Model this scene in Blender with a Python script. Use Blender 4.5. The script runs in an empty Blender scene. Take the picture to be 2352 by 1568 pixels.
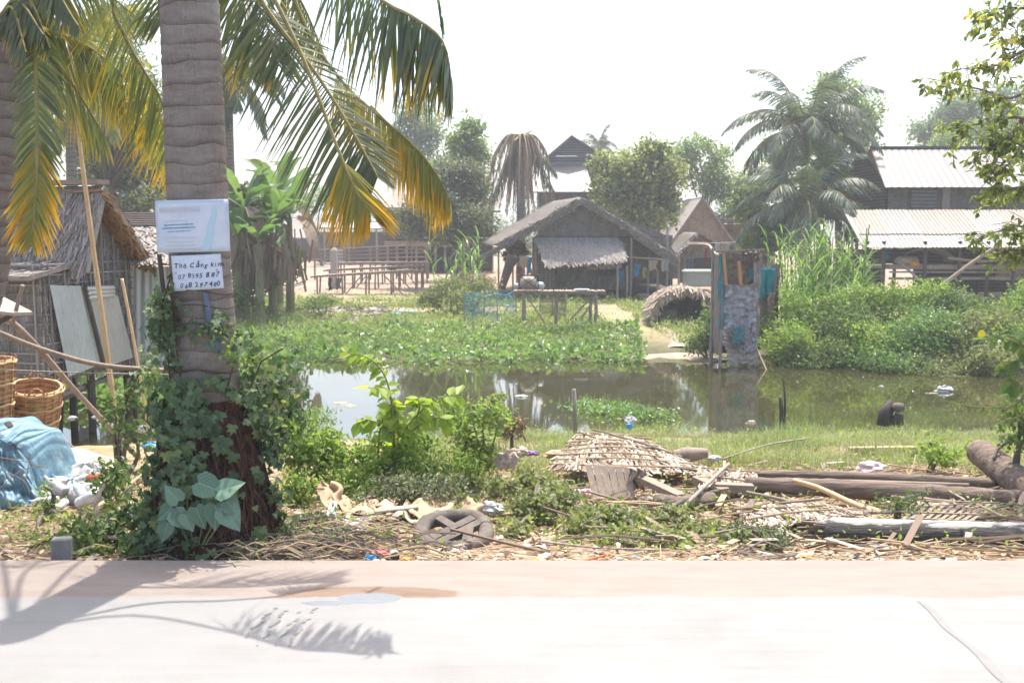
import bpy, math, random
import numpy as np
from mathutils import Vector, Matrix
R = math.radians
rng = np.random.default_rng(11)
random.seed(5)
S = bpy.context.scene
COL = S.collection
# ------------------------------------------------------------------ camera
F = 2287.0; CZ = 2.2; PITCH = R(6.1)
cs, sn = math.cos(PITCH), math.sin(PITCH)
cam_d = bpy.data.cameras.new('camera'); cam = bpy.data.objects.new('camera', cam_d); COL.objects.link(cam)
cam.location = (0, 0, CZ); cam.rotation_euler = (R(90) - PITCH, 0, 0)
cam_d.sensor_width = 36; cam_d.lens = F / 2352 * 36; cam_d.clip_end = 3000; cam_d.clip_start = .05
cam_d.dof.use_dof = True; cam_d.dof.focus_distance = 9.5; cam_d.dof.aperture_fstop = 3.2
S.camera = cam
def at(px, py, Y):
    u = (px - 1176) / F; v = (784 - py) / F
    t = Y / (cs + v * sn)
    return Vector((t * u, Y, CZ + t * (-sn + v * cs)))
def sm(a, b, x):
    t = np.clip((x - a) / (b - a), 0, 1); return t * t * (3 - 2 * t)
PY = [-40, 6.5, 6.75, 7.5, 9, 11, 12.8, 14.6, 15.7, 17.3, 23, 24.6, 27, 32, 38, 44, 60, 100, 600]
PZ = [-.03, -.03, -.07, -.15, -.28, -.42, -.62, -.85, -1.04, -1.5, -1.5, -1.03, -.92, -.74, -.63, -.55, -.2, 0, 0]
def h(x, y):
    x = np.asarray(x, float); y = np.asarray(y, float)
    sh = 2.6 * sm(6, 11, x) * sm(17.5, 20, y) * (1 - sm(34, 40, y)) + .9 * sm(-4, -8, x) * sm(12, 15, y) * (1 - sm(17, 19, y))
    z = np.interp(y + sh, PY, PZ)
    w = sm(6.8, 8, y)
    z = z + w * (.035 * np.sin(x * 1.7 + y * .9) * np.sin(y * 1.3 - x * .6) + .02 * np.sin(x * 4.1 + 1) * np.sin(y * 3.7 + x))
    return z
def gr(px, py, dz=0.0):
    """where the view ray of a picture point meets the ground"""
    Y = 5.0
    while Y < 300:
        p = at(px, py, Y)
        if p.z <= float(h(p.x, Y)) + dz: break
        Y += .35 if Y < 60 else 2
    lo = Y - 2
    for _ in range(12):
        m = (lo + Y) / 2; p = at(px, py, m)
        if p.z <= float(h(p.x, m)) + dz: Y = m
        else: lo = m
    return p
WZ = -1.0
def wat(px, py):
    Y = 5.0
    lo, hi = 5., 200.
    for _ in range(40):
        m = (lo + hi) / 2
        if at(px, py, m).z > WZ: lo = m
        else: hi = m
    return at(px, py, m)
# ------------------------------------------------------------------ mesh collecting
def nrm(a):
    a = np.asarray(a, float); return a / (np.linalg.norm(a, axis=-1, keepdims=True) + 1e-9)
class MB:
    def __init__(s): s.V = []; s.L = []; s.N = []; s.M = []; s.U = []; s.n = 0
    def add(s, V, Fc, mi=0, uv=None):
        V = np.asarray(V, float).reshape(-1, 3)
        if isinstance(Fc, np.ndarray):
            s.L.append((Fc + s.n).ravel()); s.N.append(np.full(len(Fc), Fc.shape[1])); k = len(Fc)
        else:
            s.L.append(np.array([i + s.n for f in Fc for i in f])); s.N.append(np.array([len(f) for f in Fc])); k = len(Fc)
        s.M.append(np.full(k, mi)); s.V.append(V); s.n += len(V)
        s.U.append(np.zeros((len(V), 2)) if uv is None else np.asarray(uv, float).reshape(-1, 2))
        return s
    def box(s, c, size, rot=None, mi=0):
        x, y, z = [q / 2 for q in size]
        P = np.array([(i, j, k) for i in (-x, x) for j in (-y, y) for k in (-z, z)])
        if rot is not None:
            m = np.array(rot.to_3x3() if isinstance(rot, Matrix) else Matrix.Rotation(rot, 3, 'Z')); P = P @ m.T
        P = P + np.array(c)
        return s.add(P, [(0, 1, 3, 2), (4, 6, 7, 5), (0, 4, 5, 1), (2, 3, 7, 6), (0, 2, 6, 4), (1, 5, 7, 3)], mi)
    def beam(s, a, b, w, t, mi=0, up=(0, 0, 1)):
        a = np.array(a, float); b = np.array(b, float); d = nrm(b - a); u = np.array(up, float)
        if abs(d @ u) > .95: u = np.array((1., 0, 0))
        x = nrm(np.cross(d, u)); y = np.cross(x, d)
        P = [e + i * x * w / 2 + j * y * t / 2 for e in (a, b) for i, j in ((-1, -1), (1, -1), (1, 1), (-1, 1))]
        return s.add(P, [(3, 2, 1, 0), (4, 5, 6, 7), (0, 1, 5, 4), (1, 2, 6, 5), (2, 3, 7, 6), (3, 0, 4, 7)], mi)
    def tube(s, pts, rs, n=8, mi=0, cap=True, wob=0, uvl=False):
        P = np.array([tuple(p) for p in pts], float); k = len(P)
        rs = np.full(k, rs) if np.isscalar(rs) else np.array(rs, float)
        T = np.gradient(P, axis=0); T = nrm(T)
        up = np.array((0, 0, 1.)) if abs(T[0][2]) < .9 else np.array((1., 0, 0))
        X = nrm(np.cross(T, up)); Yv = np.cross(T, X)
        an = np.linspace(0, 2 * np.pi, n, endpoint=False)
        rr = rs[:, None] * (1 + wob * rng.uniform(-1, 1, (k, n)))
        V = P[:, None] + rr[..., None] * (np.cos(an)[None, :, None] * X[:, None] + np.sin(an)[None, :, None] * Yv[:, None])
        V = V.reshape(-1, 3); fs = []
        for i in range(k - 1):
            for j in range(n):
                a = i * n + j; b = i * n + (j + 1) % n
                fs.append((a, b, b + n, a + n))
        if cap: fs += [tuple(range(n))[::-1], tuple(range((k - 1) * n, k * n))]
        uv = np.stack([np.repeat(np.linspace(0, 1, k), n), np.tile(an / 6.283, k)], 1)
        return s.add(V, fs, mi, uv)
    def lathe(s, prof, c, n=16, mi=0, sq=(1, 1)):
        an = np.linspace(0, 2 * np.pi, n, endpoint=False); V = []; fs = []
        for r, z in prof:
            for a in an: V.append((c[0] + r * sq[0] * math.cos(a), c[1] + r * sq[1] * math.sin(a), c[2] + z))
        for i in range(len(prof) - 1):
            for j in range(n):
                a = i * n + j; b = i * n + (j + 1) % n; fs.append((a, b, b + n, a + n))
        return s.add(V, fs, mi)
    def grid(s, fn, nu, nv, mi=0):
        V = np.array([tuple(fn(i / nu, j / nv)) for i in range(nu + 1) for j in range(nv + 1)])
        a = (np.arange(nu)[:, None] * (nv + 1) + np.arange(nv)[None]).ravel()
        uv = [(i / nu, j / nv) for i in range(nu + 1) for j in range(nv + 1)]
        return s.add(V, np.stack([a, a + 1, a + nv + 2, a + nv + 1], 1), mi, uv)
    def each(s, name, mats, parent=None, **k):
        off = 0
        for V, L, N, M, U in zip(s.V, s.L, s.N, s.M, s.U):
            q = MB(); q.V = [V]; q.L = [L - off]; q.N = [N]; q.M = [M]; q.U = [U]; off += len(V); q.build(name, mats, parent, **k)
    def build(s, name, mats, parent=None, smooth=False, origin=None, local=False, thick=0):
        V = np.concatenate(s.V); L = np.concatenate(s.L).astype(np.int32); N = np.concatenate(s.N).astype(np.int32)
        if not isinstance(mats, (list, tuple)): mats = [mats]
        if local: off = np.zeros(3)
        elif parent is not None:
            w = parent.location.copy(); p = parent.parent
            while p: w += p.location; p = p.parent
            off = np.array(w)
        elif origin is not None: off = np.array(origin, float)
        else: off = np.array([(V[:, 0].min() + V[:, 0].max()) / 2, (V[:, 1].min() + V[:, 1].max()) / 2, V[:, 2].min()])
        V = V - off
        me = bpy.data.meshes.new(name); me.vertices.add(len(V)); me.vertices.foreach_set('co', V.ravel())
        me.loops.add(len(L)); me.loops.foreach_set('vertex_index', L)
        me.polygons.add(len(N)); st = np.concatenate([[0], np.cumsum(N)[:-1]]).astype(np.int32)
        me.polygons.foreach_set('loop_start', st)
        me.polygons.foreach_set('material_index', np.concatenate(s.M).astype(np.int32))
        me.polygons.foreach_set('use_smooth', np.full(len(N), smooth))
        uvl = me.uv_layers.new(name='UVMap'); U = np.concatenate(s.U)[L]
        uvl.data.foreach_set('uv', U.ravel())
        for m in mats: me.materials.append(m)
        me.update(calc_edges=True); me.validate()
        o = bpy.data.objects.new(name, me); COL.objects.link(o)
        if parent is not None: o.parent = parent
        elif not local: o.location = off
        if thick:
            md = o.modifiers.new('solid', 'SOLIDIFY'); md.thickness = thick; md.offset = 0
        return o
def tag(o, label, cat, group=None):
    o['label'] = label; o['category'] = cat
    if group: o['group'] = group
    return o
def thing(name, label, cat, loc=(0, 0, 0), group=None, rz=0):
    o = bpy.data.objects.new(name, None); COL.objects.link(o); o.location = loc; o.rotation_euler = (0, 0, rz)
    o.empty_display_size = .2
    return tag(o, label, cat, group)
def struct(o, kind='structure'): o['kind'] = kind; return o
def copy_tree(o, parent=None):
    c = o.copy(); COL.objects.link(c)
    if parent is not None: c.parent = parent
    for ch in [q for q in bpy.data.objects if q.parent == o]: copy_tree(ch, c)
    return c
# ------------------------------------------------------------------ leaf shapes
def T(v, f): return (np.array(v, float), f)
DIA = T([(0, 0, 0), (.26, .45, -.08), (0, 1, 0), (-.26, .45, -.08)], [(0, 1, 2, 3)])
OVAL = T([(0, 0, 0), (.24, .22, .08), (.27, .6, .08), (0, 1, -.05), (-.27, .6, .08), (-.24, .22, .08)], [(0, 1, 2, 3), (0, 3, 4, 5)])
LANCE = T([(0, 0, 0), (.14, .3, .04), (.1, .68, .02), (0, 1, -.08), (-.1, .68, .02), (-.14, .3, .04)], [(0, 1, 2, 3), (0, 3, 4, 5)])
ROUND = T([(0, 0, 0), (.34, .16, .1), (.48, .52, .12), (.26, .9, .05), (0, 1, 0), (-.26, .9, .05), (-.48, .52, .12), (-.34, .16, .1)], [(0, 1, 2, 3, 4), (0, 4, 5, 6, 7)])
IVY = T([(0, .3, 0), (0, 0, .03), (.3, -.1, -.04), (.52, .2, -.06), (.27, .36, 0), (.4, .68, -.06), (.13, .62, 0), (0, 1, -.08), (-.13, .62, 0), (-.4, .68, -.06), (-.27, .36, 0), (-.52, .2, -.06), (-.3, -.1, -.04)],
        [(0, i, i + 1) for i in range(1, 12)] + [(0, 12, 1)])
HEART = T([(0, 0, 0), (.2, -.14, .04), (.44, .06, .05), (.42, .38, .03), (.2, .74, -.02), (0, 1, -.12), (-.2, .74, -.02), (-.42, .38, .03), (-.44, .06, .05), (-.2, -.14, .04), (0, .4, -.03)],
          [(10, i, i + 1) for i in range(0, 9)] + [(10, 9, 0)])
def inst(tp, P, D, Nn, size, mb, mi=0, wid=1.0):
    TV, TF = tp; P = np.asarray(P, float); n = len(P)
    D = nrm(D); X = nrm(np.cross(D, Nn)); Z = np.cross(X, D)
    size = np.broadcast_to(np.asarray(size, float), (n,))
    V = P[:, None] + size[:, None, None] * (wid * TV[None, :, 0, None] * X[:, None] + TV[None, :, 1, None] * D[:, None] + TV[None, :, 2, None] * Z[:, None])
    k = len(TV); sizes = set(len(f) for f in TF)
    uv = np.tile(np.stack([TV[:, 1], TV[:, 0] + .5], 1), (n, 1))
    base = (np.arange(n) * k)[:, None]
    Vf = V.reshape(-1, 3)
    first = True
    for sz in sizes:
        fa = np.array([f for f in TF if len(f) == sz])
        Fc = (base[:, :, None] + fa[None]).reshape(-1, sz)
        if first: mb.add(Vf, Fc, mi, uv); first = False; off = mb.n - len(Vf)
        else:
            mb.L.append((Fc + off).ravel()); mb.N.append(np.full(len(Fc), sz)); mb.M.append(np.full(len(Fc), mi))
def rdir(n, up=0.0):
    d = rng.normal(size=(n, 3)); d = nrm(d); d[:, 2] += up; return nrm(d)
def lobes_pts(lobes, n, shell=.55):
    """points through ellipsoid lobes: (cx,cy,cz,rx,ry,rz)"""
    L = np.array(lobes, float); w = (L[:, 3] * L[:, 4] + L[:, 3] * L[:, 5] + L[:, 4] * L[:, 5]); w /= w.sum()
    k = rng.choice(len(L), n, p=w); d = rdir(n); r = shell + (1.08 - shell) * rng.random(n) ** .7
    r *= 1 + .14 * np.sin(d[:, 0] * 7 + k) * np.sin(d[:, 2] * 6 + k * 2)
    P = L[k, :3] + d * r[:, None] * L[k, 3:6]
    return P, d
def cluster(P, d, per, spread):
    """turn each point to a small tuft of leaves"""
    n = len(P); Q = np.repeat(P, per, 0) + rng.normal(size=(n * per, 3)) * spread
    return Q, np.repeat(d, per, 0)
def sublobes(L, k=6, f=.5, core=.62):
    out = []
    for l in L:
        out.append((l[0], l[1], l[2], l[3] * core, l[4] * core, l[5] * core)); D = rdir(k, .25)
        for d in D:
            s_ = f * rng.uniform(.65, 1.25); out.append((l[0] + d[0] * l[3] * .72, l[1] + d[1] * l[4] * .72, l[2] + d[2] * l[5] * .72, l[3] * s_, l[4] * s_, l[5] * s_ * .85))
    return out
def foliage(mb, lobes, n, size, tp=DIA, per=4, spread=.12, droop=.2, mi=0, shell=.5, outn=.8):
    P, d = lobes_pts(lobes, max(1, n // per), shell); P, d = cluster(P, d, per, spread)
    m = len(P); D = nrm(rdir(m) + d * .5 - np.array((0, 0, droop))); N = nrm(rdir(m) + d * outn + np.array((0, 0, .6)))
    inst(tp, P, D, N, size * rng.uniform(.6, 1.3, m), mb, mi)
def blades(mb, P, hgt, wid, lean=.35, mi=0, seg=3, curl=.5, dirs=None):
    P = np.asarray(P, float); n = len(P); hgt = np.broadcast_to(hgt, (n,)) * rng.uniform(.6, 1.25, n)
    a = rng.uniform(0, 6.283, n) if dirs is None else dirs
    o = np.stack([np.cos(a), np.sin(a), np.zeros(n)], 1); s_ = np.stack([-np.sin(a), np.cos(a), np.zeros(n)], 1)
    tw = rng.uniform(0, 6.283, n); s_ = np.cos(tw)[:, None] * s_ + .6 * np.sin(tw)[:, None] * o
    ln = lean * rng.uniform(.2, 1.6, n); V = []; U = []
    for i in range(seg + 1):
        t = i / seg; w = wid * (1 - t) ** .7 * (0.7 + .6 * t) if i < seg else wid * .04
        c = P + np.array((0, 0, 1.)) * (hgt * (t - curl * ln * t * t))[:, None] + o * (hgt * ln * (t ** 1.7))[:, None]
        w = np.broadcast_to(w, (n,))[:, None]
        V += [c - s_ * w / 2, c + s_ * w / 2]; U += [np.stack([np.full(n, t), rng.random(n)], 1)] * 2
    V = np.stack(V, 1).reshape(-1, 3); U = np.stack(U, 1).reshape(-1, 2); k = 2 * (seg + 1)
    b = (np.arange(n) * k)[:, None, None]
    fa = np.array([(2 * i, 2 * i + 1, 2 * i + 3, 2 * i + 2) for i in range(seg)])[None]
    mb.add(V, (b + fa).reshape(-1, 4), mi, U)
def spline(pts, n):
    P = [Vector(p) for p in pts]; P = [2 * P[0] - P[1]] + P + [2 * P[-1] - P[-2]]; out = []; m = len(P) - 3
    for i in range(n):
        t = i / (n - 1) * m; k = min(int(t), m - 1); t -= k; a, b, c, d = P[k:k + 4]
        out.append(.5 * ((2 * b) + (c - a) * t + (2 * a - 5 * b + 4 * c - d) * t * t + (3 * b - a - 3 * c + d) * t ** 3))
    return out
def frond(mb, pts, n, leafL, wid=.035, sides=((-1, 0, 0), (1, 0, 0)), out=.9, fwd=.45, down=.5, sag=.5, t0=.04, seg=4, rr=.02, lens=(1, 1), jit=.12, mi=0, mr=1, miss=.05, wmode=1, lm=None):
    """a palm leaf: rachis tube through pts with leaflets each side"""
    C = spline(pts, 24); C = np.array([tuple(c) for c in C]); mb.tube(C, np.linspace(rr, rr * .25, 24), 6, mr if lm is None else 0)
    tt = np.linspace(0, 1, 24); Tn = nrm(np.gradient(C, axis=0)); G = np.array((0, 0, -1.))
    ts = np.linspace(t0, 1, n); P = np.stack([np.interp(ts, tt, C[:, i]) for i in range(3)], 1); TT = nrm(np.stack([np.interp(ts, tt, Tn[:, i]) for i in range(3)], 1))
    for si, s_ in enumerate(sides):
        sv = np.array(s_, float); keep = rng.random(n) > miss; Pk = P[keep]; Tk = TT[keep]; t = ts[keep]; m = len(Pk)
        prof = np.clip(.55 + 1.6 * t, 0, 1) * np.clip((1.16 - t) * 2.2, .3, 1)
        L = leafL * lens[si] * prof * rng.uniform(.86, 1.1, m)
        S_ = sv[None] - Tk * (Tk @ sv)[:, None]; S_ = nrm(S_)
        wk = .74 * rng.uniform(.65, 1.2, m)[:, None]; D = nrm(S_ * out + Tk * (fwd + .7 * t[:, None] ** 2) + G * down + rng.normal(size=(m, 3)) * jit)
        if wmode: W = nrm(np.cross(D, nrm(np.cross(D, Tk)) + rng.normal(size=(m, 3)) * .25))
        else: W = nrm(np.cross(D, G[None] + rng.normal(size=(m, 3)) * .3))
        V = []; U = []; c = Pk.copy(); d = D.copy(); r = rng.random(m)
        for i in range(seg + 1):
            u = i / seg; w = wid * np.interp(u, [0, .15, .6, 1], [.5, 1, .85, .05])
            V += [c - W * wk * w / 2, c + W * wk * w / 2]; U += [np.stack([np.full(m, u), r], 1)] * 2
            c = c + d * (L / seg)[:, None]; d = nrm(d + G * sag / seg + rng.normal(size=(m, 3)) * jit * .3)
        V = np.stack(V, 1).reshape(-1, 3); U = np.stack(U, 1).reshape(-1, 2); k = 2 * (seg + 1); b = (np.arange(m) * k)[:, None, None]
        fa = np.array([(2 * i, 2 * i + 1, 2 * i + 3, 2 * i + 2) for i in range(seg)])[None]
        (lm or mb).add(V, (b + fa).reshape(-1, 4), mi, U)
def frond_obj(mat, par, pts, name='frond', stalk=None, **k):
    a = MB(); b = MB(); frond(a, pts, lm=b, **k); o = a.build(name, stalk or m_rach, par); b.build('leaflets', mat, o); return o
# ------------------------------------------------------------------ materials
def newmat(name):
    m = bpy.data.materials.new(name); m.use_nodes = True; nt = m.node_tree; nt.nodes.clear()
    out = nt.nodes.new('ShaderNodeOutputMaterial'); return m, nt, out
def ramp(nt, fac, cols):
    r = nt.nodes.new('ShaderNodeValToRGB'); e = r.color_ramp.elements
    cols = [c if len(c) == 2 else (i / max(1, len(cols) - 1), c) for i, c in enumerate(cols)]
    e[0].position = cols[0][0]; e[0].color = (*cols[0][1], 1); e[1].position = cols[-1][0]; e[1].color = (*cols[-1][1], 1)
    for p, c in cols[1:-1]: q = e.new(p); q.color = (*c, 1)
    nt.links.new(fac, r.inputs[0]); return r.outputs[0]
def math_(nt, op, a, b=None, c=None, clamp=False):
    n = nt.nodes.new('ShaderNodeMath'); n.operation = op; n.use_clamp = clamp
    for i, v in enumerate((a, b, c)):
        if v is None: continue
        if isinstance(v, (int, float)): n.inputs[i].default_value = v
        else: nt.links.new(v, n.inputs[i])
    return n.outputs[0]
def noise(nt, scale, detail=4, vec=None, rough=.6, dist=0):
    n = nt.nodes.new('ShaderNodeTexNoise'); n.inputs['Scale'].default_value = scale; n.inputs['Detail'].default_value = detail
    n.inputs['Roughness'].default_value = rough; n.inputs['Distortion'].default_value = dist
    if vec is not None: nt.links.new(vec, n.inputs['Vector'])
    return n.outputs['Fac']
def vec(nt, kind='Object', scale=(1, 1, 1), rot=(0, 0, 0)):
    t = nt.nodes.new('ShaderNodeTexCoord'); m = nt.nodes.new('ShaderNodeMapping'); m.inputs['Scale'].default_value = scale; m.inputs['Rotation'].default_value = rot
    nt.links.new(t.outputs[kind], m.inputs[0]); return m.outputs[0]
def mixc(nt, f, a, b, mode='MIX'):
    n = nt.nodes.new('ShaderNodeMix'); n.data_type = 'RGBA'; n.blend_type = mode
    for i, v in ((0, f), (6, a), (7, b)):
        if isinstance(v, (int, float)): n.inputs[i].default_value = v
        elif isinstance(v, tuple): n.inputs[i].default_value = (*v, 1)
        else: nt.links.new(v, n.inputs[i])
    return n.outputs[2]
def prin(nt, out, col, rough=.8, spec=.3, bump=None, bs=.3, bd=.02, metal=0, alpha=None):
    p = nt.nodes.new('ShaderNodeBsdfPrincipled'); p.inputs['Roughness'].default_value = rough if isinstance(rough, (int, float)) else .5
    if not isinstance(rough, (int, float)): nt.links.new(rough, p.inputs['Roughness'])
    p.inputs['Specular IOR Level'].default_value = spec; p.inputs['Metallic'].default_value = metal
    if isinstance(col, tuple): p.inputs['Base Color'].default_value = (*col, 1)
    else: nt.links.new(col, p.inputs['Base Color'])
    if bump is not None:
        b = nt.nodes.new('ShaderNodeBump'); b.inputs['Strength'].default_value = bs; b.inputs['Distance'].default_value = bd
        nt.links.new(bump, b.inputs['Height']); nt.links.new(b.outputs[0], p.inputs['Normal'])
    if out is not None: nt.links.new(p.outputs[0], out.inputs[0])
    return p
def mnoise(name, cols, scale=6, stretch=(1, 1, 1), rough=.85, bs=.4, bd=.02, detail=6, spec=.25, dist=0, isl=0, bscale=None, metal=0):
    m, nt, out = newmat(name); v = vec(nt, 'Object', stretch); n = noise(nt, scale, detail, v, .65, dist)
    f = math_(nt, 'MULTIPLY_ADD', n, 1.9, -.45, clamp=True)
    if isl:
        g = nt.nodes.new('ShaderNodeNewGeometry'); f = math_(nt, 'ADD', math_(nt, 'MULTIPLY', f, 1 - isl), math_(nt, 'MULTIPLY', g.outputs['Random Per Island'], isl))
    c = ramp(nt, f, cols); bn = n if bscale is None else noise(nt, bscale, 5, v)
    prin(nt, out, c, rough, spec, bn, bs, bd, metal); return m
def mleaf(name, cols, trans=.35, rough=.5, tint=(1.2, 1.28, .65), nscale=.8, spec=.3, uvtip=None, ds=.16):
    cols = [tuple(c * (1 - ds) + ds * (.3 * q[0] + .6 * q[1] + .1 * q[2]) for c in q) for q in cols]
    m, nt, out = newmat(name); g = nt.nodes.new('ShaderNodeNewGeometry'); n = noise(nt, nscale, 3, vec(nt))
    f = math_(nt, 'ADD', math_(nt, 'MULTIPLY', g.outputs['Random Per Island'], .6), math_(nt, 'MULTIPLY_ADD', n, 1.2, -.4), clamp=True)
    c = ramp(nt, f, cols)
    if uvtip:                                   # dry or yellow leaf tips
        t0, t1, tc = uvtip; u = nt.nodes.new('ShaderNodeUVMap'); s_ = nt.nodes.new('ShaderNodeSeparateXYZ'); nt.links.new(u.outputs[0], s_.inputs[0])
        e = math_(nt, 'ADD', math_(nt, 'MULTIPLY_ADD', noise(nt, 3.5, 3, vec(nt)), .9, -.45), math_(nt, 'ADD', s_.outputs[0], math_(nt, 'MULTIPLY_ADD', s_.outputs[1], 1.0, -.5)))
        mr = nt.nodes.new('ShaderNodeMapRange'); nt.links.new(e, mr.inputs[0]); mr.inputs[1].default_value = t0; mr.inputs[2].default_value = t1
        c = mixc(nt, mr.outputs[0], c, tc)
    p = prin(nt, None, c, rough, spec); t = nt.nodes.new('ShaderNodeBsdfTranslucent'); nt.links.new(mixc(nt, 1.0, c, tint, 'MULTIPLY'), t.inputs[0])
    x = nt.nodes.new('ShaderNodeMixShader'); x.inputs[0].default_value = trans; nt.links.new(p.outputs[0], x.inputs[1]); nt.links.new(t.outputs[0], x.inputs[2]); nt.links.new(x.outputs[0], out.inputs[0]); return m
def msolid(name, col, rough=.6, spec=.3, var=.12, scale=8, metal=0):
    a = tuple(c * (1 - var) for c in col); b = tuple(min(1, c * (1 + var)) for c in col)
    return mnoise(name, [a, b], scale, rough=rough, spec=spec, bs=.1, metal=metal)
# ------------------------------------------------------------------ light, sky
EL, AZ = R(69), R(14)            # sun behind the scene, a little to the right
sd = Vector((math.sin(AZ) * math.cos(EL), math.cos(AZ) * math.cos(EL), math.sin(EL)))
w = bpy.data.worlds.new("World"); S.world = w; w.use_nodes = True; nt = w.node_tree; nt.nodes.clear()
sky = nt.nodes.new('ShaderNodeTexSky'); sky.sky_type = 'NISHITA'; sky.sun_disc = False; sky.sun_elevation = EL; sky.sun_rotation = AZ
sky.air_density = 1.0; sky.dust_density = 4.5; sky.ozone_density = 1.0; sky.altitude = 0
bg = nt.nodes.new('ShaderNodeBackground'); bg.inputs[1].default_value = .15; wo = nt.nodes.new('ShaderNodeOutputWorld')
nt.links.new(sky.outputs[0], bg.inputs[0]); nt.links.new(bg.outputs[0], wo.inputs[0])
sl = bpy.data.lights.new('sun', 'SUN'); sl.energy = 3.1; sl.angle = R(.53); sl.color = (1, .95, .86)
so = bpy.data.objects.new('sun', sl); COL.objects.link(so); so.rotation_euler = sd.to_track_quat('Z', 'Y').to_euler()
S.view_settings.view_transform = 'Standard'; S.view_settings.look = 'None'; S.view_settings.exposure = 1.4; S.view_settings.gamma = 1
S.render.engine = 'CYCLES'; S.cycles.max_bounces = 6; S.cycles.transparent_max_bounces = 12; S.cycles.diffuse_bounces = 3; S.cycles.glossy_bounces = 3; S.cycles.transmission_bounces = 4
# ------------------------------------------------------------------ materials
G1 = (.045, .075, .022); G2 = (.09, .14, .035); G3 = (.16, .2, .05)
m_leaf = mleaf('leaf_green', [(.062, .106, .031), (.119, .194, .050), (.213, .275, .075)], .4)
m_bright = mleaf('leaf_bright', [(.108, .192, .030), (.204, .312, .048), (.348, .420, .084)], .5)
m_vine = mleaf('leaf_vine', [(.034, .069, .027), (.069, .130, .055), (.116, .191, .082), (.273, .315, .069)], .3, .5, tint=(1.1, 1.3, .6), nscale=2.5)
m_dull = mleaf('leaf_dull', [(.084, .108, .060), (.144, .174, .096), (.240, .252, .144)], .3, .6)
m_olive = mleaf('leaf_olive', [(.112, .150, .050), (.200, .237, .081), (.338, .350, .125)], .4)
m_mango = mleaf('leaf_mango', [(.060, .108, .036), (.120, .168, .054), (.360, .408, .120), (.432, .348, .144)], .4, nscale=1.0)
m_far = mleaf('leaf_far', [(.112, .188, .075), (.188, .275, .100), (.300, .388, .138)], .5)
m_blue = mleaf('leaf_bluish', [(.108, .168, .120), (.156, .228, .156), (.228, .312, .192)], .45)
m_hya = mleaf('leaf_hyacinth', [(.080, .160, .040), (.140, .250, .060), (.240, .360, .100)], .4, .35)
m_grass = mleaf('grass_blade', [(.13, .19, .05), (.22, .28, .08), (.38, .4, .18)], .45, .6)
m_dry = mleaf('grass_dry', [(.2, .2, .07), (.32, .27, .14), (.42, .34, .2)], .3, .7, tint=(1, 1, .8))
m_cane = mleaf('leaf_cane', [(.1, .2, .04), (.17, .3, .06), (.34, .42, .16)], .45, .35)
m_banana = mleaf('leaf_banana', [(.05, .13, .04), (.1, .2, .05), (.2, .29, .08)], .4, .35)
m_frond = mleaf('frond_green', [(.061, .088, .036), (.101, .135, .051), (.169, .189, .081)], .4, .35, uvtip=(.78, 1.2, (.5, .33, .03)), spec=.6)
m_frondg = mleaf('frond_plain', [(.055, .08, .03), (.1, .13, .045), (.19, .2, .085)], .42, .35, spec=.6)
m_frondy = mleaf('frond_yellow', [(.16, .2, .04), (.27, .28, .04), (.42, .36, .04)], .45, .45, tint=(1.2, 1.2, .5), uvtip=(.3, .85, (.6, .34, .02)))
m_frondm = mleaf('frond_mid', [(.112, .163, .037), (.188, .225, .050), (.275, .288, .100)], .45, .4, uvtip=(.62, 1.08, (.5, .34, .03)))
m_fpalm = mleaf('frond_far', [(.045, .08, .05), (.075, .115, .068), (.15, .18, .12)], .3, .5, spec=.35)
m_deadf = mleaf('frond_dead', [(.16, .11, .075), (.26, .18, .12), (.34, .26, .19)], .2, .8, tint=(1, .9, .7))
m_rach = mnoise('frond_stalk', [(.16, .14, .05), (.3, .26, .11)], 8)
m_drystalk = mnoise('dry_stalk', [(.25, .18, .11), (.45, .35, .22)], 12, isl=.5)
m_bamboo = mnoise('bamboo', [(.4, .26, .12), (.6, .43, .24)], 3, (4, 4, 1), .5, .1)
m_greywood = mnoise('weathered_wood', [(.12, .1, .085), (.26, .22, .19), (.4, .35, .3)], 9, (3, 3, .5), .85, .5, isl=.25)
m_polewood = mnoise('pole_wood', [(.17, .13, .1), (.32, .26, .2)], 8, (2, 2, .6), .8, .4)
m_darkwood = mnoise('dark_wood', [(.045, .038, .033), (.1, .085, .07)], 5, (2, 2, .6), .85, .4)
m_palewood = mnoise('pale_timber', [(.17, .13, .1), (.3, .235, .18)], 6, (1, 1, 4), .8, .3, isl=.3)
m_thatch = mnoise('thatch', [(.13, .118, .105), (.25, .225, .2), (.39, .355, .32)], 14, (1, 1, 1), .95, .6, .04, isl=.55)
m_brownthatch = mnoise('thatch_brown', [(.13, .07, .035), (.28, .16, .08), (.36, .23, .12)], 9, (1, 1, 4), .9, .5, isl=.5)
m_rope = msolid('rope', (.3, .26, .21), .9)
m_white = msolid('white_plastic', (.391, .391, .391), .45, .4, .06)
m_sack = mnoise('pale_sack', [(.3, .24, .19), (.46, .38, .31)], 5, rough=.8)
m_card = mnoise('cardboard', [(.3, .2, .12), (.5, .37, .25)], 4, rough=.85, isl=.4)
m_dirt = mnoise('dirt', [(.16, .1, .06), (.3, .2, .13), (.4, .3, .21)], 8)
def corr(name, cols, rough=.45, metal=.25):
    m, nt, out = newmat(name); v = vec(nt, 'Object', (1.2, 1.2, 1.2)); n = noise(nt, 2.2, 6, v, .7); n2 = noise(nt, 1.1, 3, vec(nt, 'Object', (6, 6, .6)))
    f = math_(nt, 'MULTIPLY_ADD', math_(nt, 'ADD', n, n2), 1.3, -.8, clamp=True); prin(nt, out, ramp(nt, f, cols), rough, .4, n, .05, .01, metal); return m
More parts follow.
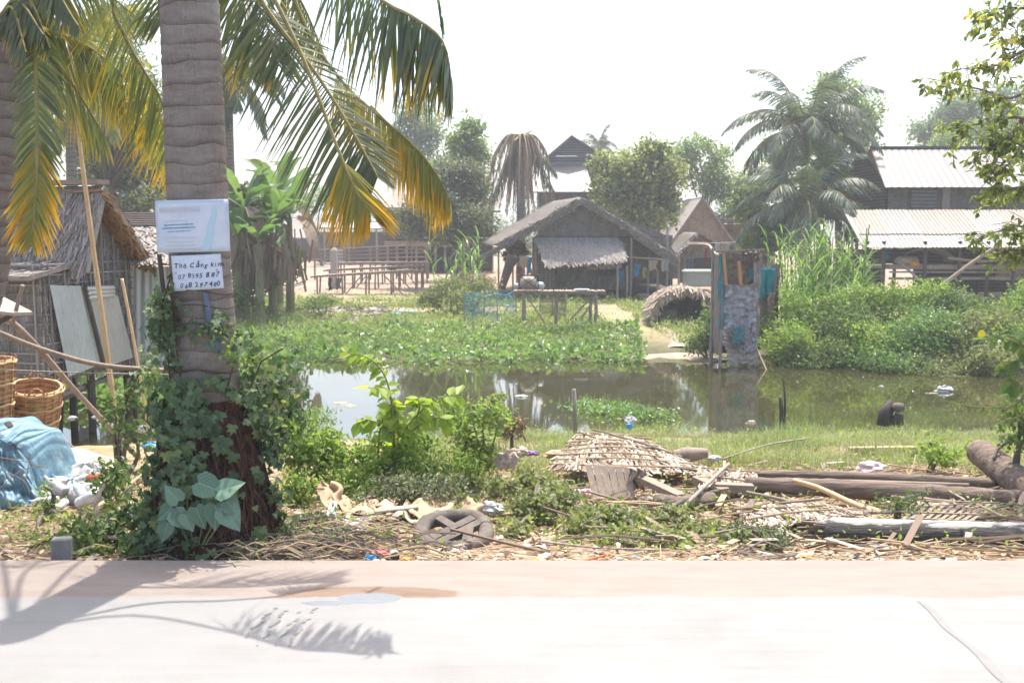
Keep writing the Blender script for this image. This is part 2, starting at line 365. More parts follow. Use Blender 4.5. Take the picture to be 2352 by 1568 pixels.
m_tin = corr('tin_sheet', [(.33, .38, .39), (.44, .48, .49), (.52, .54, .52)]) if True else corr('tin_sheet', [(.300, .388, .413), (.425, .525, .550), (.575, .625, .600)])
m_tin2 = corr('tin_sheet_pale', [(.34, .34, .32), (.46, .45, .42), (.52, .46, .38)])
m_rust = corr('tin_roof_rusty', [(.161, .153, .139), (.153, .122, .098), (.115, .080, .060)], .55, .1)
m_roofpale = corr('tin_roof_pale', [(.131, .125, .114), (.147, .141, .131), (.122, .113, .102)], .5, .1)
def weave(name, c1, c2, sc=6.0, sx=1.0, bs=.5):
    m, nt, out = newmat(name); v = vec(nt, 'Object', (1, 1, 1))
    s_ = nt.nodes.new('ShaderNodeSeparateXYZ'); nt.links.new(v, s_.inputs[0]); cb = nt.nodes.new('ShaderNodeCombineXYZ')
    nt.links.new(math_(nt, 'ADD', s_.outputs[0], s_.outputs[1]), cb.inputs[0]); nt.links.new(s_.outputs[2], cb.inputs[1])
    b = nt.nodes.new('ShaderNodeTexBrick'); nt.links.new(cb.outputs[0], b.inputs[0]); b.inputs['Scale'].default_value = sc; b.inputs['Brick Width'].default_value = .5 * sx; b.inputs['Row Height'].default_value = .14
    b.inputs['Mortar Size'].default_value = .012; b.inputs['Color1'].default_value = (*c1, 1); b.inputs['Color2'].default_value = (*c2, 1); b.inputs['Mortar'].default_value = (*[q * .35 for q in c1], 1); b.inputs['Bias'].default_value = 0
    n = noise(nt, 3.5, 6, vec(nt, 'Object', (1, 1, .6)), .7)
    c = mixc(nt, 1.0, b.outputs['Color'], ramp(nt, n, [(.3, (.55, .53, .5)), (.7, (1.3, 1.27, 1.2))]), 'MULTIPLY')
    prin(nt, out, c, .9, .15, b.outputs['Fac'], -bs, .02); return m
m_weave = weave('woven_wall', (.19, .17, .155), (.26, .23, .21), 5)
m_weaved = weave('woven_wall_dark', (.14, .135, .132), (.2, .19, .18), 5)
m_weavew = weave('woven_wall_warm', (.3, .22, .17), (.4, .3, .23), 4)
def planks(name, c1, c2, sc=5, axis='Z'):
    m, nt, out = newmat(name); wv = nt.nodes.new('ShaderNodeTexWave'); wv.bands_direction = axis; wv.inputs['Scale'].default_value = sc; wv.inputs['Distortion'].default_value = .6; wv.inputs['Detail'].default_value = 1
    nt.links.new(vec(nt), wv.inputs[0]); n = noise(nt, 6, 5, vec(nt, 'Object', (1, 1, 4) if axis == 'Z' else (4, 4, .6)))
    c = mixc(nt, 1.0, ramp(nt, wv.outputs['Fac'], [(0, tuple(q * .5 for q in c1)), (.2, c1), (1, c2)]), ramp(nt, n, [(.25, (.6, .6, .6)), (.75, (1.25, 1.25, 1.2))]), 'MULTIPLY')
    prin(nt, out, c, .85, .2, wv.outputs['Fac'], .4, .02); return m
m_board = planks('board_wall_dark', (.07, .065, .062), (.12, .11, .1), 2.2)
m_boardg = planks('board_wall_grey', (.12, .125, .13), (.17, .175, .18), 2.0)
m_brick = planks('brick_red', (.3, .14, .1), (.42, .22, .17), 4)
# palm trunk bark
def bark(name, cols, sc=6.5):
    m, nt, out = newmat(name); v = vec(nt, 'Object', (1, 1, 1)); wv = nt.nodes.new('ShaderNodeTexWave'); wv.bands_direction = 'Z'; wv.wave_profile = 'SAW'
    wv.inputs['Scale'].default_value = sc * .36; wv.inputs['Distortion'].default_value = 5.0; wv.inputs['Detail'].default_value = 3; wv.inputs['Detail Scale'].default_value = .8
    nt.links.new(v, wv.inputs[0]); n = noise(nt, 4, 8, vec(nt, 'Object', (1, 1, 3.5)), .72); n2 = noise(nt, 22, 6, vec(nt, 'Object', (3, 3, .5)), .7)
    c = ramp(nt, math_(nt, 'MULTIPLY_ADD', math_(nt, 'ADD', n, math_(nt, 'MULTIPLY', n2, .5)), 1.5, -.6, clamp=True), cols)
    c = mixc(nt, 1.0, c, ramp(nt, wv.outputs['Fac'], [(0, (.5, .46, .43)), (.07, (.72, .69, .66)), (.3, (1, 1, 1)), (1, (1.12, 1.1, 1.08))]), 'MULTIPLY')
    n3 = noise(nt, 2.2, 4, v); c = mixc(nt, ramp(nt, n3, [(.52, (0, 0, 0)), (.7, (.5, .5, .5))]), c, (.33, .32, .29)); n5 = noise(nt, 30, 3, vec(nt, 'Object', (4, 4, .35)), .8, 1.0)
    c = mixc(nt, ramp(nt, n5, [(.6, (0, 0, 0)), (.68, (.75, .75, .75))]), c, (.07, .055, .045))
    prin(nt, out, c, .9, .15, math_(nt, 'ADD', wv.outputs['Fac'], math_(nt, 'SUBTRACT', math_(nt, 'MULTIPLY', n2, .8), math_(nt, 'MULTIPLY', n5, .8))), .6, .03); return m
m_bark = bark('palm_bark', [(.136, .111, .098), (.212, .178, .162), (.281, .246, .225), (.340, .315, .293)])
m_root = mnoise('root_fibre', [(.025, .014, .01), (.085, .042, .027), (.15, .08, .055)], 16, (3, 3, .6), .95, .8, .05)
m_trunk = mnoise('tree_bark', [(.08, .065, .055), (.18, .15, .125)], 6, (2, 2, .5), .9, .5)
m_log = mnoise('log_bark', [(.06, .045, .036), (.16, .12, .095), (.26, .21, .17)], 7, (.35, 3.5, 3.5), .9, .7, .03)
m_logd = mnoise('log_charred', [(.012, .011, .011), (.035, .03, .028), (.09, .078, .07)], 4.5, (.3, 3.2, 3.2), .6, .6, .03, spec=.5)
m_logp, nt, out = newmat('log_pale_top'); g = nt.nodes.new('ShaderNodeNewGeometry'); sp = nt.nodes.new('ShaderNodeSeparateXYZ'); nt.links.new(g.outputs['Normal'], sp.inputs[0]); n1 = noise(nt, 3, 6, vec(nt, 'Object', (.6, 3, 3)), .7); n2 = noise(nt, 7, 6, vec(nt, 'Object', (.35, 5, 5)), .7)
upface = nt.nodes.new('ShaderNodeMapRange'); nt.links.new(math_(nt, 'ADD', sp.outputs[2], math_(nt, 'MULTIPLY_ADD', n1, 1.3, -.65)), upface.inputs[0]); upface.inputs[1].default_value = .8; upface.inputs[2].default_value = .86  # paler where the surface faces up, boundary broken by noise
c = mixc(nt, upface.outputs[0], ramp(nt, n2, [(.3, (.012, .011, .011)), (.55, (.04, .034, .03)), (.75, (.12, .1, .085))]), ramp(nt, n2, [(.3, (.2, .185, .165)), (.7, (.4, .38, .35))])); prin(nt, out, c, .65, .4, n2, .7, .03)
m_logtop = mnoise('log_pale_wood', [(.3, .27, .23), (.5, .46, .41)], 6, (.3, 4, 4), .75, .4)
# ------------------------------------------------------------------ ground sheet
m_ground, nt, out = newmat('ground'); g = nt.nodes.new('ShaderNodeNewGeometry'); sp = nt.nodes.new('ShaderNodeSeparateXYZ'); nt.links.new(g.outputs['Position'], sp.inputs[0])
na = noise(nt, .55, 5, g.outputs['Position']); nb = noise(nt, 7, 8, g.outputs['Position'], .75); nc = noise(nt, .12, 3, g.outputs['Position'])
near = ramp(nt, nb, [(.3, (.12, .075, .045)), (.5, (.26, .18, .12)), (.68, (.46, .36, .27))])
mud = ramp(nt, nb, [(.3, (.05, .05, .025)), (.7, (.14, .13, .07))])
turf = ramp(nt, math_(nt, 'ADD', math_(nt, 'MULTIPLY', na, .6), math_(nt, 'MULTIPLY', nb, .4)), [(.36, (.1, .13, .04)), (.46, (.2, .2, .085)), (.56, (.32, .25, .165))])
sand = ramp(nt, nb, [(.3, (.25, .185, .135)), (.7, (.33, .255, .2))])
def step(a, b): 
    mr = nt.nodes.new('ShaderNodeMapRange'); nt.links.new(math_(nt, 'MULTIPLY_ADD', na, 3.0, math_(nt, 'ADD', sp.outputs[1], -1.5)), mr.inputs[0]); mr.inputs[1].default_value = a; mr.inputs[2].default_value = b; return mr.outputs[0]
c = mixc(nt, step(11, 14), near, turf); c = mixc(nt, step(14.5, 15.5), c, mud); c = mixc(nt, step(27, 31), c, turf); c = mixc(nt, step(42, 50), c, sand)
prin(nt, out, c, .95, .1, nb, .7, .04)
ys = np.concatenate([[-40, -10, 0], np.arange(5, 20, .15), np.arange(20, 50, .35), np.arange(50, 120, 3), [150, 250, 600]])
xs = np.concatenate([[-500, -200, -100, -60, -40], np.arange(-25, 25, .3), [26, 40, 60, 100, 200, 500]])
X, Y = np.meshgrid(xs, ys, indexing='ij'); Z = h(X, Y); nb_ = rng.uniform(-.02, .02, Z.shape) * (Y > 7); Z = Z + nb_
mb = MB(); a = (np.arange(len(xs) - 1)[:, None] * len(ys) + np.arange(len(ys) - 1)[None]).ravel()
mb.add(np.stack([X, Y, Z], -1), np.stack([a, a + len(ys), a + len(ys) + 1, a + 1], 1)); struct(mb.build('ground', m_ground, smooth=True, origin=(0, 0, 0)))
# road: pale concrete slabs
def road_col(nt):
    g = nt.nodes.new('ShaderNodeNewGeometry'); n1 = noise(nt, 1.2, 6, g.outputs['Position']); n2 = noise(nt, 70, 4, g.outputs['Position'], .7)
    mp = nt.nodes.new('ShaderNodeMapping'); nt.links.new(g.outputs['Position'], mp.inputs[0]); mp.inputs['Scale'].default_value = (.5, 7, 1); n3 = noise(nt, 2, 5, mp.outputs[0])
    c = ramp(nt, math_(nt, 'ADD', math_(nt, 'MULTIPLY', n1, .5), math_(nt, 'ADD', math_(nt, 'MULTIPLY', n3, .3), math_(nt, 'MULTIPLY', n2, .2))), [(.3, (.178, .172, .162)), (.5, (.218, .214, .205)), (.7, (.236, .233, .226))])
    n4 = noise(nt, 9, 2, g.outputs['Position']); c = mixc(nt, ramp(nt, n4, [(.7, (0, 0, 0)), (.76, (.55, .55, .55))]), c, (.21, .18, .155))   # small stains
    return c, n2, g
m_road, nt, out = newmat('concrete_road'); c, n2, g = road_col(nt); prin(nt, out, c, .85, .25, n2, .25, .006)
mb = MB(); mb.box((0, 0, -.08), (160, 13.16, .16)); struct(mb.build('road', m_road, origin=(0, 0, 0)))
g0 = gr(2110, 1392); g1 = gr(2300, 1568)
mb = MB(); p = [(g0.x, g0.y), (g0.x + .035, g0.y), (g1.x + .1, g1.y - .2), (g1.x + .03, g1.y - .25)]
def joint(u, v):
    t = u; wdt = .012 + .012 * abs(math.sin(9 * t)) + .03 * max(0, t - .3) * abs(math.sin(4 * t)); x = g0.x + (g1.x - g0.x) * t * 1.6 + .012 * math.sin(17 * t); y = g0.y + (g1.y - g0.y) * t * 1.6
    return (x + (v - .5) * 2 * wdt, y, .0075)
mb.grid(joint, 24, 1); m_joint = msolid('joint_tar', (.19, .186, .18), .8, var=.12); struct(mb.build('road_joint', m_joint))
# sandy shoulder with its ragged edge over the slab
ye = gr(1176, 1302).y; yi = gr(1176, 1384).y
m_should, nt, out = newmat('road_shoulder'); cr, n2, g = road_col(nt); mp = nt.nodes.new('ShaderNodeMapping'); nt.links.new(g.outputs['Position'], mp.inputs[0]); mp.inputs['Scale'].default_value = (1.2, 5, 1)
n1 = noise(nt, 1.6, 6, mp.outputs[0]); c = ramp(nt, math_(nt, 'ADD', math_(nt, 'MULTIPLY', n1, .7), math_(nt, 'MULTIPLY', n2, .3)), [(.3, (.19, .152, .127)), (.5, (.225, .186, .16)), (.72, (.25, .215, .19))])
mp2 = nt.nodes.new('ShaderNodeMapping'); nt.links.new(g.outputs['Position'], mp2.inputs[0]); mp2.inputs['Scale'].default_value = (.55, 1, 1); ne = noise(nt, 2.2, 6, mp2.outputs[0], .7); nf = noise(nt, 20, 4, g.outputs['Position'], .7)
sp = nt.nodes.new('ShaderNodeSeparateXYZ'); nt.links.new(g.outputs['Position'], sp.inputs[0])
def mrange(v, a, b_): mr = nt.nodes.new('ShaderNodeMapRange'); nt.links.new(v, mr.inputs[0]); mr.inputs[1].default_value = a; mr.inputs[2].default_value = b_; mr.interpolation_type = 'SMOOTHSTEP'; return mr.outputs[0]
wob_ = math_(nt, 'ADD', math_(nt, 'MULTIPLY_ADD', ne, .22, -.11), math_(nt, 'MULTIPLY_ADD', nf, .07, -.035)); edge_ = mrange(math_(nt, 'ADD', sp.outputs[1], wob_), yi - .015, yi + .035)
def ell(px, py, rx, ry, warp=.45):
    A = at(px, py, 6); Y_ = 6 * CZ / (CZ - A.z); q = at(px, py, Y_); k = Y_ / F
    dx = math_(nt, 'DIVIDE', math_(nt, 'SUBTRACT', sp.outputs[0], q.x), rx * k); Y2 = 6 * CZ / (CZ - at(px, py + ry, 6).z); dy = math_(nt, 'DIVIDE', math_(nt, 'SUBTRACT', sp.outputs[1], Y_), abs(Y_ - Y2))
    return math_(nt, 'ADD', math_(nt, 'ADD', math_(nt, 'MULTIPLY', dx, dx), math_(nt, 'MULTIPLY', dy, dy)), math_(nt, 'ADD', math_(nt, 'MULTIPLY_ADD', ne, warp * 2, -warp), math_(nt, 'MULTIPLY_ADD', nf, .6, -.3)))
d1 = math_(nt, 'MINIMUM', ell(850, 1366, 200, 19), ell(690, 1376, 90, 9)); damp = math_(nt, 'SUBTRACT', 1.0, mrange(d1, 1.0, 1.3)); d2 = math_(nt, 'MINIMUM', ell(850, 1375, 75, 12), ell(750, 1386, 60, 6)); wet = math_(nt, 'SUBTRACT', 1.0, mrange(d2, .9, 1.25))
c = mixc(nt, edge_, cr, c); c = mixc(nt, math_(nt, 'MULTIPLY', damp, edge_), c, ramp(nt, n1, [(.3, (.14, .092, .062)), (.7, (.2, .145, .105))])); c = mixc(nt, wet, c, (.17, .175, .18))
prin(nt, out, c, math_(nt, 'MULTIPLY_ADD', wet, -.72, .9), .4, n2, .3, .01)
def sh(u, v):
    x = -16 + 32 * u; e = yi - 2.6; e2 = yi + .035 * math.sin(x * 1.9) + .03 * math.sin(x * 4.3 + 1) + .02 * math.sin(x * 11) + .012 * math.sin(x * 23) + (.05 if x < -1 else 0) * math.sin(x * 2.6)
    return (x, e + (6.562 - e) * v, .004)
mb = MB(); mb.grid(sh, 320, 4); struct(mb.build('road_shoulder', m_should))
# kerb edge of the slab, slightly proud
def G0(px, py): p = at(px, py, 5); Y = 5 * CZ / (CZ - p.z); q = at(px, py, Y); return (q.x, q.y, 0)
m_shade = msolid('painted_shade', (.192, .18, .168), .9, var=.08)  # frond-tip shadows painted on the road as thin dark dashes
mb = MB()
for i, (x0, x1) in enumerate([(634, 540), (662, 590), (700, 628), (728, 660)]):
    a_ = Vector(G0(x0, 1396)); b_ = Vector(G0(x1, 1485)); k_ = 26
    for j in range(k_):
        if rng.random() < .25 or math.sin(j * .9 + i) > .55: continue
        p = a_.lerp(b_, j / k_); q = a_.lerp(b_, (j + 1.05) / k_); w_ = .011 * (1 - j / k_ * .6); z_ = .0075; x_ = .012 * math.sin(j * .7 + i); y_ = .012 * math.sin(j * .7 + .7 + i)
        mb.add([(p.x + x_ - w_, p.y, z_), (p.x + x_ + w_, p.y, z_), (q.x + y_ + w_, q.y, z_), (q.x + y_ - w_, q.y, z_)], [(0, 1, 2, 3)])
mb.build('frond_shadow_dashes', m_shade)['kind'] = 'structure'
# ------------------------------------------------------------------ water
m_wat, nt, out = newmat('water'); v = vec(nt, 'Object', (1, .35, 1)); n1 = noise(nt, 1.8, 3, v); n2 = noise(nt, .5, 3, vec(nt))
b_ = math_(nt, 'ADD', math_(nt, 'MULTIPLY', n1, .5), n2)
p = prin(nt, out, ramp(nt, n2, [(.3, (.03, .026, .011)), (.7, (.045, .045, .018))]), .035, .9, b_, .05, .03); p.inputs['IOR'].default_value = 1.5
mb = MB(); mb.grid(lambda u, v: (-60 + 120 * u, 13.5 + 15 * v, WZ), 4, 4); struct(mb.build('water', m_wat, origin=(0, 0, WZ)))
# sandy landing by the water and the worn path up to the yard
m_path = mnoise('path_sand', [(.2, .155, .11), (.29, .23, .175), (.36, .3, .245)], 7)
def ribbon(pts, ws, name, mat, dz=.012, nv=8):
    P = spline(pts, 40)
    def f(u, v):
        i = min(39, int(round(u * 39))); a = P[max(0, i - 2)]; b = P[min(39, i + 2)]; d = Vector((b.x - a.x, b.y - a.y, 0)).normalized(); w_ = np.interp(u, np.linspace(0, 1, len(ws)), ws) * (1 + .12 * math.sin(u * 17))
        q = P[i] + Vector((-d.y, d.x, 0)) * (v - .5) * w_; z = float(h(q.x, q.y)) + dz + .03 - .09 * abs(2 * v - 1) ** 3; return (q.x, q.y, max(z, WZ + .02) if name == 'landing' else z)
    mb = MB(); mb.grid(f, 39, nv); return struct(mb.build(name, mat, smooth=True))
wa = wat(1480, 828); wb = wat(1650, 832)
ribbon([(wa.x - .4, wa.y + .3, 0), (wa.x + .8, wa.y + .7, 0), (wb.x + .2, wb.y + .2, 0)], [.3, 1.3, 1.5, .6], 'landing', m_path)
p1 = gr(1570, 800); p2 = gr(1560, 775); p3 = gr(1475, 735); p4 = gr(1420, 700)
ribbon([p1, p2, p3], [1.0, .6, .5], 'path', m_path, .03)
ribbon([gr(560, 668), gr(800, 650), gr(1050, 640)], [2, 3, 1.5], 'yard_sand', m_path, .02)

# ------------------------------------------------------------------ hazy air
m_hz, nt, out = newmat('haze'); pv = nt.nodes.new('ShaderNodeVolumePrincipled'); pv.inputs['Color'].default_value = (.93, .96, 1, 1); pv.inputs['Density'].default_value = .0015; pv.inputs['Anisotropy'].default_value = .25
nt.links.new(pv.outputs[0], out.inputs[1])
mb = MB(); mb.box((0, 280, 8.2), (1030, 680, 21.8)); o = struct(mb.build('haze', m_hz), 'stuff'); tag(o, 'thin bright haze hanging over the whole village', 'haze')
S.cycles.volume_bounces = 0
# ================================================================== near palms
def trunk(name, pts, rs, parent=None, ring=.1, n=20, mat=None):
    P = spline(pts, 60); L = [0]
    for i in range(1, 60): L.append(L[-1] + (P[i] - P[i - 1]).length)
    m = int(L[-1] / .02); Q = []; Rr = []
    r0 = 0; nxt = ring
    for i in range(m + 1):
        s_ = i / m * L[-1]; k = min(58, max(0, np.searchsorted(L, s_) - 1)); t = (s_ - L[k]) / max(1e-6, L[k + 1] - L[k]); Q.append(P[k].lerp(P[k + 1], t))
        if s_ > r0 + nxt: r0 += nxt; nxt = ring * random.uniform(.45, 1.7)
        ph = (s_ - r0) / nxt; Rr.append(np.interp(s_ / L[-1], np.linspace(0, 1, len(rs)), rs) * (1 + .009 * (1 - ph) - (.014 if ph > .88 else 0)))
    mb = MB(); mb.tube(Q, Rr, n, cap=True, wob=.012)
    V = mb.V[0].reshape(len(Q), n, 3)
    for j in range(n): V[:, j, 2] += .018 * math.sin(j / n * 6.283 * 2 + 1) + .012 * np.sin(np.arange(len(Q)) * .11 + j)
    mb.V[0] = V.reshape(-1, 3); return mb.build(name, mat or m_bark, parent, smooth=True)
TY = 7.25
tb = gr(500, 1240); base = Vector((at(495, 1200, TY).x, TY, float(h(0, TY))))
palm = thing('palm_tree', 'thick ringed grey palm trunk by the road carrying two white paper signs', 'palm tree', base)
def tp(px, py): return at(px, py, TY)
trunk('trunk', [base - Vector((0, 0, .15)), tp(480, 1000), tp(474, 840), tp(462, 640), tp(449, 350), tp(435, 0), tp(420, -260), tp(410, -420)], [.30, .25, .232, .214, .211, .205, .195, .19], palm)
# fibrous root bole
mb = MB(); k = 26; P_ = []; rr_ = []
for i in range(k):
    t = i / (k - 1); c_ = Vector(base).lerp(tp(478, 915), t); P_.append(c_ + Vector((0, 0, -.05 * (1 - t)))); rr_.append(.5 - .235 * t ** .6 + .015 * math.sin(i * 2.1))
mb.tube(P_, rr_, 28, wob=.09)
for i in range(260):
    a = rng.uniform(0, 6.283); t0_ = rng.uniform(.1, 1); z0 = base.z + t0_ * (tp(478, 915).z - base.z); pts = []; aa = a
    for j in range(6):
        t = max(0, t0_ - j * .13); r = .525 - .235 * t ** .6 + rng.uniform(-.02, .035); aa += rng.normal() * .12; z = base.z + t * (tp(478, 915).z - base.z)
        pts.append((base.x - .05 * t + r * math.cos(aa), base.y + r * math.sin(aa), z))
        if t == 0: break
    if len(pts) > 2: mb.tube(pts, rng.uniform(.006, .016), 5)
mb.build('root_bole', m_root, palm)
CR = tp(410, -430)       # crown point of the near palm, above the frame
def fr(label_mat, pts, **k):
    k.pop('mr', None); pp = [at(*p) if not isinstance(p, Vector) else p for p in pts]; return frond_obj(label_mat, palm, pp, **k)
Lf = [((-.8, 0, -.6), (.4, 0, .3))]
fr(m_frond, [CR, (600, -330, 7.4), (750, -120, 6.9), (870, -4, 6.5), (950, 40, 6.4), (1018, 98, 6.3), (1040, 210, 6.3)], n=74, leafL=.66, wid=.036, sides=((.1, -.5, -1), (-.1, .5, -1)), out=1, fwd=.08, down=.8, sag=.4, jit=.11, t0=.35, mr=1)
fr(m_frondg, [CR, (520, -200, 7.7), (600, 0, 7.5), (725, 168, 7.3), (805, 295, 7.2), (845, 365, 7.15), (868, 408, 7.1)], n=96, leafL=.82, wid=.03, sides=((-.9, -.2, -.5), (.5, .7, .3)), out=1, fwd=.16, down=.22, sag=.3, lens=(.9, .5), jit=.08, t0=.35)
fr(m_frondy, [CR, (600, -200, 8.0), (700, 60, 8.0), (793, 196, 8), (873, 268, 8), (950, 335, 8), (1008, 408, 8), (1035, 468, 8)], n=110, leafL=.5, wid=.022, sides=((-.1, -.5, -1), (.1, .5, -1)), out=.7, fwd=.25, down=.9, sag=.6, jit=.09, t0=.4)
fr(m_frondy, [(850, 245, 8.02), (905, 300, 8.02), (960, 345, 8.02), (1008, 412, 8.02), (1030, 465, 8.02)], n=40, leafL=.52, wid=.024, sides=((-.1, -.6, -1), (.1, .6, -1)), out=.7, fwd=.2, down=.9, sag=.5, jit=.1, t0=.2)
fr(m_frondy, [CR, (580, -100, 7.3), (690, 120, 7.1), (760, 300, 6.95), (795, 390, 6.9), (825, 450, 6.9), (850, 485, 6.9)], n=115, leafL=.5, wid=.022, sides=((-.6, -.2, -.6), (.6, .2, -.5)), out=.8, fwd=.35, down=.6, sag=.35, jit=.1, t0=.62)
fr(m_frond, [CR, (500, -260, 7.9), (565, -60, 7.8), (610, 50, 7.8), (640, 150, 7.8)], n=70, leafL=.72, wid=.028, sides=((-.75, -.3, -.7), (.7, .5, -.4)), out=1, fwd=.2, down=.6, sag=.5, jit=.12, t0=.3)
fr(m_frondm, [CR, (540, -260, 8.2), (640, -80, 8.3), (700, 20, 8.3), (745, 130, 8.3)], n=60, leafL=.6, wid=.026, sides=((-.5, -.3, -.8), (.4, .5, -.7)), out=.8, fwd=.2, down=.8, sag=.6, jit=.14, t0=.3)
fr(m_frondm, [CR, (480, -300, 8.4), (530, -150, 8.5), (560, 20, 8.5), (575, 120, 8.5)], n=60, leafL=.8, wid=.028, sides=((-.2, -.5, -.8), (.3, .5, -.7)), out=.8, fwd=.3, down=.8, sag=.6, jit=.12, t0=.3)
# fronds on the left of the trunk
fr(m_frondm, [CR, (330, -260, 8.4), (258, -20, 8.3), (290, 90, 8.3), (335, 170, 8.3), (375, 245, 8.3), (400, 400, 8.3)], n=80, leafL=.66, wid=.02, sides=((-.9, -.1, -.5), (.2, .8, -.6)), out=.8, fwd=.3, down=.45, sag=.4, jit=.12, t0=.35)
fr(m_frondy, [(300, 120, 8.8), (345, 215, 8.8), (372, 280, 8.8), (395, 390, 8.8)], n=26, leafL=.6, wid=.02, sides=((-.9, -.1, -.8), (-.5, .4, -.9)), out=.9, fwd=.2, down=.5, sag=.3, jit=.14)
fr(m_frond, [CR, (385, -330, 8.1), (370, -120, 8.2), (365, 0, 8.3), (368, 60, 8.3)], n=46, leafL=.5, wid=.028, sides=((-.7, -.3, -.5), (.8, .3, -.5)), out=.9, fwd=.3, down=.5, sag=.5, jit=.14, t0=.35)
# fronds towards the road; they throw the shadows on it
for (dx, dy, l, dz) in [(-4.0, .4, 1, 1.3)]:
    e = CR + Vector((dx, dy, .1 + dz)); mid = CR + Vector((dx * .5, dy * .5, .95)); sv = Vector((-dy, dx, 0)).normalized()
    frond_obj(m_frond, palm, [CR, mid, e], n=80, leafL=.75, wid=.042, sides=(tuple(sv), tuple(-sv)), out=1, fwd=.3, down=.25, sag=.4, jit=.08, t0=.15, rr=.025)
# blue paint marks on the trunk
mb = MB()
def onT(px, py, r): q = tp(px, py); c_ = at(np.interp(py, [640, 840], [462, 474]), py, TY); dx = q.x - c_.x; return (q.x, c_.y - math.sqrt(max(.0004, r * r - dx * dx)), q.z)
for a_, b_, w_ in [((493, 668), (502, 735), .035), ((536, 760), (505, 792), .022), ((497, 752), (520, 790), .03), ((492, 782), (528, 803), .025)]:
    pa = onT(*a_, .238); pb = onT(*b_, .243); mb.beam(pa, pb, w_, .012, up=(0, 1, 0))
m_paint = msolid('blue_paint', (.13, .17, .25), .8, var=.35); mb.each('paint_mark', m_paint, palm)
# ---- signs
def sheetq(c, wdt, hgt, rz, ry, mat, name, parent=None, curve=0.0, thk=.004):
    pass
m_paper, nt, out = newmat('paper'); prin(nt, out, ramp(nt, noise(nt, 5, 4, vec(nt)), [(.3, (.5, .56, .66)), (.7, (.6, .64, .7))]), .45, .4)
m_ink = msolid('ink_blue', (.03, .04, .13), .7); m_faint = msolid('ink_faint', (.42, .42, .44), .7, var=.05); m_ltblue = msolid('print_blue', (.2, .42, .58), .6, var=.1); m_band = msolid('print_pale_blue', (.42, .58, .66), .6, var=.08)
m_peach = msolid('print_peach', (.52, .5, .48), .6, var=.04)
def sign(quad, name, label, Yc, bow=.03):
    """paper sheet from four picture corners, bowed round the trunk"""
    q = [at(*c_, Yc) for c_ in quad]      # tl tr br bl
    def f(u, v, d=0): 
        t = q[0].lerp(q[1], u); b = q[3].lerp(q[2], u); p = t.lerp(b, v); return Vector((p.x, p.y + bow * (2 * u - 1) ** 2 - d, p.z))
    o = thing(name, label, 'sign', f(.5, 1)); mb = MB(); mb.grid(f, 14, 8); s_ = mb.build('sheet', m_paper, o, smooth=True); md = s_.modifiers.new('s', 'SOLIDIFY'); md.thickness = .004; md.offset = 1
    return s_, f
sA, fA = sign([(352, 461), (521, 457), (526, 577), (358, 581)], 'paper_sign', 'larger pale printed notice with three blue lines wrapped round the palm trunk', TY - .232, .035)
mb = MB()
def strip(f, u0, v0, u1, v1, wv_, m_, n=8, d=.007):
    for i in range(n):
        a_ = i / n; b_ = (i + 1) / n
        P = [f(u0 + (u1 - u0) * t, v0 + (v1 - v0) * t + s_ * wv_, d) for t, s_ in ((a_, -1), (b_, -1), (b_, 1), (a_, 1))]; m_.add([tuple(p) for p in P], [(0, 1, 2, 3)])
for (u0, u1, v0) in [(.12, .53, .475), (.09, .57, .535), (.165, .5, .6)]:
    for j in range(14):
        a_ = u0 + (u1 - u0) * j / 14; strip(fA, a_, v0 - .012 * j / 14, a_ + (u1 - u0) / 14 * rng.uniform(.72, .98), v0 - .012 * (j + .8) / 14, rng.uniform(.008, .012), mb, 1)
    mb.build('blue_text_line', m_ltblue, sA)
for (u0, u1, v0) in [(.13, .46, .4), (.09, .6, .72), (.14, .53, .8), (.1, .58, .87), (.12, .57, .94)]:
    mb = MB()
    for j in range(20):
        a_ = u0 + (u1 - u0) * j / 20; strip(fA, a_, v0, a_ + (u1 - u0) / 20 * rng.uniform(.6, .95), v0, .007, mb, 1)
    mb.build('faint_text_line', m_peach, sA)
mb = MB()
for j in range(17):
    a_ = .07 + .034 * j; v0 = .19
    for (du, dv, w_, hh) in [(0, 0, .006, .045), (.014, rng.uniform(-.02, .01), .005, .035), (.007, -.05, .011, .006), (.007, .045 * rng.choice([-1, 1]), .009, .005)]:
        strip(fA, a_ + du - w_ / 2, v0 + dv, a_ + du + w_ / 2, v0 + dv, hh, mb, 1)
for u_ in (.21, .33, .36): strip(fA, u_, .28, u_ + .01, .28, .02, mb, 1)
mb.build('heading_text', m_peach, sA)
mb = MB(); bu = [(.8, .84, .1), (.77, .85, .3), (.72, .8, .5), (.7, .79, .68), (.65, .75, .9), (.62, .72, .97)]
for i in range(5):
    P = [fA(bu[i][0], bu[i][2], .006), fA(bu[i][1], bu[i][2], .006), fA(bu[i + 1][1], bu[i + 1][2], .006), fA(bu[i + 1][0], bu[i + 1][2], .006)]; mb.add([tuple(p) for p in P], [(0, 1, 2, 3)])
mb.build('blue_band', m_band, sA)
mb = MB(); strip(fA, .02, .03, .98, .035, .005, mb, 10); strip(fA, .02, .97, .98, .965, .005, mb, 10); mb.build('border_line', m_band, sA)
sB, fB = sign([(392, 588), (506, 583), (513, 662), (399, 669)], 'paper_sign', 'small white handwritten sign with phone numbers nailed below the printed notice', TY - .245, .012)
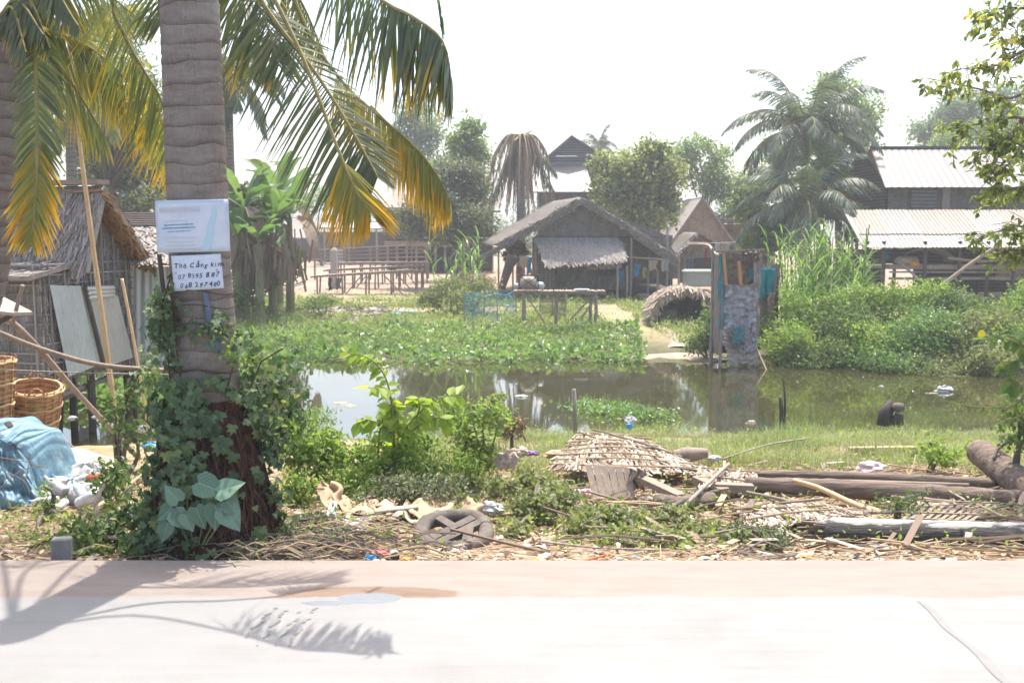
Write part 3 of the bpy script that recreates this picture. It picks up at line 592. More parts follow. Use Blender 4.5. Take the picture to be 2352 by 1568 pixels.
def text(s_, f, u, v, size, parent, mat, shear=.2):
    mb = MB(); x0 = 0.0; W = (f(1, 0) - f(0, 0)).length; H = (f(0, 1) - f(0, 0)).length
    for ch in s_:
        if ch == ' ': x0 += .34; continue
        cu = bpy.data.curves.new('handwriting', 'FONT'); cu.body = ch; cu.size = rng.uniform(.9, 1.12); cu.shear = shear + rng.normal() * .1; cu.offset = rng.uniform(.004, .022); cu.resolution_u = 2
        o = bpy.data.objects.new('t', cu); COL.objects.link(o); bpy.context.view_layer.update()
        me = bpy.data.meshes.new_from_object(o.evaluated_get(bpy.context.evaluated_depsgraph_get())); bpy.data.objects.remove(o)
        V = np.zeros(len(me.vertices) * 3); me.vertices.foreach_get('co', V); V = V.reshape(-1, 3); a = rng.normal() * .09; ca, sa = math.cos(a), math.sin(a); dy = rng.normal() * .05
        Q = [tuple(f(u + (x0 + x * ca - y * sa) * size / W, v - ((x * sa + y * ca + dy) * size) / H, .006)) for x, y, _ in V]
        mb.add(Q, [tuple(p.vertices) for p in me.polygons]); x0 += V[:, 0].max() + rng.uniform(.03, .09)
    return mb.build('handwriting', mat, parent)
text('Thô Cẳng kính', fB, .04, .36, .047, sB, m_ink)
text('07 8395 887', fB, .1, .66, .046, sB, m_ink)
text('068 297480', fB, .13, .92, .046, sB, m_ink)
mb = MB()
for u_, v_ in ((.07, .5), (.9, .47)): p = fB(u_, v_, .006); mb.lathe([(0, 0), (.006, 0), (.006, .004)], p, 8)
mb.each('nail', m_darkwood, sB)
mb = MB(); pa = [tp(388, 583), tp(398, 668)]; mb.beam(pa[0] + Vector((0, -.2, 0)), pa[1] + Vector((0, -.2, 0)), .025, .02, up=(0, 1, 0)); tag(mb.build('wood_batten', m_darkwood), 'thin dark batten along the left edge of the handwritten sign', 'batten')
mb = MB()
for py in (668, 700, 742, 845): 
    pts = []
    for a in np.linspace(math.pi * 1.02, math.pi * 1.98, 14):
        c_ = at(np.interp(py, [640, 840], [463, 474]), py, TY); pts.append((c_.x + .247 * math.cos(a), c_.y + .247 * math.sin(a), c_.z + .02 * math.sin(a * 3)))
    mb.tube(pts, .004, 5)
mb.each('binding_wire', m_darkwood, palm)
# ---- climbing vine and its leaves
vine = thing('climbing_vine', 'dense green ivy-like vine covering the foot of the signed palm trunk', 'vine', base)
mb = MB(); mb2 = MB()
def cone(px, py): return None
n = 1150; aa = rng.uniform(math.pi * .95, math.pi * 2.05, n); t = rng.random(n) ** .75
dens = .5 + .5 * np.sin(aa * 5 + t * 7) * np.sin(t * 9 + aa * 2); keep = rng.random(n) < .04 + 1.15 * (dens > .52); aa = aa[keep]; t = t[keep]
rad = .58 - .27 * t ** .6 + rng.uniform(-.02, .09, len(t)); topz = tp(478, 880).z
P = np.stack([base.x - .06 * t + rad * np.cos(aa), base.y + rad * np.sin(aa), base.z + .1 + t * (topz - base.z)], 1)
Nn = np.stack([np.cos(aa), np.sin(aa), np.full(len(aa), .35)], 1) + rng.normal(size=P.shape) * .28
inst(IVY, P, np.stack([rng.normal(size=len(P)) * .5, rng.normal(size=len(P)) * .2, np.full(len(P), -1.)], 1), Nn, rng.uniform(.05, .1, len(P)), mb, 0, 1.15)
# leaf masses at the flanks (picture outline)
def blobs(l, n, size, tp_=IVY, per=5, sp=.05, m=mb, mi=0, droop=.5):
    L = []
    for (px, py, Yv, r, ry) in l: q = at(px, py, Yv); s_ = Yv / F; L.append((q.x, q.y, q.z, r * s_, .22, ry * s_))
    foliage(m, L, n, size, tp_, per, sp, droop, mi, .3, .4)
blobs([(405, 960, 7.2, 20, 60), (380, 1080, 7.1, 30, 60), (350, 1200, 7.0, 45, 45), (430, 1245, 6.95, 80, 24), (402, 800, 7.1, 16, 60), (390, 725, 7.1, 14, 50), (380, 700, 7.1, 20, 12), (375, 770, 7.1, 22, 25)], 1100, .06)
blobs([(610, 860, 7.3, 50, 50), (590, 930, 7.3, 45, 50), (650, 930, 7.5, 50, 70), (620, 1010, 7.4, 45, 60), (665, 1000, 7.6, 45, 45), (640, 835, 7.6, 45, 28), (565, 800, 7.2, 25, 35), (500, 738, 7.0, 25, 10), (450, 770, 7.0, 14, 16), (440, 890, 7.0, 30, 14)], 820, .055)
mb.build('leaves', m_vine, vine)
mb = MB(); 
blobs([(520, 770, 7.0, 40, 30), (570, 830, 7.1, 40, 30), (640, 960, 7.3, 40, 50), (680, 1000, 7.5, 40, 40)], 260, .045, OVAL, 4, .04, mb); mb.build('pale_leaves', m_bright, vine)
mb = MB()
for i in range(26):
    a = rng.uniform(math.pi, 2 * math.pi); pts = []
    for j in range(10):
        tt = j / 9 * rng.uniform(.9, 1); a += rng.normal() * .13; r = .60 - .33 * tt ** .6; pts.append((base.x - .06 * tt + r * math.cos(a), base.y + r * math.sin(a), base.z + tt * 1.15))
    mb.tube(pts, .006, 5)
for pts in [[(395, 900), (380, 780), (372, 700), (390, 640)], [(420, 900), (405, 800), (398, 700), (385, 655)], [(520, 900), (540, 820), (520, 770), (480, 745)], [(575, 890), (600, 830), (650, 800)]]:
    mb.tube([at(a_, b_, TY - .28) for a_, b_ in pts], .006, 5)
mb.build('stems', m_root, vine)
# broad pale leaves at the foot
pl = thing('broadleaf_plant', 'low plant with large pale heart-shaped leaves at the foot of the palm', 'plant', gr(450, 1250))
mb = MB()
for (px, py, dx, dz, s_) in [(455, 1107, 65, -30, 100), (500, 1130, 60, 25, 95), (515, 1165, 50, -70, 95), (410, 1150, -35, 50, 70), (400, 1175, 40, -60, 75), (385, 1200, -20, -60, 70), (425, 1180, 25, -50, 65), (450, 1165, 30, -80, 80), (495, 1160, 0, -85, 85), (395, 1165, -35, -30, 65), (520, 1150, 35, -40, 70)]:
    q = at(px, py, 6.62); v_ = Vector((dx, 0, dz)).normalized(); inst(HEART, [tuple(q)], [(v_.x, rng.uniform(-.3, .1), v_.z)], [(rng.normal() * .3, -1, .6)], s_ * 4.7 / F, mb)
m_bl, nt, out = newmat('leaf_pale_broad'); uvn = nt.nodes.new('ShaderNodeUVMap'); sx = nt.nodes.new('ShaderNodeSeparateXYZ'); nt.links.new(uvn.outputs[0], sx.inputs[0]); g = nt.nodes.new('ShaderNodeNewGeometry')
ax = math_(nt, 'ABSOLUTE', math_(nt, 'SUBTRACT', sx.outputs[1], .5)); rib = math_(nt, 'LESS_THAN', ax, .018); vn = math_(nt, 'GREATER_THAN', math_(nt, 'SINE', math_(nt, 'MULTIPLY', math_(nt, 'SUBTRACT', sx.outputs[0], math_(nt, 'MULTIPLY', ax, .9)), 44.0)), .86)
cc = ramp(nt, math_(nt, 'ADD', math_(nt, 'MULTIPLY', g.outputs['Random Per Island'], .6), math_(nt, 'MULTIPLY', noise(nt, 18, 4, vec(nt)), .4)), [(.15, (.06, .12, .07)), (.5, (.1, .18, .115)), (.85, (.17, .26, .18))]); cc = mixc(nt, math_(nt, 'MULTIPLY', math_(nt, 'MAXIMUM', rib, math_(nt, 'MULTIPLY', vn, .4)), .5), cc, (.26, .36, .25))
prin(nt, out, cc, .45, .4, noise(nt, 25, 3, vec(nt)), .3, .01); mb.build('leaves', m_bl, pl)
mb = MB()
for px in (400, 430, 470, 500, 520): mb.tube([at(450 + (px - 450) * .3, 1250, 6.7), at(px, 1180, 6.68), at(px, 1130, 6.66)], .006, 5)
mb.build('stems', m_vine, pl)
# ---- left palm
lp0 = Vector((at(-230, 1200, 7.6).x, 7.7, float(h(-5, 7.7))))
LP = thing('palm_tree', 'leaning palm trunk cut off by the left edge with hanging green and yellow fronds', 'palm tree', lp0)
l7 = lambda a, b: at(a, b, 7.6)
trunk('trunk', [lp0, l7(-135, 900), l7(-52, 640), l7(-22, 400), l7(-6, 200), l7(-4, 60)], [.26, .22, .205, .2, .2, .2], LP)
lc = l7(0, 40)
def fl(mat, pts, **k):
    pp = [at(*p) if not isinstance(p, Vector) else p for p in pts]; return frond_obj(mat, LP, pp, **k)
fl(m_frondg, [(60, -120, 7.3), (78, 60, 7.2), (84, 250, 7.1), (84, 400, 7.1), (72, 560, 7.1)], n=90, leafL=.38, wid=.035, sides=((1, -.2, -.25), (-1, -.2, -.25)), out=1, fwd=.6, down=.2, sag=.35, jit=.05, lens=(.85, .7), t0=.1)
fl(m_frondy, [(86, 330, 7.05), (84, 430, 7.05), (72, 555, 7.05)], n=44, leafL=.36, wid=.028, sides=((1, -.2, -.35), (-1, -.2, -.35)), out=1, fwd=.9, down=.3, sag=.3, jit=.07)
for e, mid in [((115, 110), (60, -10)), ((100, 80), (40, 0)), ((60, 120), (30, 20)), ((180, 60), (90, -60))]:
    fl(m_frond, [lc, (*mid, 7.3), (*e, 7.0)], n=60, leafL=.32, wid=.03, sides=((-.3, -.6, -1), (.3, -.6, -1)), out=.8, fwd=.4, down=.8, sag=.6, jit=.12)
for e, mid in [((420, 330, 9.5), (220, 120, 8.6)), ((300, 260, 9.0), (170, 80, 8.4)), ((330, 50, 9.2), (170, -50, 8.2)), ((250, 330, 8.9), (140, 160, 8.2))]:
    fl(m_frondm, [lc, mid, e], n=70, leafL=.55, wid=.028, sides=((.2, .4, -1), (-.3, -.5, -.8)), out=.8, fwd=.5, down=.45, sag=.4, jit=.12)
for (dx, dy) in [(-1.5, -3.0), (-3, -2), (-3.4, .3)]:
    e = lc + Vector((dx, dy, .9)); mid = lc + Vector((dx * .5, dy * .5, 1.3)); sv = Vector((-dy, dx, 0)).normalized()
    frond_obj(m_frond, LP, [lc, mid, e], n=70, leafL=.7, wid=.042, sides=(tuple(sv), tuple(-sv)), out=1, fwd=.3, down=.25, sag=.4, jit=.08, t0=.15)
# ---- bamboo poles and ropes
def pole(pts, r, label, mat=None, name='bamboo_pole', cat='pole', group=None, nodes=False):
    P = spline(pts, 40); mb = MB(); rs = np.linspace(r[0], r[1], 40) if isinstance(r, tuple) else np.full(40, r)
    if nodes: rs = rs * (1 + .12 * (np.arange(40) % 4 == 0))
    mb.tube(P, rs, 8); return tag(mb.build(name, mat or m_bamboo, smooth=not nodes), label, cat, group)
pole([at(143, -60, 10.9), at(170, 220, 10.8), at(205, 500, 10.7), at(245, 800, 10.6), at(281, 1090, 10.5)], (.018, .034), 'tall orange bamboo pole leaning from ground to top left sky', nodes=True)
pole([at(280, 640, 13.6), at(305, 770, 13.5), at(345, 1010, 13.4)], .022, 'thin reddish pole leaning on the end of the stilt hut')
pole([at(-30, 700, 10.4), at(60, 770, 10.6), at(180, 905, 11.2), at(345, 1080, 11.9)], (.04, .03), 'grey diagonal pole running down from the left edge past the baskets', m_polewood, 'wooden_pole')
pole([at(-30, 752, 8.9), at(90, 800, 9.2), at(230, 838, 9.6), at(400, 852, 10.2)], .024, 'curved thin stick reaching from the left edge to the palm trunk', m_polewood, 'wooden_pole')
pole([at(100, 972, 11.6), at(150, 1015, 11.8), at(205, 1072, 12)], .035, 'short pale stick slanting down right of the big basket', m_polewood, 'wooden_pole')
pole([at(20, 782, 9.4), at(35, 720, 9.35), at(52, 655, 9.3)], .02, 'short dark stick tied with red cord in front of the baskets', m_greywood, 'wooden_pole')
pole([at(-20, 848, 9.0), at(200, 856, 9.5), at(400, 860, 10.0)], .006, 'taut thin cord crossing in front of the two baskets', m_rope, 'cord', 'cord')
mb = MB(); q = [at(-20, 690, 9.5), at(5, 680, 9.5), at(42, 698, 9.45), at(75, 716, 9.4), at(30, 718, 9.2), at(-20, 712, 9.2)]
mb.add([tuple(p) for p in q] + [tuple(p - Vector((0, 0, .03))) for p in q], [(0, 1, 2, 3, 4, 5), (11, 10, 9, 8, 7, 6)] + [(i, (i + 1) % 6, (i + 1) % 6 + 6, i + 6) for i in range(6)])
tag(mb.build('awning_board', m_sack), 'pale pointed board poking in from the left edge above the baskets', 'board')
pole([at(-10, 742, 9.5), at(30, 722, 9.45)], .03, 'dark prop under the pale pointed board at the left edge', m_darkwood, 'wooden_pole')
# ---- wicker baskets
m_wick, nt, out = newmat('wicker'); v = vec(nt, 'Object'); wv = nt.nodes.new('ShaderNodeTexWave'); wv.bands_direction = 'Z'; wv.inputs['Scale'].default_value = 6; wv.inputs['Distortion'].default_value = 3; nt.links.new(v, wv.inputs[0]); n1 = noise(nt, 12, 5, v)
c = mixc(nt, 1.0, ramp(nt, n1, [(.3, (.3, .16, .07)), (.6, (.52, .32, .16)), (.8, (.6, .42, .25))]), ramp(nt, wv.outputs['Fac'], [(0, (.6, .55, .5)), (.3, (1, 1, 1))]), 'MULTIPLY'); prin(nt, out, c, .7, .3, wv.outputs['Fac'], .5, .02)
def basket(c, r0, r1, H, label, tilt=(0, 0)):
    o = thing('wicker_basket', label, 'basket', c, 'tall wicker baskets'); 
    mb = MB(); prof = []; N = 26
    for i in range(N + 1): t = i / N; prof.append((r0 + (r1 - r0) * t ** .8 + .006 * math.sin(t * 60), H * t))
    prof += [(r1 - .025, H), (r1 - .03, H * .9), (r0 - .02, .02), (0, .02)]; mb.lathe([(0, 0)] + prof, (0, 0, 0), 32); mb.build('body', m_wick, o, local=True)
    for zz in (.28, .5, .73, .97):
        mb = MB(); rr = r0 + (r1 - r0) * zz ** .8 + .012; mb.tube([(rr * math.cos(a), rr * math.sin(a), H * zz + .008 * math.sin(a * 9)) for a in np.linspace(0, 2 * math.pi, 40)], .014, 6); mb.build('band', m_bamboo, o, local=True)
    mb = MB()
    for k in range(18):
        a = k / 18 * 6.283 + rng.normal() * .05; mb.tube([((r0 + (r1 - r0) * t ** .8 + .01) * math.cos(a), (r0 + (r1 - r0) * t ** .8 + .01) * math.sin(a), H * t) for t in (0, .25, .5, .75, 1.03)], .007, 5)
    mb.build('stake', m_wick, o, local=True)
    for a0 in (4.9, 1.7):
        mb = MB(); mb.tube([(r1 * math.cos(a0 + d) * 1.02, r1 * math.sin(a0 + d) * 1.02, H * .97 + .09 * math.cos(d / .32 * 1.57)) for d in np.linspace(-.32, .32, 9)], .011, 6); mb.build('handle', m_wick, o, local=True)
    o.rotation_euler = (tilt[0], tilt[1], .3); return o
q = at(82, 1030, 10.6); basket((q.x, q.y, q.z), .17, .27, .72, 'orange-brown wicker basket leaning open beside the taller basket', (R(12), R(4)))
q = at(-28, 1030, 10.0); basket((q.x, q.y, q.z), .2, .26, .93, 'taller pale wicker basket cut off by the left edge of the picture', (0, R(2)))
mb = MB(); mb.grid(lambda u, v: (at(-60, 1040, 10.3).x + 1.3 * u, 9.9 + 1.3 * v, h(-5, 10.5) + .33 * math.sin(u * 3.1) ** .5 * math.sin(.3 + v * 2.5) + .02 * math.sin(u * 17) * math.sin(v * 13)), 14, 10)
tag(mb.build('rubbish_heap', m_sack, smooth=True), 'heap of pale rubbish the wicker baskets stand on', 'heap')
# ---- blue tarpaulin bundle
m_tarp = mnoise('blue_tarpaulin', [(.07, .14, .19), (.12, .23, .3), (.3, .4, .44)], 4.5, rough=.5, spec=.4, bs=.6, bscale=14)
Yt = 8.9
from mathutils import noise as mno
def tarp(u, v):
    px = -40 + 140 * u; top = np.interp(px, [-40, 10, 40, 66, 100], [990, 1012, 1030, 1060, 1165]); bot = 1175
    q = at(px, top + (bot - top) * v, Yt - .25 * v + .03 * math.sin(u * 9 - v * 7) - .1 * abs(mno.noise(Vector((u * 4, v * 3, 1)))) - .06 * abs(mno.noise(Vector((u * 11, v * 9, 5))))); return tuple(q)
mb = MB(); mb.grid(tarp, 80, 44)
def tarp2(u, v): q = Vector(tarp(u, 0)); return (q.x + .05 * v, q.y + .75 * v, q.z + .05 * math.sin(v * 3.1) + .02 * math.sin(u * 15 + v * 6))
mb.grid(tarp2, 80, 16); tag(mb.build('tarpaulin', m_tarp, smooth=True, thick=.006), 'blue tarpaulin bundle in front of the baskets at the left edge', 'tarpaulin')
for pts in [[(0, 1050), (60, 1060), (110, 1075)], [(20, 1085), (60, 1110), (65, 1165), (10, 1195)], [(70, 1040), (62, 1090), (55, 1100)], [(0, 1120), (50, 1080), (100, 1070)]]:
    mb = MB(); mb.tube(spline([at(a_, b_, Yt - .3) for a_, b_ in pts], 14), .004, 5); tag(mb.build('cord', m_rope), 'thin pale cord tangled over the blue tarpaulin', 'cord', 'cords over the blue tarpaulin')
mb = MB(); q = at(8, 990, 9.2); mb.lathe([(0, 0), (.07, .01), (.09, .05), (.06, .09), (0, .1)], q, 10); tag(mb.build('rubber_boot', m_darkwood), 'small black rubber lump on top of the blue tarpaulin', 'lump')
# ---- plastic bottles and bags
m_pet, nt, out = newmat('clear_plastic'); p = prin(nt, out, (.75, .78, .8), .18, .6); p.inputs['Transmission Weight'].default_value = .35
m_col = {'white': m_white, 'clear': m_pet, 'orange': msolid('orange_plastic', (.65, .28, .05), .4), 'red': msolid('red_brown_plastic', (.42, .1, .04), .35, .5), 'blue': msolid('blue_plastic', (.05, .3, .55), .4), 'green': msolid('green_plastic', (.2, .45, .35), .4), 'pink': msolid('pink_plastic', (.6, .35, .35), .5)}
def bottle(px, py, Yv, L, kind, az, label, el=.1, z=None):
    q = at(px, py, Yv); o = thing('plastic_bottle', label, 'bottle', q, 'empty bottles in the rubbish beside the palm')
    r = L * .17; mb = MB(); mb.lathe([(0, 0), (r * .9, 0), (r, L * .04), (r, L * .3), (r * .92, L * .34), (r, L * .38), (r, L * .62), (r * .6, L * .78), (r * .36, L * .86), (r * .36, L * .93), (0, L * .93)], (0, 0, 0), 12); mb.build('body', m_col[kind], o, local=True, smooth=True)
    mb = MB(); mb.lathe([(0, L * .93), (r * .42, L * .93), (r * .42, L), (0, L)], (0, 0, 0), 10); mb.build('cap', m_col['blue' if kind == 'clear' else 'white'], o, local=True)
    o.rotation_euler = (R(90) - el, 0, az); return o
bottle(205, 1100, 9.3, .32, 'red', 1.25, 'large reddish-brown bottle lying on the rubbish left of the palm')
bottle(100, 1065, 9.6, .2, 'orange', .6, 'orange bottle on the rubbish just right of the tarpaulin')
spots = [(105, 1095), (120, 1110), (142, 1120), (160, 1110), (190, 1105), (210, 1120), (228, 1130), (115, 1135), (135, 1145), (90, 1062), (120, 1055), (150, 1070), (140, 1100), (165, 1062), (185, 1080), (130, 1085), (110, 1078), (175, 1120), (150, 1130), (195, 1135), (215, 1135), (160, 1095), (205, 1070), (225, 1060), (125, 1120), (180, 1148), (150, 1150), (100, 1045), (60, 1032), (75, 1040), (240, 1085), (235, 1110)]
for i, (px, py) in enumerate(spots):
    g_ = gr(px, py + 25); bottle(px, py + rng.uniform(0, 8), max(8.6, g_.y - .1), rng.uniform(.2, .3), 'clear' if i % 3 else 'white', rng.uniform(0, 6.28), 'crushed pale plastic bottle in the rubbish left of the palm', rng.uniform(-.1, .5))
for i, (px, py, Yv, r, kind, lab) in enumerate([(160, 1135, 9.0, 60, 'white', 'greyish white plastic sack lying below the bottles'), (215, 1145, 8.9, 60, 'white', 'flattened white plastic sack touching the vine at the palm foot'), (140, 1065, 9.8, 60, 'clear', 'clear crumpled plastic bag under the bottles'), (195, 1095, 9.6, 55, 'white', 'white crumpled bag behind the reddish bottle'), (165, 960, 14.8, 11, 'white', 'round white bag under the stilt hut near its front post'), (220, 958, 15.2, 9, 'white', 'white bag under the middle of the stilt hut'), (325, 985, 14.2, 16, 'white', 'white rag hanging right of the stilt hut posts'), (345, 1025, 12.5, 20, 'blue', 'bright blue bag near the foot of the bamboo pole')]):
    q = at(px, py, Yv); s_ = r * Yv / F; mb = MB()
    mb.grid(lambda u, v: (q.x + s_ * (1 + .22 * math.sin(9 * u * 6.28 / 6 + v * 7 + i)) * math.cos(u * 6.283) * math.sin(v * 3.1416), q.y + s_ * .7 * math.sin(u * 6.283) * math.sin(v * 3.1416), q.z + s_ * .5 * math.cos(v * 3.1416) * (1 + .25 * math.sin(u * 25))), 22, 12)
    tag(mb.build('plastic_bag', m_col[kind]), lab, 'plastic bag')
# dry frond lying on the ground
mb = MB(); frond(mb, [at(345, 1085, 8.6), at(260, 1140, 8.2), at(150, 1215, 7.4), at(-20, 1290, 6.9)], 90, .5, .014, ((-.3, -.6, -.6), (-.1, .6, .2)), .25, .95, .25, .1, .05, 3, .035, jit=.1, miss=0)
tag(mb.build('fallen_frond', [m_deadf, m_drystalk]), 'dried brown palm frond trailing from the palm foot to the left edge', 'palm frond')
mb = MB(); q = gr(125, 1300); mb.box((q.x, q.y + .12, .02), (.13, .08, .2), .2); o = mb.build('concrete_marker', msolid('concrete', (.2, .195, .19), .9, var=.3)); bm = o.modifiers.new('b', 'BEVEL'); bm.width = .01; tag(o, 'small grey concrete marker block at the road edge on the left', 'marker')
# ================================================================== left stilt hut
C1 = Vector((-7.06, 15.0, 0)); C2 = Vector((-6.5, 17.0, 0)); dv = (C2 - C1).normalized(); fvv = Vector((-dv.y, dv.x, 0)); H0, H1, HR = .05, 1.76, 2.9
hut = thing('stilt_hut', 'grey thatched hut on posts over the water left of the palm', 'hut', (C1.x, C1.y, -1.1))
DL = (C2 - C1).length; FL = 3.6
def hp(a, b, z): q = C1 + dv * a + fvv * b; return Vector((q.x, q.y, z))   # a along the end wall, b to the left
m_hutw = weave('hut_weave', (.22, .205, .2), (.33, .31, .3), 9, 1.6, .6); m_cl = mnoise('grey_cladding', [(.12, .11, .108), (.24, .225, .22), (.4, .38, .365)], 9, (3, 3, .5), .9, .5, isl=.6)
mb = MB(); A = [hp(0, 0, H0), hp(DL, 0, H0), hp(DL, 0, H1), hp(DL / 2, 0, HR), hp(.62, 0, H1), hp(0, 0, H1)]; B = [p + fvv * .05 for p in A]
mb.add([tuple(p) for p in A + B], [(0, 1, 2, 3, 4, 5), (11, 10, 9, 8, 7, 6)] + [(i, (i + 1) % 6, (i + 1) % 6 + 6, i + 6) for i in range(6)]); mb.build('end_wall', m_hutw, hut)
mb = MB(); a_, b_ = hp(0, .052, (H0 + H1) / 2), hp(0, FL, (H0 + H1) / 2); mb.beam(a_, b_, .05, H1 - H0); mb.build('front_wall', m_hutw, hut)
mb = MB(); mb.beam(hp(DL, .052, (H0 + H1) / 2), hp(DL, FL, (H0 + H1) / 2), .05, H1 - H0); mb.build('back_wall', m_hutw, hut)
mb = MB()
for i in range(12):
    z = H0 + .06 + (H1 - H0) * i / 11.5; mb.beam(hp(-.02, -.035, z), hp(DL, -.035, z + rng.normal() * .015), .02, .022)
    mb.beam(hp(-.06, 0, z), hp(-.06, FL, z + rng.normal() * .02), .02, .024)
for i in range(7):
    a = DL * (i + .3) / 7; mb.beam(hp(a, -.06, H0 - .05), hp(a + rng.normal() * .02, -.06, H1 + (min(a, DL - a) * 1.1 if a > .7 else 0)), .02, .025, up=(0, 1, 0))
for i in range(7): b = .1 + FL * i / 7; mb.beam(hp(-.085, b, H0 - .05), hp(-.085, b, H1), .02, .025, up=(0, 1, 0))
mb.build('lattice', m_cl, hut)
# vertical leaf stalk infill strips, real
mb = MB()
for i in range(900):
    a = rng.uniform(0, DL); z = rng.uniform(H0, H1 + (.9 * min(a, DL - a) if a > .7 else 0)); l = rng.uniform(.08, .3); q = hp(a, -.012, z); mb.beam(q, q + Vector((rng.normal() * .01, 0, -l)), .018, .008, up=(0, 1, 0))
for i in range(900):
    b = rng.uniform(0, FL); z = rng.uniform(H0 + .1, H1); q = hp(-.03, b, z); mb.beam(q, q + Vector((rng.normal() * .01, 0, -rng.uniform(.08, .3))), .018, .008, up=(0, 1, 0))
mb.build('palm_leaf_cladding', m_cl, hut)
def roofslope(mbx, f, n, L, wid=.03, mi=0, thick=.03):
    """shaggy thatch: f(u,v)->(point, downslope dir, normal)"""
    for i in range(n):
        u, v = rng.random(), rng.random(); p, d, nn = f(u, v); s_ = d.cross(nn).normalized(); dd = (d + s_ * rng.normal() * .2 + nn * rng.uniform(.0, .12)).normalized()
        q = p + nn * rng.uniform(.0, thick); l = L * rng.uniform(.5, 1.3); w_ = wid * rng.uniform(.5, 1.4)
        mbx.add([tuple(q - s_ * w_ / 2), tuple(q + s_ * w_ / 2), tuple(q + dd * l + s_ * w_ * .3), tuple(q + dd * l - s_ * w_ * .3)], [(0, 1, 2, 3)], mi)
mb = MB(); OV = .36
def slope(side):
    e0 = .5 if side == 0 else DL + .3; ze = H1 - .12 if side == 0 else H1 - .18
    A = [hp(DL / 2, -OV, HR + .07), hp(e0, -OV, ze), hp(e0, FL, ze), hp(DL / 2, FL, HR + .07)]
    return A
for side in (0, 1):
    A = slope(side); nn = (A[1] - A[0]).cross(A[3] - A[0]).normalized(); nn = nn if nn.z > 0 else -nn; B = [p - nn * .09 for p in A]
    mb.add([tuple(p) for p in A + B], [(0, 1, 2, 3), (7, 6, 5, 4)] + [(i, (i + 1) % 4, (i + 1) % 4 + 4, i + 4) for i in range(4)])
    d = (A[1] - A[0]).normalized()
    roofslope(mb, lambda u, v: (A[0].lerp(A[1], v).lerp(A[3].lerp(A[2], v), u), d, nn), 1500, .22, .035)
mb.build('roof', m_thatch, hut)
mb = MB(); A = [hp(.62, -.1, H1 + .02), hp(-.4, -.1, H1 - .16), hp(-.4, FL, H1 - .16), hp(.62, FL, H1 + .02)]; nn = Vector((0, 0, 1)); B = [p - nn * .07 for p in A]
mb.add([tuple(p) for p in A + B], [(0, 1, 2, 3), (7, 6, 5, 4)] + [(i, (i + 1) % 4, (i + 1) % 4 + 4, i + 4) for i in range(4)]); d = (A[1] - A[0]).normalized(); roofslope(mb, lambda u, v: (A[0].lerp(A[1], v).lerp(A[3].lerp(A[2], v), u), d, nn), 500, .2, .035); mb.build('porch_roof', m_thatch, hut)
# brown underside and verge
mb = MB()
for side in (1,):
    A = slope(side); nn = (A[1] - A[0]).cross(A[3] - A[0]).normalized(); nn = nn if nn.z > 0 else -nn
    for i in range(26):
        t0_ = i / 26; p = A[0].lerp(A[1], t0_) - nn * .1; q = A[0].lerp(A[1], t0_ + .05) - nn * .12; mb.beam(p + fvv * .0 + Vector((.02, 0, 0)), p + fvv * .5 - nn * .03, .05, .03); 
    for i in range(420):
        u = rng.random(); p = A[0].lerp(A[1], u) + fvv * rng.uniform(-.02, .3) - nn * rng.uniform(.02, .17); dd = ((A[1] - A[0]).normalized() + Vector((rng.normal() * .25, rng.normal() * .2, rng.normal() * .2))).normalized(); mb.beam(p, p + dd * rng.uniform(.08, .2), .035, .01, up=tuple(nn))
mb.build('verge', m_brownthatch, hut)
mb = MB(); mb.beam(hp(DL / 2, -.33, HR + .13), hp(DL / 2, FL, HR + .13), .3, .07); mb.build('ridge_cap', m_palewood, hut)
mb = MB()
for (a, b, r) in [(.05, .05, .075), (DL - .1, .1, .07), (DL * .52, .1, .065), (.2, .9, .08), (.15, 1.7, .075), (DL - .1, 1.2, .07), (DL * .5, 1.2, .06), (.1, 2.6, .07), (DL - .1, 2.4, .07), (.9, .6, .06)]:
    p = hp(a, b, H0); mb.tube([p, Vector((p.x + rng.normal() * .03, p.y, -.5)), Vector((p.x + rng.normal() * .05, p.y, -1.35))], r, 8, wob=.05)
    o = mb.build('post', m_darkwood, hut); mb = MB()
mb = MB()
for a, b in [((0, .1, H0 - .06), (DL, .1, H0 - .06)), ((0, .1, H0 - .06), (0, FL, H0 - .06)), ((DL, .1, H0 - .06), (DL, FL, H0 - .06)), ((.1, .1, -.3), (DL, .3, -.2)), ((.2, .8, -.7), (DL, .2, -.1)), ((.1, 1.6, -.1), (DL, 1, -.6))]: mb.beam(hp(*a), hp(*b), .06, .07)
mb.box(hp(DL / 2, FL / 2, H0 - .01), (DL, FL, .04), math.atan2(dv.y, dv.x)); mb.build('floor_frame', m_greywood, hut)
def corrug(name, P0, P1, P2, P3, mat, label=None, parent=None, pitch=.075, amp=.011, cat='metal sheet', horiz=False, nv=2):
    """corrugated sheet between four corners tl,tr,br,bl"""
    W = (P1 - P0).length if not horiz else (P3 - P0).length; nn = (P1 - P0).cross(P3 - P0).normalized(); k = max(8, int(W / pitch * 6))
    def f(u, v):
        p = P0.lerp(P1, u).lerp(P3.lerp(P2, u), v); ph = (u if not horiz else v) * W / pitch * 2 * math.pi; return tuple(p + nn * amp * math.sin(ph))
    mb = MB(); mb.grid(f, k if not horiz else 2, nv if not horiz else k)
    o = mb.build(name, mat, parent, smooth=True, thick=.0015 if 0 else 0)
    if parent is None: tag(o, label, cat)
    return o
def hpp(a, off, z): q = C1 + dv * a - fvv * off; return Vector((q.x, q.y, z))
corrug('metal_sheet', hpp(.02, .1, 1.45), hpp(.78, .1, 1.4), hpp(1.08, .12, .12), hpp(.3, .12, .02), m_tin, 'bluish corrugated sheet patching the left half of the hut end wall')
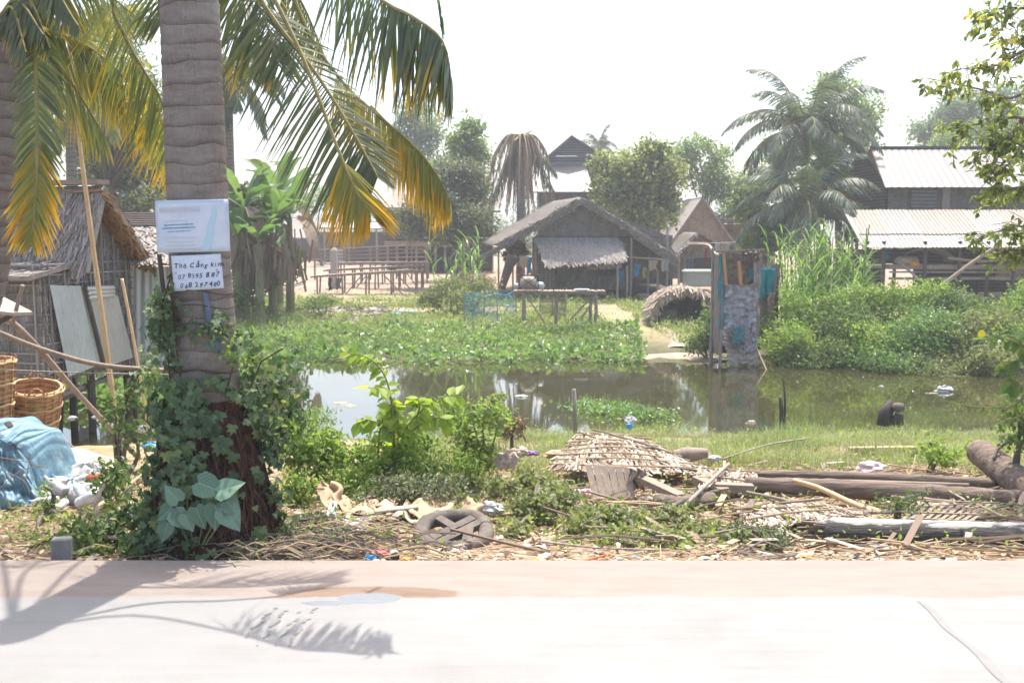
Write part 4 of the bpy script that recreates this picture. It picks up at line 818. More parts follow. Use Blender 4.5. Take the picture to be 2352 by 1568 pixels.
corrug('metal_sheet', hpp(.84, .13, 1.22), hpp(1.55, .13, 1.2), hpp(1.85, .15, .14), hpp(1.15, .15, .06), m_tin2, 'pale grey corrugated sheet leaning on the hut end wall')
corrug('metal_sheet', hpp(.72, .15, 1.4), hpp(1.45, .15, 1.38), hpp(1.45, .16, 1.18), hpp(.78, .16, 1.16), m_tin2, 'short ribbed metal strip above the leaning grey sheet', horiz=True)
mb = MB(); mb.beam(hpp(.74, .14, 1.4), hpp(1.1, .16, .05), .06, .05, up=(1, 0, 0)); tag(mb.build('wood_batten', m_darkwood), 'dark batten between the two metal sheets on the hut wall', 'batten')
# side shed of metal sheets behind the trunk
shd = thing('tin_shed', 'low shed walled with pale blue corrugated sheets behind the palm trunk', 'shed', (at(345, 850, 17.2).x, 17.2, -1))
xs_ = [286, 322, 360, 400, 470]
for i in range(4):
    y0 = 17.0 + .05 * (i % 2); a0 = at(xs_[i], 606 + 3 * i, y0); b0 = at(xs_[i + 1] + 6, 606 + 3 * i, y0); c0 = at(xs_[i + 1] + 6, 838, y0); d0 = at(xs_[i], 846, y0)
    corrug('wall_sheet', a0, b0, c0, d0, m_tin, parent=shd, pitch=.12)
mb = MB(); q = [at(280, 516, 18.2), at(480, 516, 18.2), at(480, 600, 16.8), at(300, 600, 16.8)]; nn = (q[1] - q[0]).cross(q[3] - q[0]).normalized(); nn = nn if nn.z > 0 else -nn
mb.add([tuple(p) for p in q] + [tuple(p - nn * .08) for p in q], [(0, 1, 2, 3), (7, 6, 5, 4), (0, 1, 5, 4), (1, 2, 6, 5), (2, 3, 7, 6), (3, 0, 4, 7)]); dd = (q[3] - q[0]).normalized()
roofslope(mb, lambda u, v: (q[0].lerp(q[3], v).lerp(q[1].lerp(q[2], v), u), dd, nn), 1100, .28, .05); mb.build('thatch_roof', m_thatch, shd)
corrug('ridge_sheet', at(272, 486, 18.3), at(480, 488, 18.3), at(480, 520, 18.05), at(290, 516, 18.05), m_rust, parent=shd, horiz=True, pitch=.07)
for px in (375, 300, 440):
    mb = MB(); mb.tube([at(px, 840, 17.1), at(px + 8, 890, 17.1), at(px + 12, 960, 17.1)], .04, 7); mb.build('post', m_darkwood, shd)
mb = MB(); mb.beam(at(290, 996, 17.3), at(420, 876, 17.2), .04, .04); mb.build('brace', m_darkwood, shd)
# floating plants seen under the hut
mb = MB(); n = 2600; P = np.stack([rng.uniform(-9.5, -5.6, n), rng.uniform(17.8, 21.5, n), np.full(n, WZ)], 1); inst(ROUND, P + rng.uniform(0, .3, (n, 1)) * [[0, 0, 1]], rdir(n, .5), rdir(n, 1), rng.uniform(.08, .16, n), mb)
o = mb.build('water_hyacinth', m_hya); struct(o, 'stuff'); tag(o, 'bright green floating plants seen between the hut posts', 'water plants')
# ================================================================== far bank plants
def scatter(n, x0, x1, y0, y1, mask=None):
    P = np.stack([rng.uniform(x0, x1, n), rng.uniform(y0, y1, n)], 1)
    if mask is not None: P = P[mask(P[:, 0], P[:, 1])]
    return np.stack([P[:, 0], P[:, 1], h(P[:, 0], P[:, 1])], 1)
nzf = lambda x, y, k=1.0: .5 + .25 * np.sin(x * 1.3 * k + 1.1 * y * k) + .25 * np.sin(y * 2.1 * k - x * .7 * k + 2)
xl = wat(540, 838).x; xr = wat(1478, 835).x
edge = lambda x: 24.7 + .18 * np.sin(x * 1.1) + .12 * np.sin(x * 3.7)
def hm(x, y): return (y > edge(x)) & (x > xl - 3) & (x < xr + .25 * (y - 24) * .4 + .1 * np.sin(y * 3)) & (rng.random(len(x)) < .25 + .9 * nzf(x, y, 1.5))
P = scatter(15000, xl - 3, xr + 2.5, 24.4, 31.5, hm); P[:, 2] = np.maximum(P[:, 2], WZ) + rng.uniform(0, .2, len(P)) * (.4 + nzf(P[:, 0], P[:, 1], 2))
mb = MB(); D = rdir(len(P), .5); inst(ROUND, P, D, rdir(len(P), 1.2), rng.uniform(.05, .17, len(P)) * (.7 + .6 * nzf(P[:, 0], P[:, 1], 2.6)), mb); K = P[rng.random(len(P)) < .35 * nzf(P[:, 0], P[:, 1], 1.9)]; blades(mb, K, .4, .03, .8)
o = struct(mb.build('water_hyacinth', m_hya), 'stuff'); tag(o, 'broad band of bright green water plants along the far bank', 'water plants')
RX = gr(850, 718)
def gm(x, y): return (nzf(x, y, .8) + .25 * nzf(x, y, 3) > .5) & ~((np.abs(x - 3.9 + (y - 30) * .05) < 1.0) & (y < 42) & (y > 27)) & ~((np.abs(x) < 4.6) & (x > 0) & (y > 42))
P = scatter(52000, -15, 8, 27, 42.5, lambda x, y: (nzf(x, y, .8) + .3 * nzf(x, y, 3) > .34 + .3 * (y > 40)) & ~((np.abs(x - 3.9 + (y - 30) * .05) < .7) & (y < 40) & (y > 25)) & (((x - RX.x) / 2.9) ** 2 + ((y - RX.y) / 1.7) ** 2 > .6 + .8 * nzf(x, y, 3)) & (((x + 1) / 2.2) ** 2 + ((y - 37.5) / 1.2) ** 2 > 1)); mb = MB(); blades(mb, P, .2 + .25 * nzf(P[:, 0], P[:, 1], 1.7) ** 2, .04, .7); K = P[rng.random(len(P)) < .3]; inst(OVAL, K + rng.uniform(.05, .3, (len(K), 1)) * [[0, 0, 1]], rdir(len(K), .4), rdir(len(K), 1), rng.uniform(.06, .14, len(K)), mb); 
o = struct(mb.build('bank_grass', m_grass), 'stuff'); tag(o, 'patchy green grass on the far bank in front of the houses', 'grass')
P = scatter(9000, -14, 9, 29, 52, lambda x, y: nzf(x, y, .8) < .75); mb = MB(); blades(mb, P, .12, .03, .9); o = struct(mb.build('dry_grass', m_dry), 'stuff'); tag(o, 'thin dry grass and straw on the far bank', 'dry grass')
def bush(name, label, cat, lobes, n, size, mat, tp_=DIA, per=5, sp=.08, group=None, stem=True, shell=.35, dep=.8, droop=.1, grnd=True, mb0=None):
    """lobes in picture coordinates (px,py,Y,rx,ry)"""
    L = []
    for px, py, Yv, rx, ry in lobes: q = at(px, py, Yv); s_ = Yv / F; L.append((q.x, q.y, q.z, rx * s_, max(rx, ry) * s_ * dep, ry * s_))
    px, py, Yv, rx, ry = lobes[0]; q = at(px, py, Yv); base_ = Vector((q.x, q.y, float(h(q.x, q.y)))); o = thing(name, label, cat, base_, group)
    mb = MB(); foliage(mb, sublobes(L, 6, .45, .75), n, size, tp_, per, sp, droop, 0, shell, .6); mb.build('foliage', mat, o)
    if stem:
        mb = MB()
        for l in L:
            e = Vector(l[:3]); m_ = base_.lerp(e, .5) + Vector((rng.normal() * .1, 0, .1)); mb.tube(spline([base_, m_, e + Vector((0, 0, l[5] * .5))], 7), np.linspace(.03, .008, 7) * (1 + 12 / Yv * 0), 5)
        mb.build('stem', m_trunk, o)
    return o
bush('bush', 'olive bush on the bank left of the blue net', 'bush', [(1035, 672, 35.5, 60, 30), (1080, 690, 34.5, 50, 26), (985, 690, 35.5, 40, 20), (1110, 665, 35.5, 25, 20)], 3600, .12, m_olive)
bush('bush', 'dry brownish bush behind the blue net', 'bush', [(1085, 648, 37, 45, 28), (1120, 665, 36.6, 25, 20)], 1500, .12, m_dry)
bush('bush', 'dark green shrub under the banana plants', 'bush', [(600, 640, 34, 70, 45), (560, 690, 32, 50, 25), (600, 585, 34.6, 75, 50), (660, 600, 35, 45, 45), (550, 590, 34.6, 40, 60), (600, 510, 36, 65, 50), (560, 480, 36, 35, 50)], 8000, .17, m_leaf)
bush('bush', 'green clump below the left end of the bamboo benches', 'bush', [(745, 690, 35, 35, 16), (720, 702, 34, 35, 12)], 1000, .1, m_leaf)
bush('bush', 'low green shrub left of the landing path', 'bush', [(1330, 760, 29.5, 50, 18), (1280, 765, 29, 40, 15)], 1500, .1, m_leaf)
bush('bush', 'green creeper mound between the landing and the patchwork latrine', 'bush', [(1625, 770, 25.6, 32, 42), (1640, 730, 26, 20, 35), (1600, 790, 25.2, 20, 22)], 2200, .1, m_leaf)
# right bank shrubs
rb = [('tall bright shrub right of the hanging teal cloth', [(1830, 735, 25.8, 85, 70), (1800, 790, 24.8, 70, 50), (1880, 700, 26.5, 60, 40)], m_bright, 8000),
      ('broad shrub below the tall cane clump', [(1930, 760, 25.2, 75, 85), (1900, 820, 24.2, 60, 40), (1850, 830, 24.2, 90, 25)], m_leaf, 8000),
      ('yellow-green shrub in front of the tin-roofed shed', [(2050, 715, 26, 85, 60), (2000, 800, 24.6, 90, 60), (2130, 690, 26, 80, 40), (1970, 700, 26, 70, 45)], m_bright, 11000),
      ('rounded dark creeper mound near the water on the right', [(2190, 710, 25.6, 70, 50), (2210, 730, 25.2, 60, 45), (2250, 760, 24.6, 70, 50)], m_leaf, 7000),
      ('pale feathery shrub overhanging the water on the right', [(2100, 800, 24, 95, 65), (2060, 835, 23.4, 90, 30), (2150, 760, 24.6, 90, 60)], m_hya, 9500),
      ('low sprawling shrub at the waterline by the right edge', [(2230, 810, 23.6, 95, 55), (2300, 830, 22.8, 70, 38), (2160, 850, 23.2, 90, 22), (2280, 760, 24, 90, 50)], m_olive, 9500),
      ('loose shrub rising at the right edge beside the shed', [(2330, 735, 25, 80, 45), (2390, 690, 25.5, 70, 50), (2330, 790, 23.8, 80, 50)], m_bright, 6500)]
for lab, l, m_, n in rb: bush('shrub', lab, 'shrub', l, n, .095, m_, per=6, sp=.1, group='shrubs along the right bank')
# elephant grass clump
def cane(label, px0, px1, pyb, pyt, Y, n, lw=.045, m_=None, name='cane_clump', cat='cane'):
    q0 = at(px0, pyb, Y); q1 = at(px1, pyb, Y); q = (q0 + q1) / 2; q.z = float(h(q.x, q.y)); o = thing(name, label, cat, q)
    mb = MB(); ms = MB()
    for i in range(n):
        x = rng.uniform(q0.x, q1.x); y = Y + rng.normal() * .5; top = at(px0, rng.uniform(pyt, pyt + (pyb - pyt) * .55), Y).z; b = Vector((x, y, float(h(x, y)))); lean = Vector((rng.normal() * .3, rng.normal() * .3, 0)); e = b + lean + Vector((0, 0, top - b.z))
        ms.tube([b, b.lerp(e, .5), e], .015, 4); k = 9
        for j in range(k):
            p = b.lerp(e, .3 + .7 * j / k); a = rng.uniform(0, 6.28); L = rng.uniform(.6, 1.15); d = Vector((math.cos(a), math.sin(a), 1.3)).normalized(); c_ = p.copy(); V = []; wv = Vector((-math.sin(a), math.cos(a), 0)); V = []
            for s_ in range(6):
                u = s_ / 5; wd = lw * (1 - u) ** .6 * (1 if s_ < 5 else .1); V += [tuple(c_ - wv * wd / 2), tuple(c_ + wv * wd / 2)]; c_ = c_ + d * L / 5; d = (d + Vector((0, 0, -.55 * (0.3 + u)))).normalized()
            mb.add(V, [(2 * s_, 2 * s_ + 1, 2 * s_ + 3, 2 * s_ + 2) for s_ in range(5)], 0, [(s_ / 5, .5) for s_ in range(6) for _ in (0, 1)])
    mb.build('leaves', m_ or m_cane, o); ms.build('stems', m_cane, o); return o
cane('tall bright green cane clump in front of the tin roof', 1790, 1965, 690, 505, 29, 85)
cane('shorter cane tuft bending over the bank right of the teal cloth', 1800, 1960, 720, 600, 27, 30)
cane('small spiky grass plant in front of the dark house', 1008, 1028, 625, 545, 37, 4, .06)
cane('pair of tall grass stems left of the thatched house', 1065, 1110, 625, 530, 37.5, 7, .06)
# ================================================================== main thatched house
HY = 43.0
def hz(px, py, Y=HY): return at(px, py, Y)
gz = -.58
th = thing('thatched_house', 'large thatched gable house with dark woven walls in the middle of the village', 'house', (hz(1350, 690).x, HY, gz))
RB = 49.5                                # back of the house
pk = hz(1335, 453, 42.6); el_ = hz(1152, 556, 42.6); er_ = hz(1556, 592, 42.6); kn = hz(1235, 533, HY)
def roofpiece(front, back, thick, mat, parent, n=1200, L=.4, wid=.07, name='roof'):
    """front: polyline ridge->eave at the gable side, back: the same at the far side"""
    mb = MB(); k = len(front)
    for i in range(k - 1):
        A = [front[i], front[i + 1], back[i + 1], back[i]]; nn = (A[1] - A[0]).cross(A[3] - A[0]).normalized(); nn = nn if nn.z > 0 else -nn; B = [p - nn * thick for p in A]
        mb.add([tuple(p) for p in A + B], [(0, 1, 2, 3), (7, 6, 5, 4), (0, 4, 5, 1), (1, 5, 6, 2), (2, 6, 7, 3), (3, 7, 4, 0)]); d = (A[1] - A[0]).normalized()
        roofslope(mb, lambda u, v: (A[0].lerp(A[1], v).lerp(A[3].lerp(A[2], v), u), d, nn), n // (k - 1), L, wid, thick=.06)
        for j in range(n // 5):          # ragged verge
            p = A[0].lerp(A[1], rng.random()) - nn * rng.uniform(0, thick); dd = (d + Vector((rng.normal() * .3, -.5, rng.normal() * .3))).normalized(); mb.beam(p, p + dd * rng.uniform(.1, .3), .06, .02)
    return mb.build(name, mat, parent)
bk = lambda p: Vector((p.x - .9, RB, p.z + .05))
midl = pk.lerp(el_, .5) + Vector((0, 0, -.03)); midr = pk.lerp(er_, .55) + Vector((0, 0, .1))
roofpiece([pk, midl, el_], [bk(pk), bk(midl), bk(el_)], .24, m_thatch, th, 2600)
roofpiece([pk, midr, er_], [bk(pk), bk(midr), bk(er_)], .24, m_thatch, th, 2600)
wl = hz(1228, 600).x; wr = hz(1558, 600).x
def wall(poly, mat, parent, name='wall', th_=.06):
    mb = MB(); A = [tuple(p) for p in poly]; B = [(p[0], p[1] + th_, p[2]) for p in A]; n = len(A)
    mb.add(A + B, [tuple(range(n)), tuple(range(n, 2 * n))[::-1]] + [(i, (i + 1) % n, (i + 1) % n + n, i + n) for i in range(n)]); return mb.build(name, mat, parent)
P3 = lambda px, py, Y=HY: hz(px, py, Y)
wall([P3(1228, 543), P3(1538, 543), P3(1450, 510), P3(1335, 464)], m_weaved, th, 'gable_wall')
y2 = HY + .25
wall([P3(1228, 665, y2), P3(1368, 665, y2), P3(1368, 543, y2), P3(1228, 543, y2)], m_weaved, th)
wall([P3(1368, 665, y2), P3(1446, 665, y2), P3(1446, 633, y2), P3(1368, 633, y2)], m_weaved, th)
wall([P3(1446, 668, y2), P3(1450, 668, y2), P3(1450, 543, y2), P3(1446, 543, y2)], m_weaved, th)
wall([P3(1368, 603, y2), P3(1446, 603, y2), P3(1446, 543, y2), P3(1368, 543, y2)], m_weaved, th)
y3 = HY + 1.0
wall([P3(1450, 640, y3), P3(1562, 640, y3), P3(1562, 600, y3), P3(1538, 560, y3), P3(1450, 545, y3)], m_weaved, th, 'side_wall')
wall([P3(1232, 600, 49), P3(1230, 665, 49), P3(1545, 665, 49), P3(1545, 540, 49), P3(1250, 540, 49)], m_weaved, th, 'back_wall')
mb = MB(); a = P3(1228, 665, y2); b = P3(1228, 545, y2); mb.box((wl + .03, (HY + 49) / 2, (a.z + b.z) / 2), (.06, 5.4, b.z - a.z)); mb.build('side_wall', m_weavew, th)
mb = MB(); c_ = P3(1385, 660, 46); mb.box((c_.x, 46, P3(1385, 668, HY).z), (5.8, 5.5, .08)); mb.build('floor', m_darkwood, th)
aw = [P3(1226, 545, HY - .06), P3(1420, 545, HY - .06), P3(1435, 592, HY - 1.35), P3(1252, 605, HY - 1.35)]
nn = (aw[1] - aw[0]).cross(aw[3] - aw[0]).normalized(); nn = nn if nn.z > 0 else -nn
mb = MB(); mb.add([tuple(p) for p in aw] + [tuple(p - nn * .1) for p in aw], [(0, 1, 2, 3), (7, 6, 5, 4), (0, 1, 5, 4), (1, 2, 6, 5), (2, 3, 7, 6), (3, 0, 4, 7)]); dd = (aw[3] - aw[0]).normalized()
roofslope(mb, lambda u, v: (aw[0].lerp(aw[3], v).lerp(aw[1].lerp(aw[2], v), u), dd, nn), 2400, .35, .06)
for j in range(200): p = aw[3].lerp(aw[2], rng.random()) - nn * rng.uniform(0, .1); mb.beam(p, p + Vector((rng.normal() * .06, -.05, -rng.uniform(.05, .22))), .05, .02)
mb.build('awning', m_thatch, th)
aw2 = [P3(1345, 598, HY - .3), P3(1422, 594, HY - .3), P3(1428, 606, HY - 1.2), P3(1350, 611, HY - 1.2)]
mb = MB(); mb.add([tuple(p) for p in aw2] + [tuple(p - Vector((0, 0, .08))) for p in aw2], [(0, 1, 2, 3), (7, 6, 5, 4), (0, 1, 5, 4), (1, 2, 6, 5), (2, 3, 7, 6), (3, 0, 4, 7)])
for j in range(120): p = aw2[3].lerp(aw2[2], rng.random()); mb.beam(p, p + Vector((rng.normal() * .06, -.05, -rng.uniform(.05, .2))), .05, .02)
mb.build('window_awning', m_thatch, th)
mb = MB(); mb.beam(P3(1234, 545, HY - .03), P3(1515, 545, HY - .03), .05, .06, up=(0, 1, 0)); mb.build('gable_beam', m_darkwood, th)
for px, t_, b_, Yv in [(1418, 595, 695, 41.7), (1450, 545, 692, 42.7), (1440, 610, 690, 42.2), (1533, 520, 668, 42.7), (1559, 585, 672, 42.7), (1488, 620, 690, 43), (1510, 620, 690, 43), (1230, 560, 690, 42.8), (1300, 665, 692, 42.9), (1345, 665, 692, 42.9), (1260, 665, 692, 43)]:
    mb = MB(); q = P3(px, t_, Yv); mb.tube([q, (q.x + .02, q.y, (q.z + gz) / 2), (q.x, q.y, float(h(q.x, q.y)) - .1)], .05, 6); mb.build('post', m_greywood, th)
mb = MB(); mb.beam(P3(1455, 545, 42.6), P3(1556, 612, 42.6), .06, .06); mb.build('brace', m_greywood, th)
mb = MB(); mb.beam(P3(1502, 594, 41.8), P3(1530, 597, 41.6), .1, .05); mb.beam(P3(1430, 590, 42), P3(1502, 594, 41.8), .07, .05); mb.each('awning_pole', m_palewood, th)
mb = MB(); wx0, wx1 = P3(1235, 600), P3(1272, 660)
for i in range(5): x = wx0.x + (wx1.x - wx0.x) * i / 4; mb.beam((x, HY - .05, wx0.z), (x, HY - .05, wx1.z), .04, .04)
for i in range(11): z = wx0.z + (wx1.z - wx0.z) * i / 10; mb.beam((wx0.x, HY - .09, z), (wx1.x, HY - .09, z), .035, .035)
mb.build('window_lattice', m_greywood, th)
roofpiece([P3(1175, 552, 43), P3(1108, 586, 43)], [P3(1185, 550, 47), P3(1120, 584, 47)], .12, m_thatch, th, 700, name='lean_to_roof')
for px in (1145, 1178): mb = MB(); q = P3(px, 570, 43.1); mb.tube([q, (q.x, q.y, gz)], .045, 6); mb.build('lean_to_post', m_greywood, th)
# things hanging and standing at the house
m_teal = mnoise('teal_cloth', [(.0, .14, .17), (.01, .24, .26), (.05, .34, .35)], 3, (1, 1, .4), rough=.7, bs=.3)
m_bluec = mnoise('blue_cloth', [(.02, .16, .3), (.05, .3, .5)], 4, rough=.8); m_blk = msolid('dark_cloth', (.03, .027, .03), .9)
def cloth(px, py, w_, h_, Yv, mat, label, name='hanging_cloth', cat='cloth', group=None, taper=.2):
    q = at(px, py, Yv); s_ = Yv / F; mb = MB()
    def f(u, v): return (q.x + (u - .5) * w_ * s_ * (1 - taper * math.sin(v * 2.5)) + .02 * math.sin(v * 9), q.y + .04 * math.sin(u * 14 + v * 2) + .02 * math.sin(u * 31) + .05 * v, q.z - v * h_ * s_ * (1 + .08 * math.sin(u * 7)))
    mb.grid(f, 24, 12); return tag(mb.build(name, mat, smooth=True, thick=.008), label, cat, group)
cloth(1215, 590, 14, 38, 42.4, m_bluec, 'bright blue cloth hanging at the left corner of the thatched house')
cloth(1203, 588, 22, 28, 42.3, m_sack, 'pale shirt hanging beside the blue cloth at the thatched house corner')
cloth(1193, 612, 12, 25, 42.3, msolid('maroon_cloth', (.2, .05, .06)), 'small maroon cloth hanging left of the pale shirt')
cloth(1427, 622, 12, 30, 42.4, m_bluec, 'teal-blue cloth hanging on the corner post right of the window'); cloth(1463, 607, 16, 28, 42.6, m_bluec, 'blue shirt hanging in the middle of the open side wall')
cloth(1480, 614, 9, 24, 42.6, msolid('yellow_cloth', (.4, .36, .08)), 'yellow-green cloth hanging right of the blue shirt'); cloth(1500, 598, 22, 22, 42.6, m_sack, 'pale plastic bag hung on the open side wall', cat='bag'); cloth(1528, 596, 20, 26, 42.5, msolid('grey_bag', (.3, .32, .34)), 'grey translucent bag hung at the far right wall', cat='bag')
pole([P3(1180, 588, 42), P3(1168, 615, 42), P3(1152, 664, 42)], (.26, .14), 'thick dark leaning stump left of the thatched house', m_darkwood, 'leaning_stump', 'stump')
# reddish brush bundle under the eave
bush('dry_brush', 'reddish dry brush stacked under the left eave of the thatched house', 'brush', [(1190, 575, 43.2, 22, 22), (1170, 590, 43.4, 14, 12)], 1100, .16, mleaf('brush_red', [(.16, .07, .04), (.3, .14, .08)], .2), stem=False)
mb = MB(); q = P3(1480, 668, 42.6); mb.lathe([(0, 0), (.22, 0), (.34, .22), (.33, .26), (0, .26)], (q.x, 42.6, gz + .02), 14, sq=(1, .8)); tag(mb.build('wash_basin', m_greywood), 'grey round basin on the ground below the hanging clothes', 'basin')
mb = MB(); q = P3(1515, 660, 42.2); mb.lathe([(0, 0), (.5, .02), (.62, .18), (.55, .2), (0, .14)], (q.x, 42.2, gz + .02), 14, sq=(1, .7)); tag(mb.build('wash_basin', m_greywood), 'wide shallow grey basin at the right corner of the house', 'basin')
# person behind the brush
def person(px, pyf, Yv, hgt, label, cloth_m, skin_m, hair_m):
    q = at(px, pyf, Yv); z0 = float(h(q.x, Yv)); o = thing('person', label, 'person', (q.x, Yv, z0)); s_ = hgt / 1.7
    def sk(name, vs, es, rs, mat):
        me = bpy.data.meshes.new(name); me.from_pydata([(a * s_, b * s_, c * s_) for a, b, c in vs], es, []); ob = bpy.data.objects.new(name, me); COL.objects.link(ob); ob.parent = o
        m_ = ob.modifiers.new('sk', 'SKIN'); 
        if not me.skin_vertices: 
            with bpy.context.temp_override(object=ob, active_object=ob): bpy.ops.mesh.customdata_skin_add()
        for i, r in enumerate(rs): me.skin_vertices[0].data[i].radius = (r * s_, r * s_ * .85)
        me.skin_vertices[0].data[0].use_root = True; sb = ob.modifiers.new('ss', 'SUBSURF'); sb.levels = sb.render_levels = 1; me.materials.append(mat); return ob
    sk('body', [(0, 0, .95), (0, 0, 1.15), (0, -.01, 1.38), (0, -.02, 1.5), (0, -.03, 1.58), (0, -.02, 1.68), (.17, 0, 1.4), (.24, -.04, 1.12), (.2, -.22, 1.0), (-.17, 0, 1.4), (-.25, -.02, 1.12), (-.22, -.12, .88), (.1, 0, .88), (.11, -.02, .48), (.11, 0, .08), (.12, -.13, .04), (-.1, 0, .88), (-.1, .04, .48), (-.1, .06, .08), (-.1, -.07, .04)],
       [(0, 1), (1, 2), (2, 3), (3, 4), (4, 5), (2, 6), (6, 7), (7, 8), (2, 9), (9, 10), (10, 11), (0, 12), (12, 13), (13, 14), (14, 15), (0, 16), (16, 17), (17, 18), (18, 19)], [.15, .13, .15, .055, .09, .08, .06, .045, .03, .06, .045, .03, .09, .065, .045, .035, .09, .065, .045, .035], skin_m)
    sk('shirt', [(0, 0, .92), (0, 0, 1.15), (0, -.01, 1.38), (0, -.01, 1.46), (.17, 0, 1.4), (.22, -.03, 1.22), (-.17, 0, 1.4), (-.23, -.02, 1.22)], [(0, 1), (1, 2), (2, 3), (2, 4), (4, 5), (2, 6), (6, 7)], [.175, .155, .175, .08, .085, .075, .085, .075], cloth_m)
    sk('trousers', [(0, 0, .95), (.1, 0, .86), (.11, -.02, .48), (.11, 0, .14), (-.1, 0, .86), (-.1, .04, .48), (-.1, .06, .14)], [(0, 1), (1, 2), (2, 3), (0, 4), (4, 5), (5, 6)], [.16, .11, .085, .07, .11, .085, .07], cloth_m)
    sk('hair', [(0, .01, 1.66), (0, .02, 1.74)], [(0, 1)], [.1, .075], hair_m); return o
person(1110, 640, 40.5, 1.25, 'person in dark clothes standing behind the dry bush left of the thatched house', m_blk, msolid('skin', (.3, .18, .12), .6), m_blk)
# platform table in front of the house
TYb = 32.3; tbz = at(1280, 668, TYb).z
tbl = thing('bamboo_table', 'tall rough bamboo table standing on the bank in front of the thatched house', 'table', (at(1285, 750, TYb).x, TYb, -.75))
tx0, tx1 = at(1182, 668, TYb).x, at(1386, 668, TYb).x
mb = MB()
for i in range(34): x = tx0 + (tx1 - tx0) * i / 33; mb.beam((x, TYb - .45, tbz + rng.normal() * .006), (x + rng.normal() * .03, TYb + .5, tbz), .07, .035)
mb.beam((tx0 - .1, TYb - .4, tbz - .05), (tx1 + .05, TYb - .4, tbz - .05), .06, .06); mb.beam((tx0 - .1, TYb + .4, tbz - .05), (tx1 + .05, TYb + .4, tbz - .05), .06, .06); mb.build('tabletop', m_palewood, tbl)
for x, y in [(tx0 + .28, TYb - .4), (tx0 + .3, TYb + .4), (tx0 + 1.35, TYb - .3), (tx0 + 1.4, TYb + .4), (tx1 - .3, TYb - .4), (tx1 - .35, TYb + .4)]:
    mb = MB(); mb.tube([(x, y, tbz - .06), (x + rng.normal() * .03, y, -.2), (x - .03, y, float(h(x, y)) - .15)], .055, 7, wob=.06); mb.build('leg', m_greywood, tbl)
mb = MB(); mb.beam((tx0 + .35, TYb - .42, tbz - .1), (tx0 + 1.1, TYb - .4, -.8), .05, .05); mb.beam((tx1 - .25, TYb - .45, tbz - .1), (tx1 - .95, TYb - .5, -.78), .07, .06); mb.beam((tx1 - .25, TYb + .4, tbz - .1), (tx1 - 1.2, TYb + .2, -.7), .05, .05); mb.each('brace', m_greywood, tbl)
# cage and sack on the table
cg = thing('wire_crate', 'small framed crate filled with a pale sack on the left of the bamboo table', 'crate', at(1212, 665, TYb - .1)); a = at(1192, 633, TYb - .3); b = at(1236, 664, TYb - .3)
mb = MB()
for yy in (TYb - .35, TYb + .2):
    for p, q in (((a.x, a.z), (b.x, a.z)), ((a.x, b.z), (b.x, b.z)), ((a.x, a.z), (a.x, b.z)), ((b.x, a.z), (b.x, b.z)), ((a.x, a.z), (b.x, b.z)), ((a.x, b.z), (b.x, a.z))): mb.beam((p[0], yy, p[1]), (q[0], yy, q[1]), .025, .025)
for x in (a.x, b.x):
    for z in (a.z, b.z): mb.beam((x, TYb - .35, z), (x, TYb + .2, z), .025, .025)
mb.build('frame', m_darkwood, cg)
def sackobj(c, rx, ry, rz, mat, label, name='sack', cat='sack', seed=0):
    mb = MB(); mb.grid(lambda u, v: (c[0] + rx * math.cos(u * 6.283) * math.sin(v * 3.1416) ** .7 * (1 + .1 * math.sin(u * 19 + seed)), c[1] + ry * math.sin(u * 6.283) * math.sin(v * 3.1416) ** .7, c[2] + rz * (1 + .99 * math.cos(v * 3.1416)) * (1 + .06 * math.sin(u * 25 + v * 9 + seed))), 26, 12)
    return tag(mb.build(name, mat, smooth=True), label, cat)
sackobj(((a.x + b.x) / 2, TYb - .05, b.z), .26, .2, .2, m_sack, 'pale sack standing inside the framed crate')
sackobj((at(1240, 655, TYb).x, TYb - .1, b.z - .02), .14, .15, .12, m_white, 'white cloth bundle slumped right of the framed crate', 'cloth_bundle', 'cloth', 2)
sackobj((at(1186, 655, TYb).x, TYb - .1, b.z - .02), .1, .12, .1, m_white, 'white cloth bundle slumped left of the framed crate', 'cloth_bundle', 'cloth', 3)
mb = MB(); q = at(1336, 664, TYb - .1); mb.lathe([(0, 0), (.16, 0), (.25, .04), (.24, .05), (0, .02)], (q.x, q.y, tbz + .02), 20); tag(mb.build('enamel_tray', msolid('enamel', (.5, .6, .68), .3)), 'pale blue round tray lying on the bamboo table', 'tray')
# net pen
m_net, nt, out = newmat('blue_net'); tr = nt.nodes.new('ShaderNodeBsdfTransparent'); p = prin(nt, None, (.03, .3, .42), .6); x_ = nt.nodes.new('ShaderNodeMixShader'); nt.links.new(math_(nt, 'MULTIPLY_ADD', noise(nt, 3, 3, vec(nt)), 1.3, -.42, clamp=True), x_.inputs[0]); nt.links.new(tr.outputs[0], x_.inputs[1]); nt.links.new(p.outputs[0], x_.inputs[2]); nt.links.new(x_.outputs[0], out.inputs[0])
pen = thing('net_pen', 'low pen fenced with torn blue netting left of the bamboo table', 'pen', at(1120, 742, 32.5))
def net(pts, top, mat, name):
    mb = MB(); 
    for i in range(len(pts) - 1):
        a, b = pts[i], pts[i + 1]
        mb.grid(lambda u, v: (a[0] + (b[0] - a[0]) * u, a[1] + (b[1] - a[1]) * u + .03 * math.sin(u * 12), (float(h(a[0], a[1])) - .02) * (1 - v) + v * (top[i] + (top[i + 1] - top[i]) * u - .08 * math.sin(u * 3.14))), 10, 6)
    return mb.build(name, mat, pen, smooth=True)
A = at(1066, 735, 32.6); B = at(1085, 742, 32.0); C = at(1142, 742, 31.9); D_ = at(1185, 700, 34.5); E = at(1112, 700, 35)
tz = at(1110, 675, 32.3).z
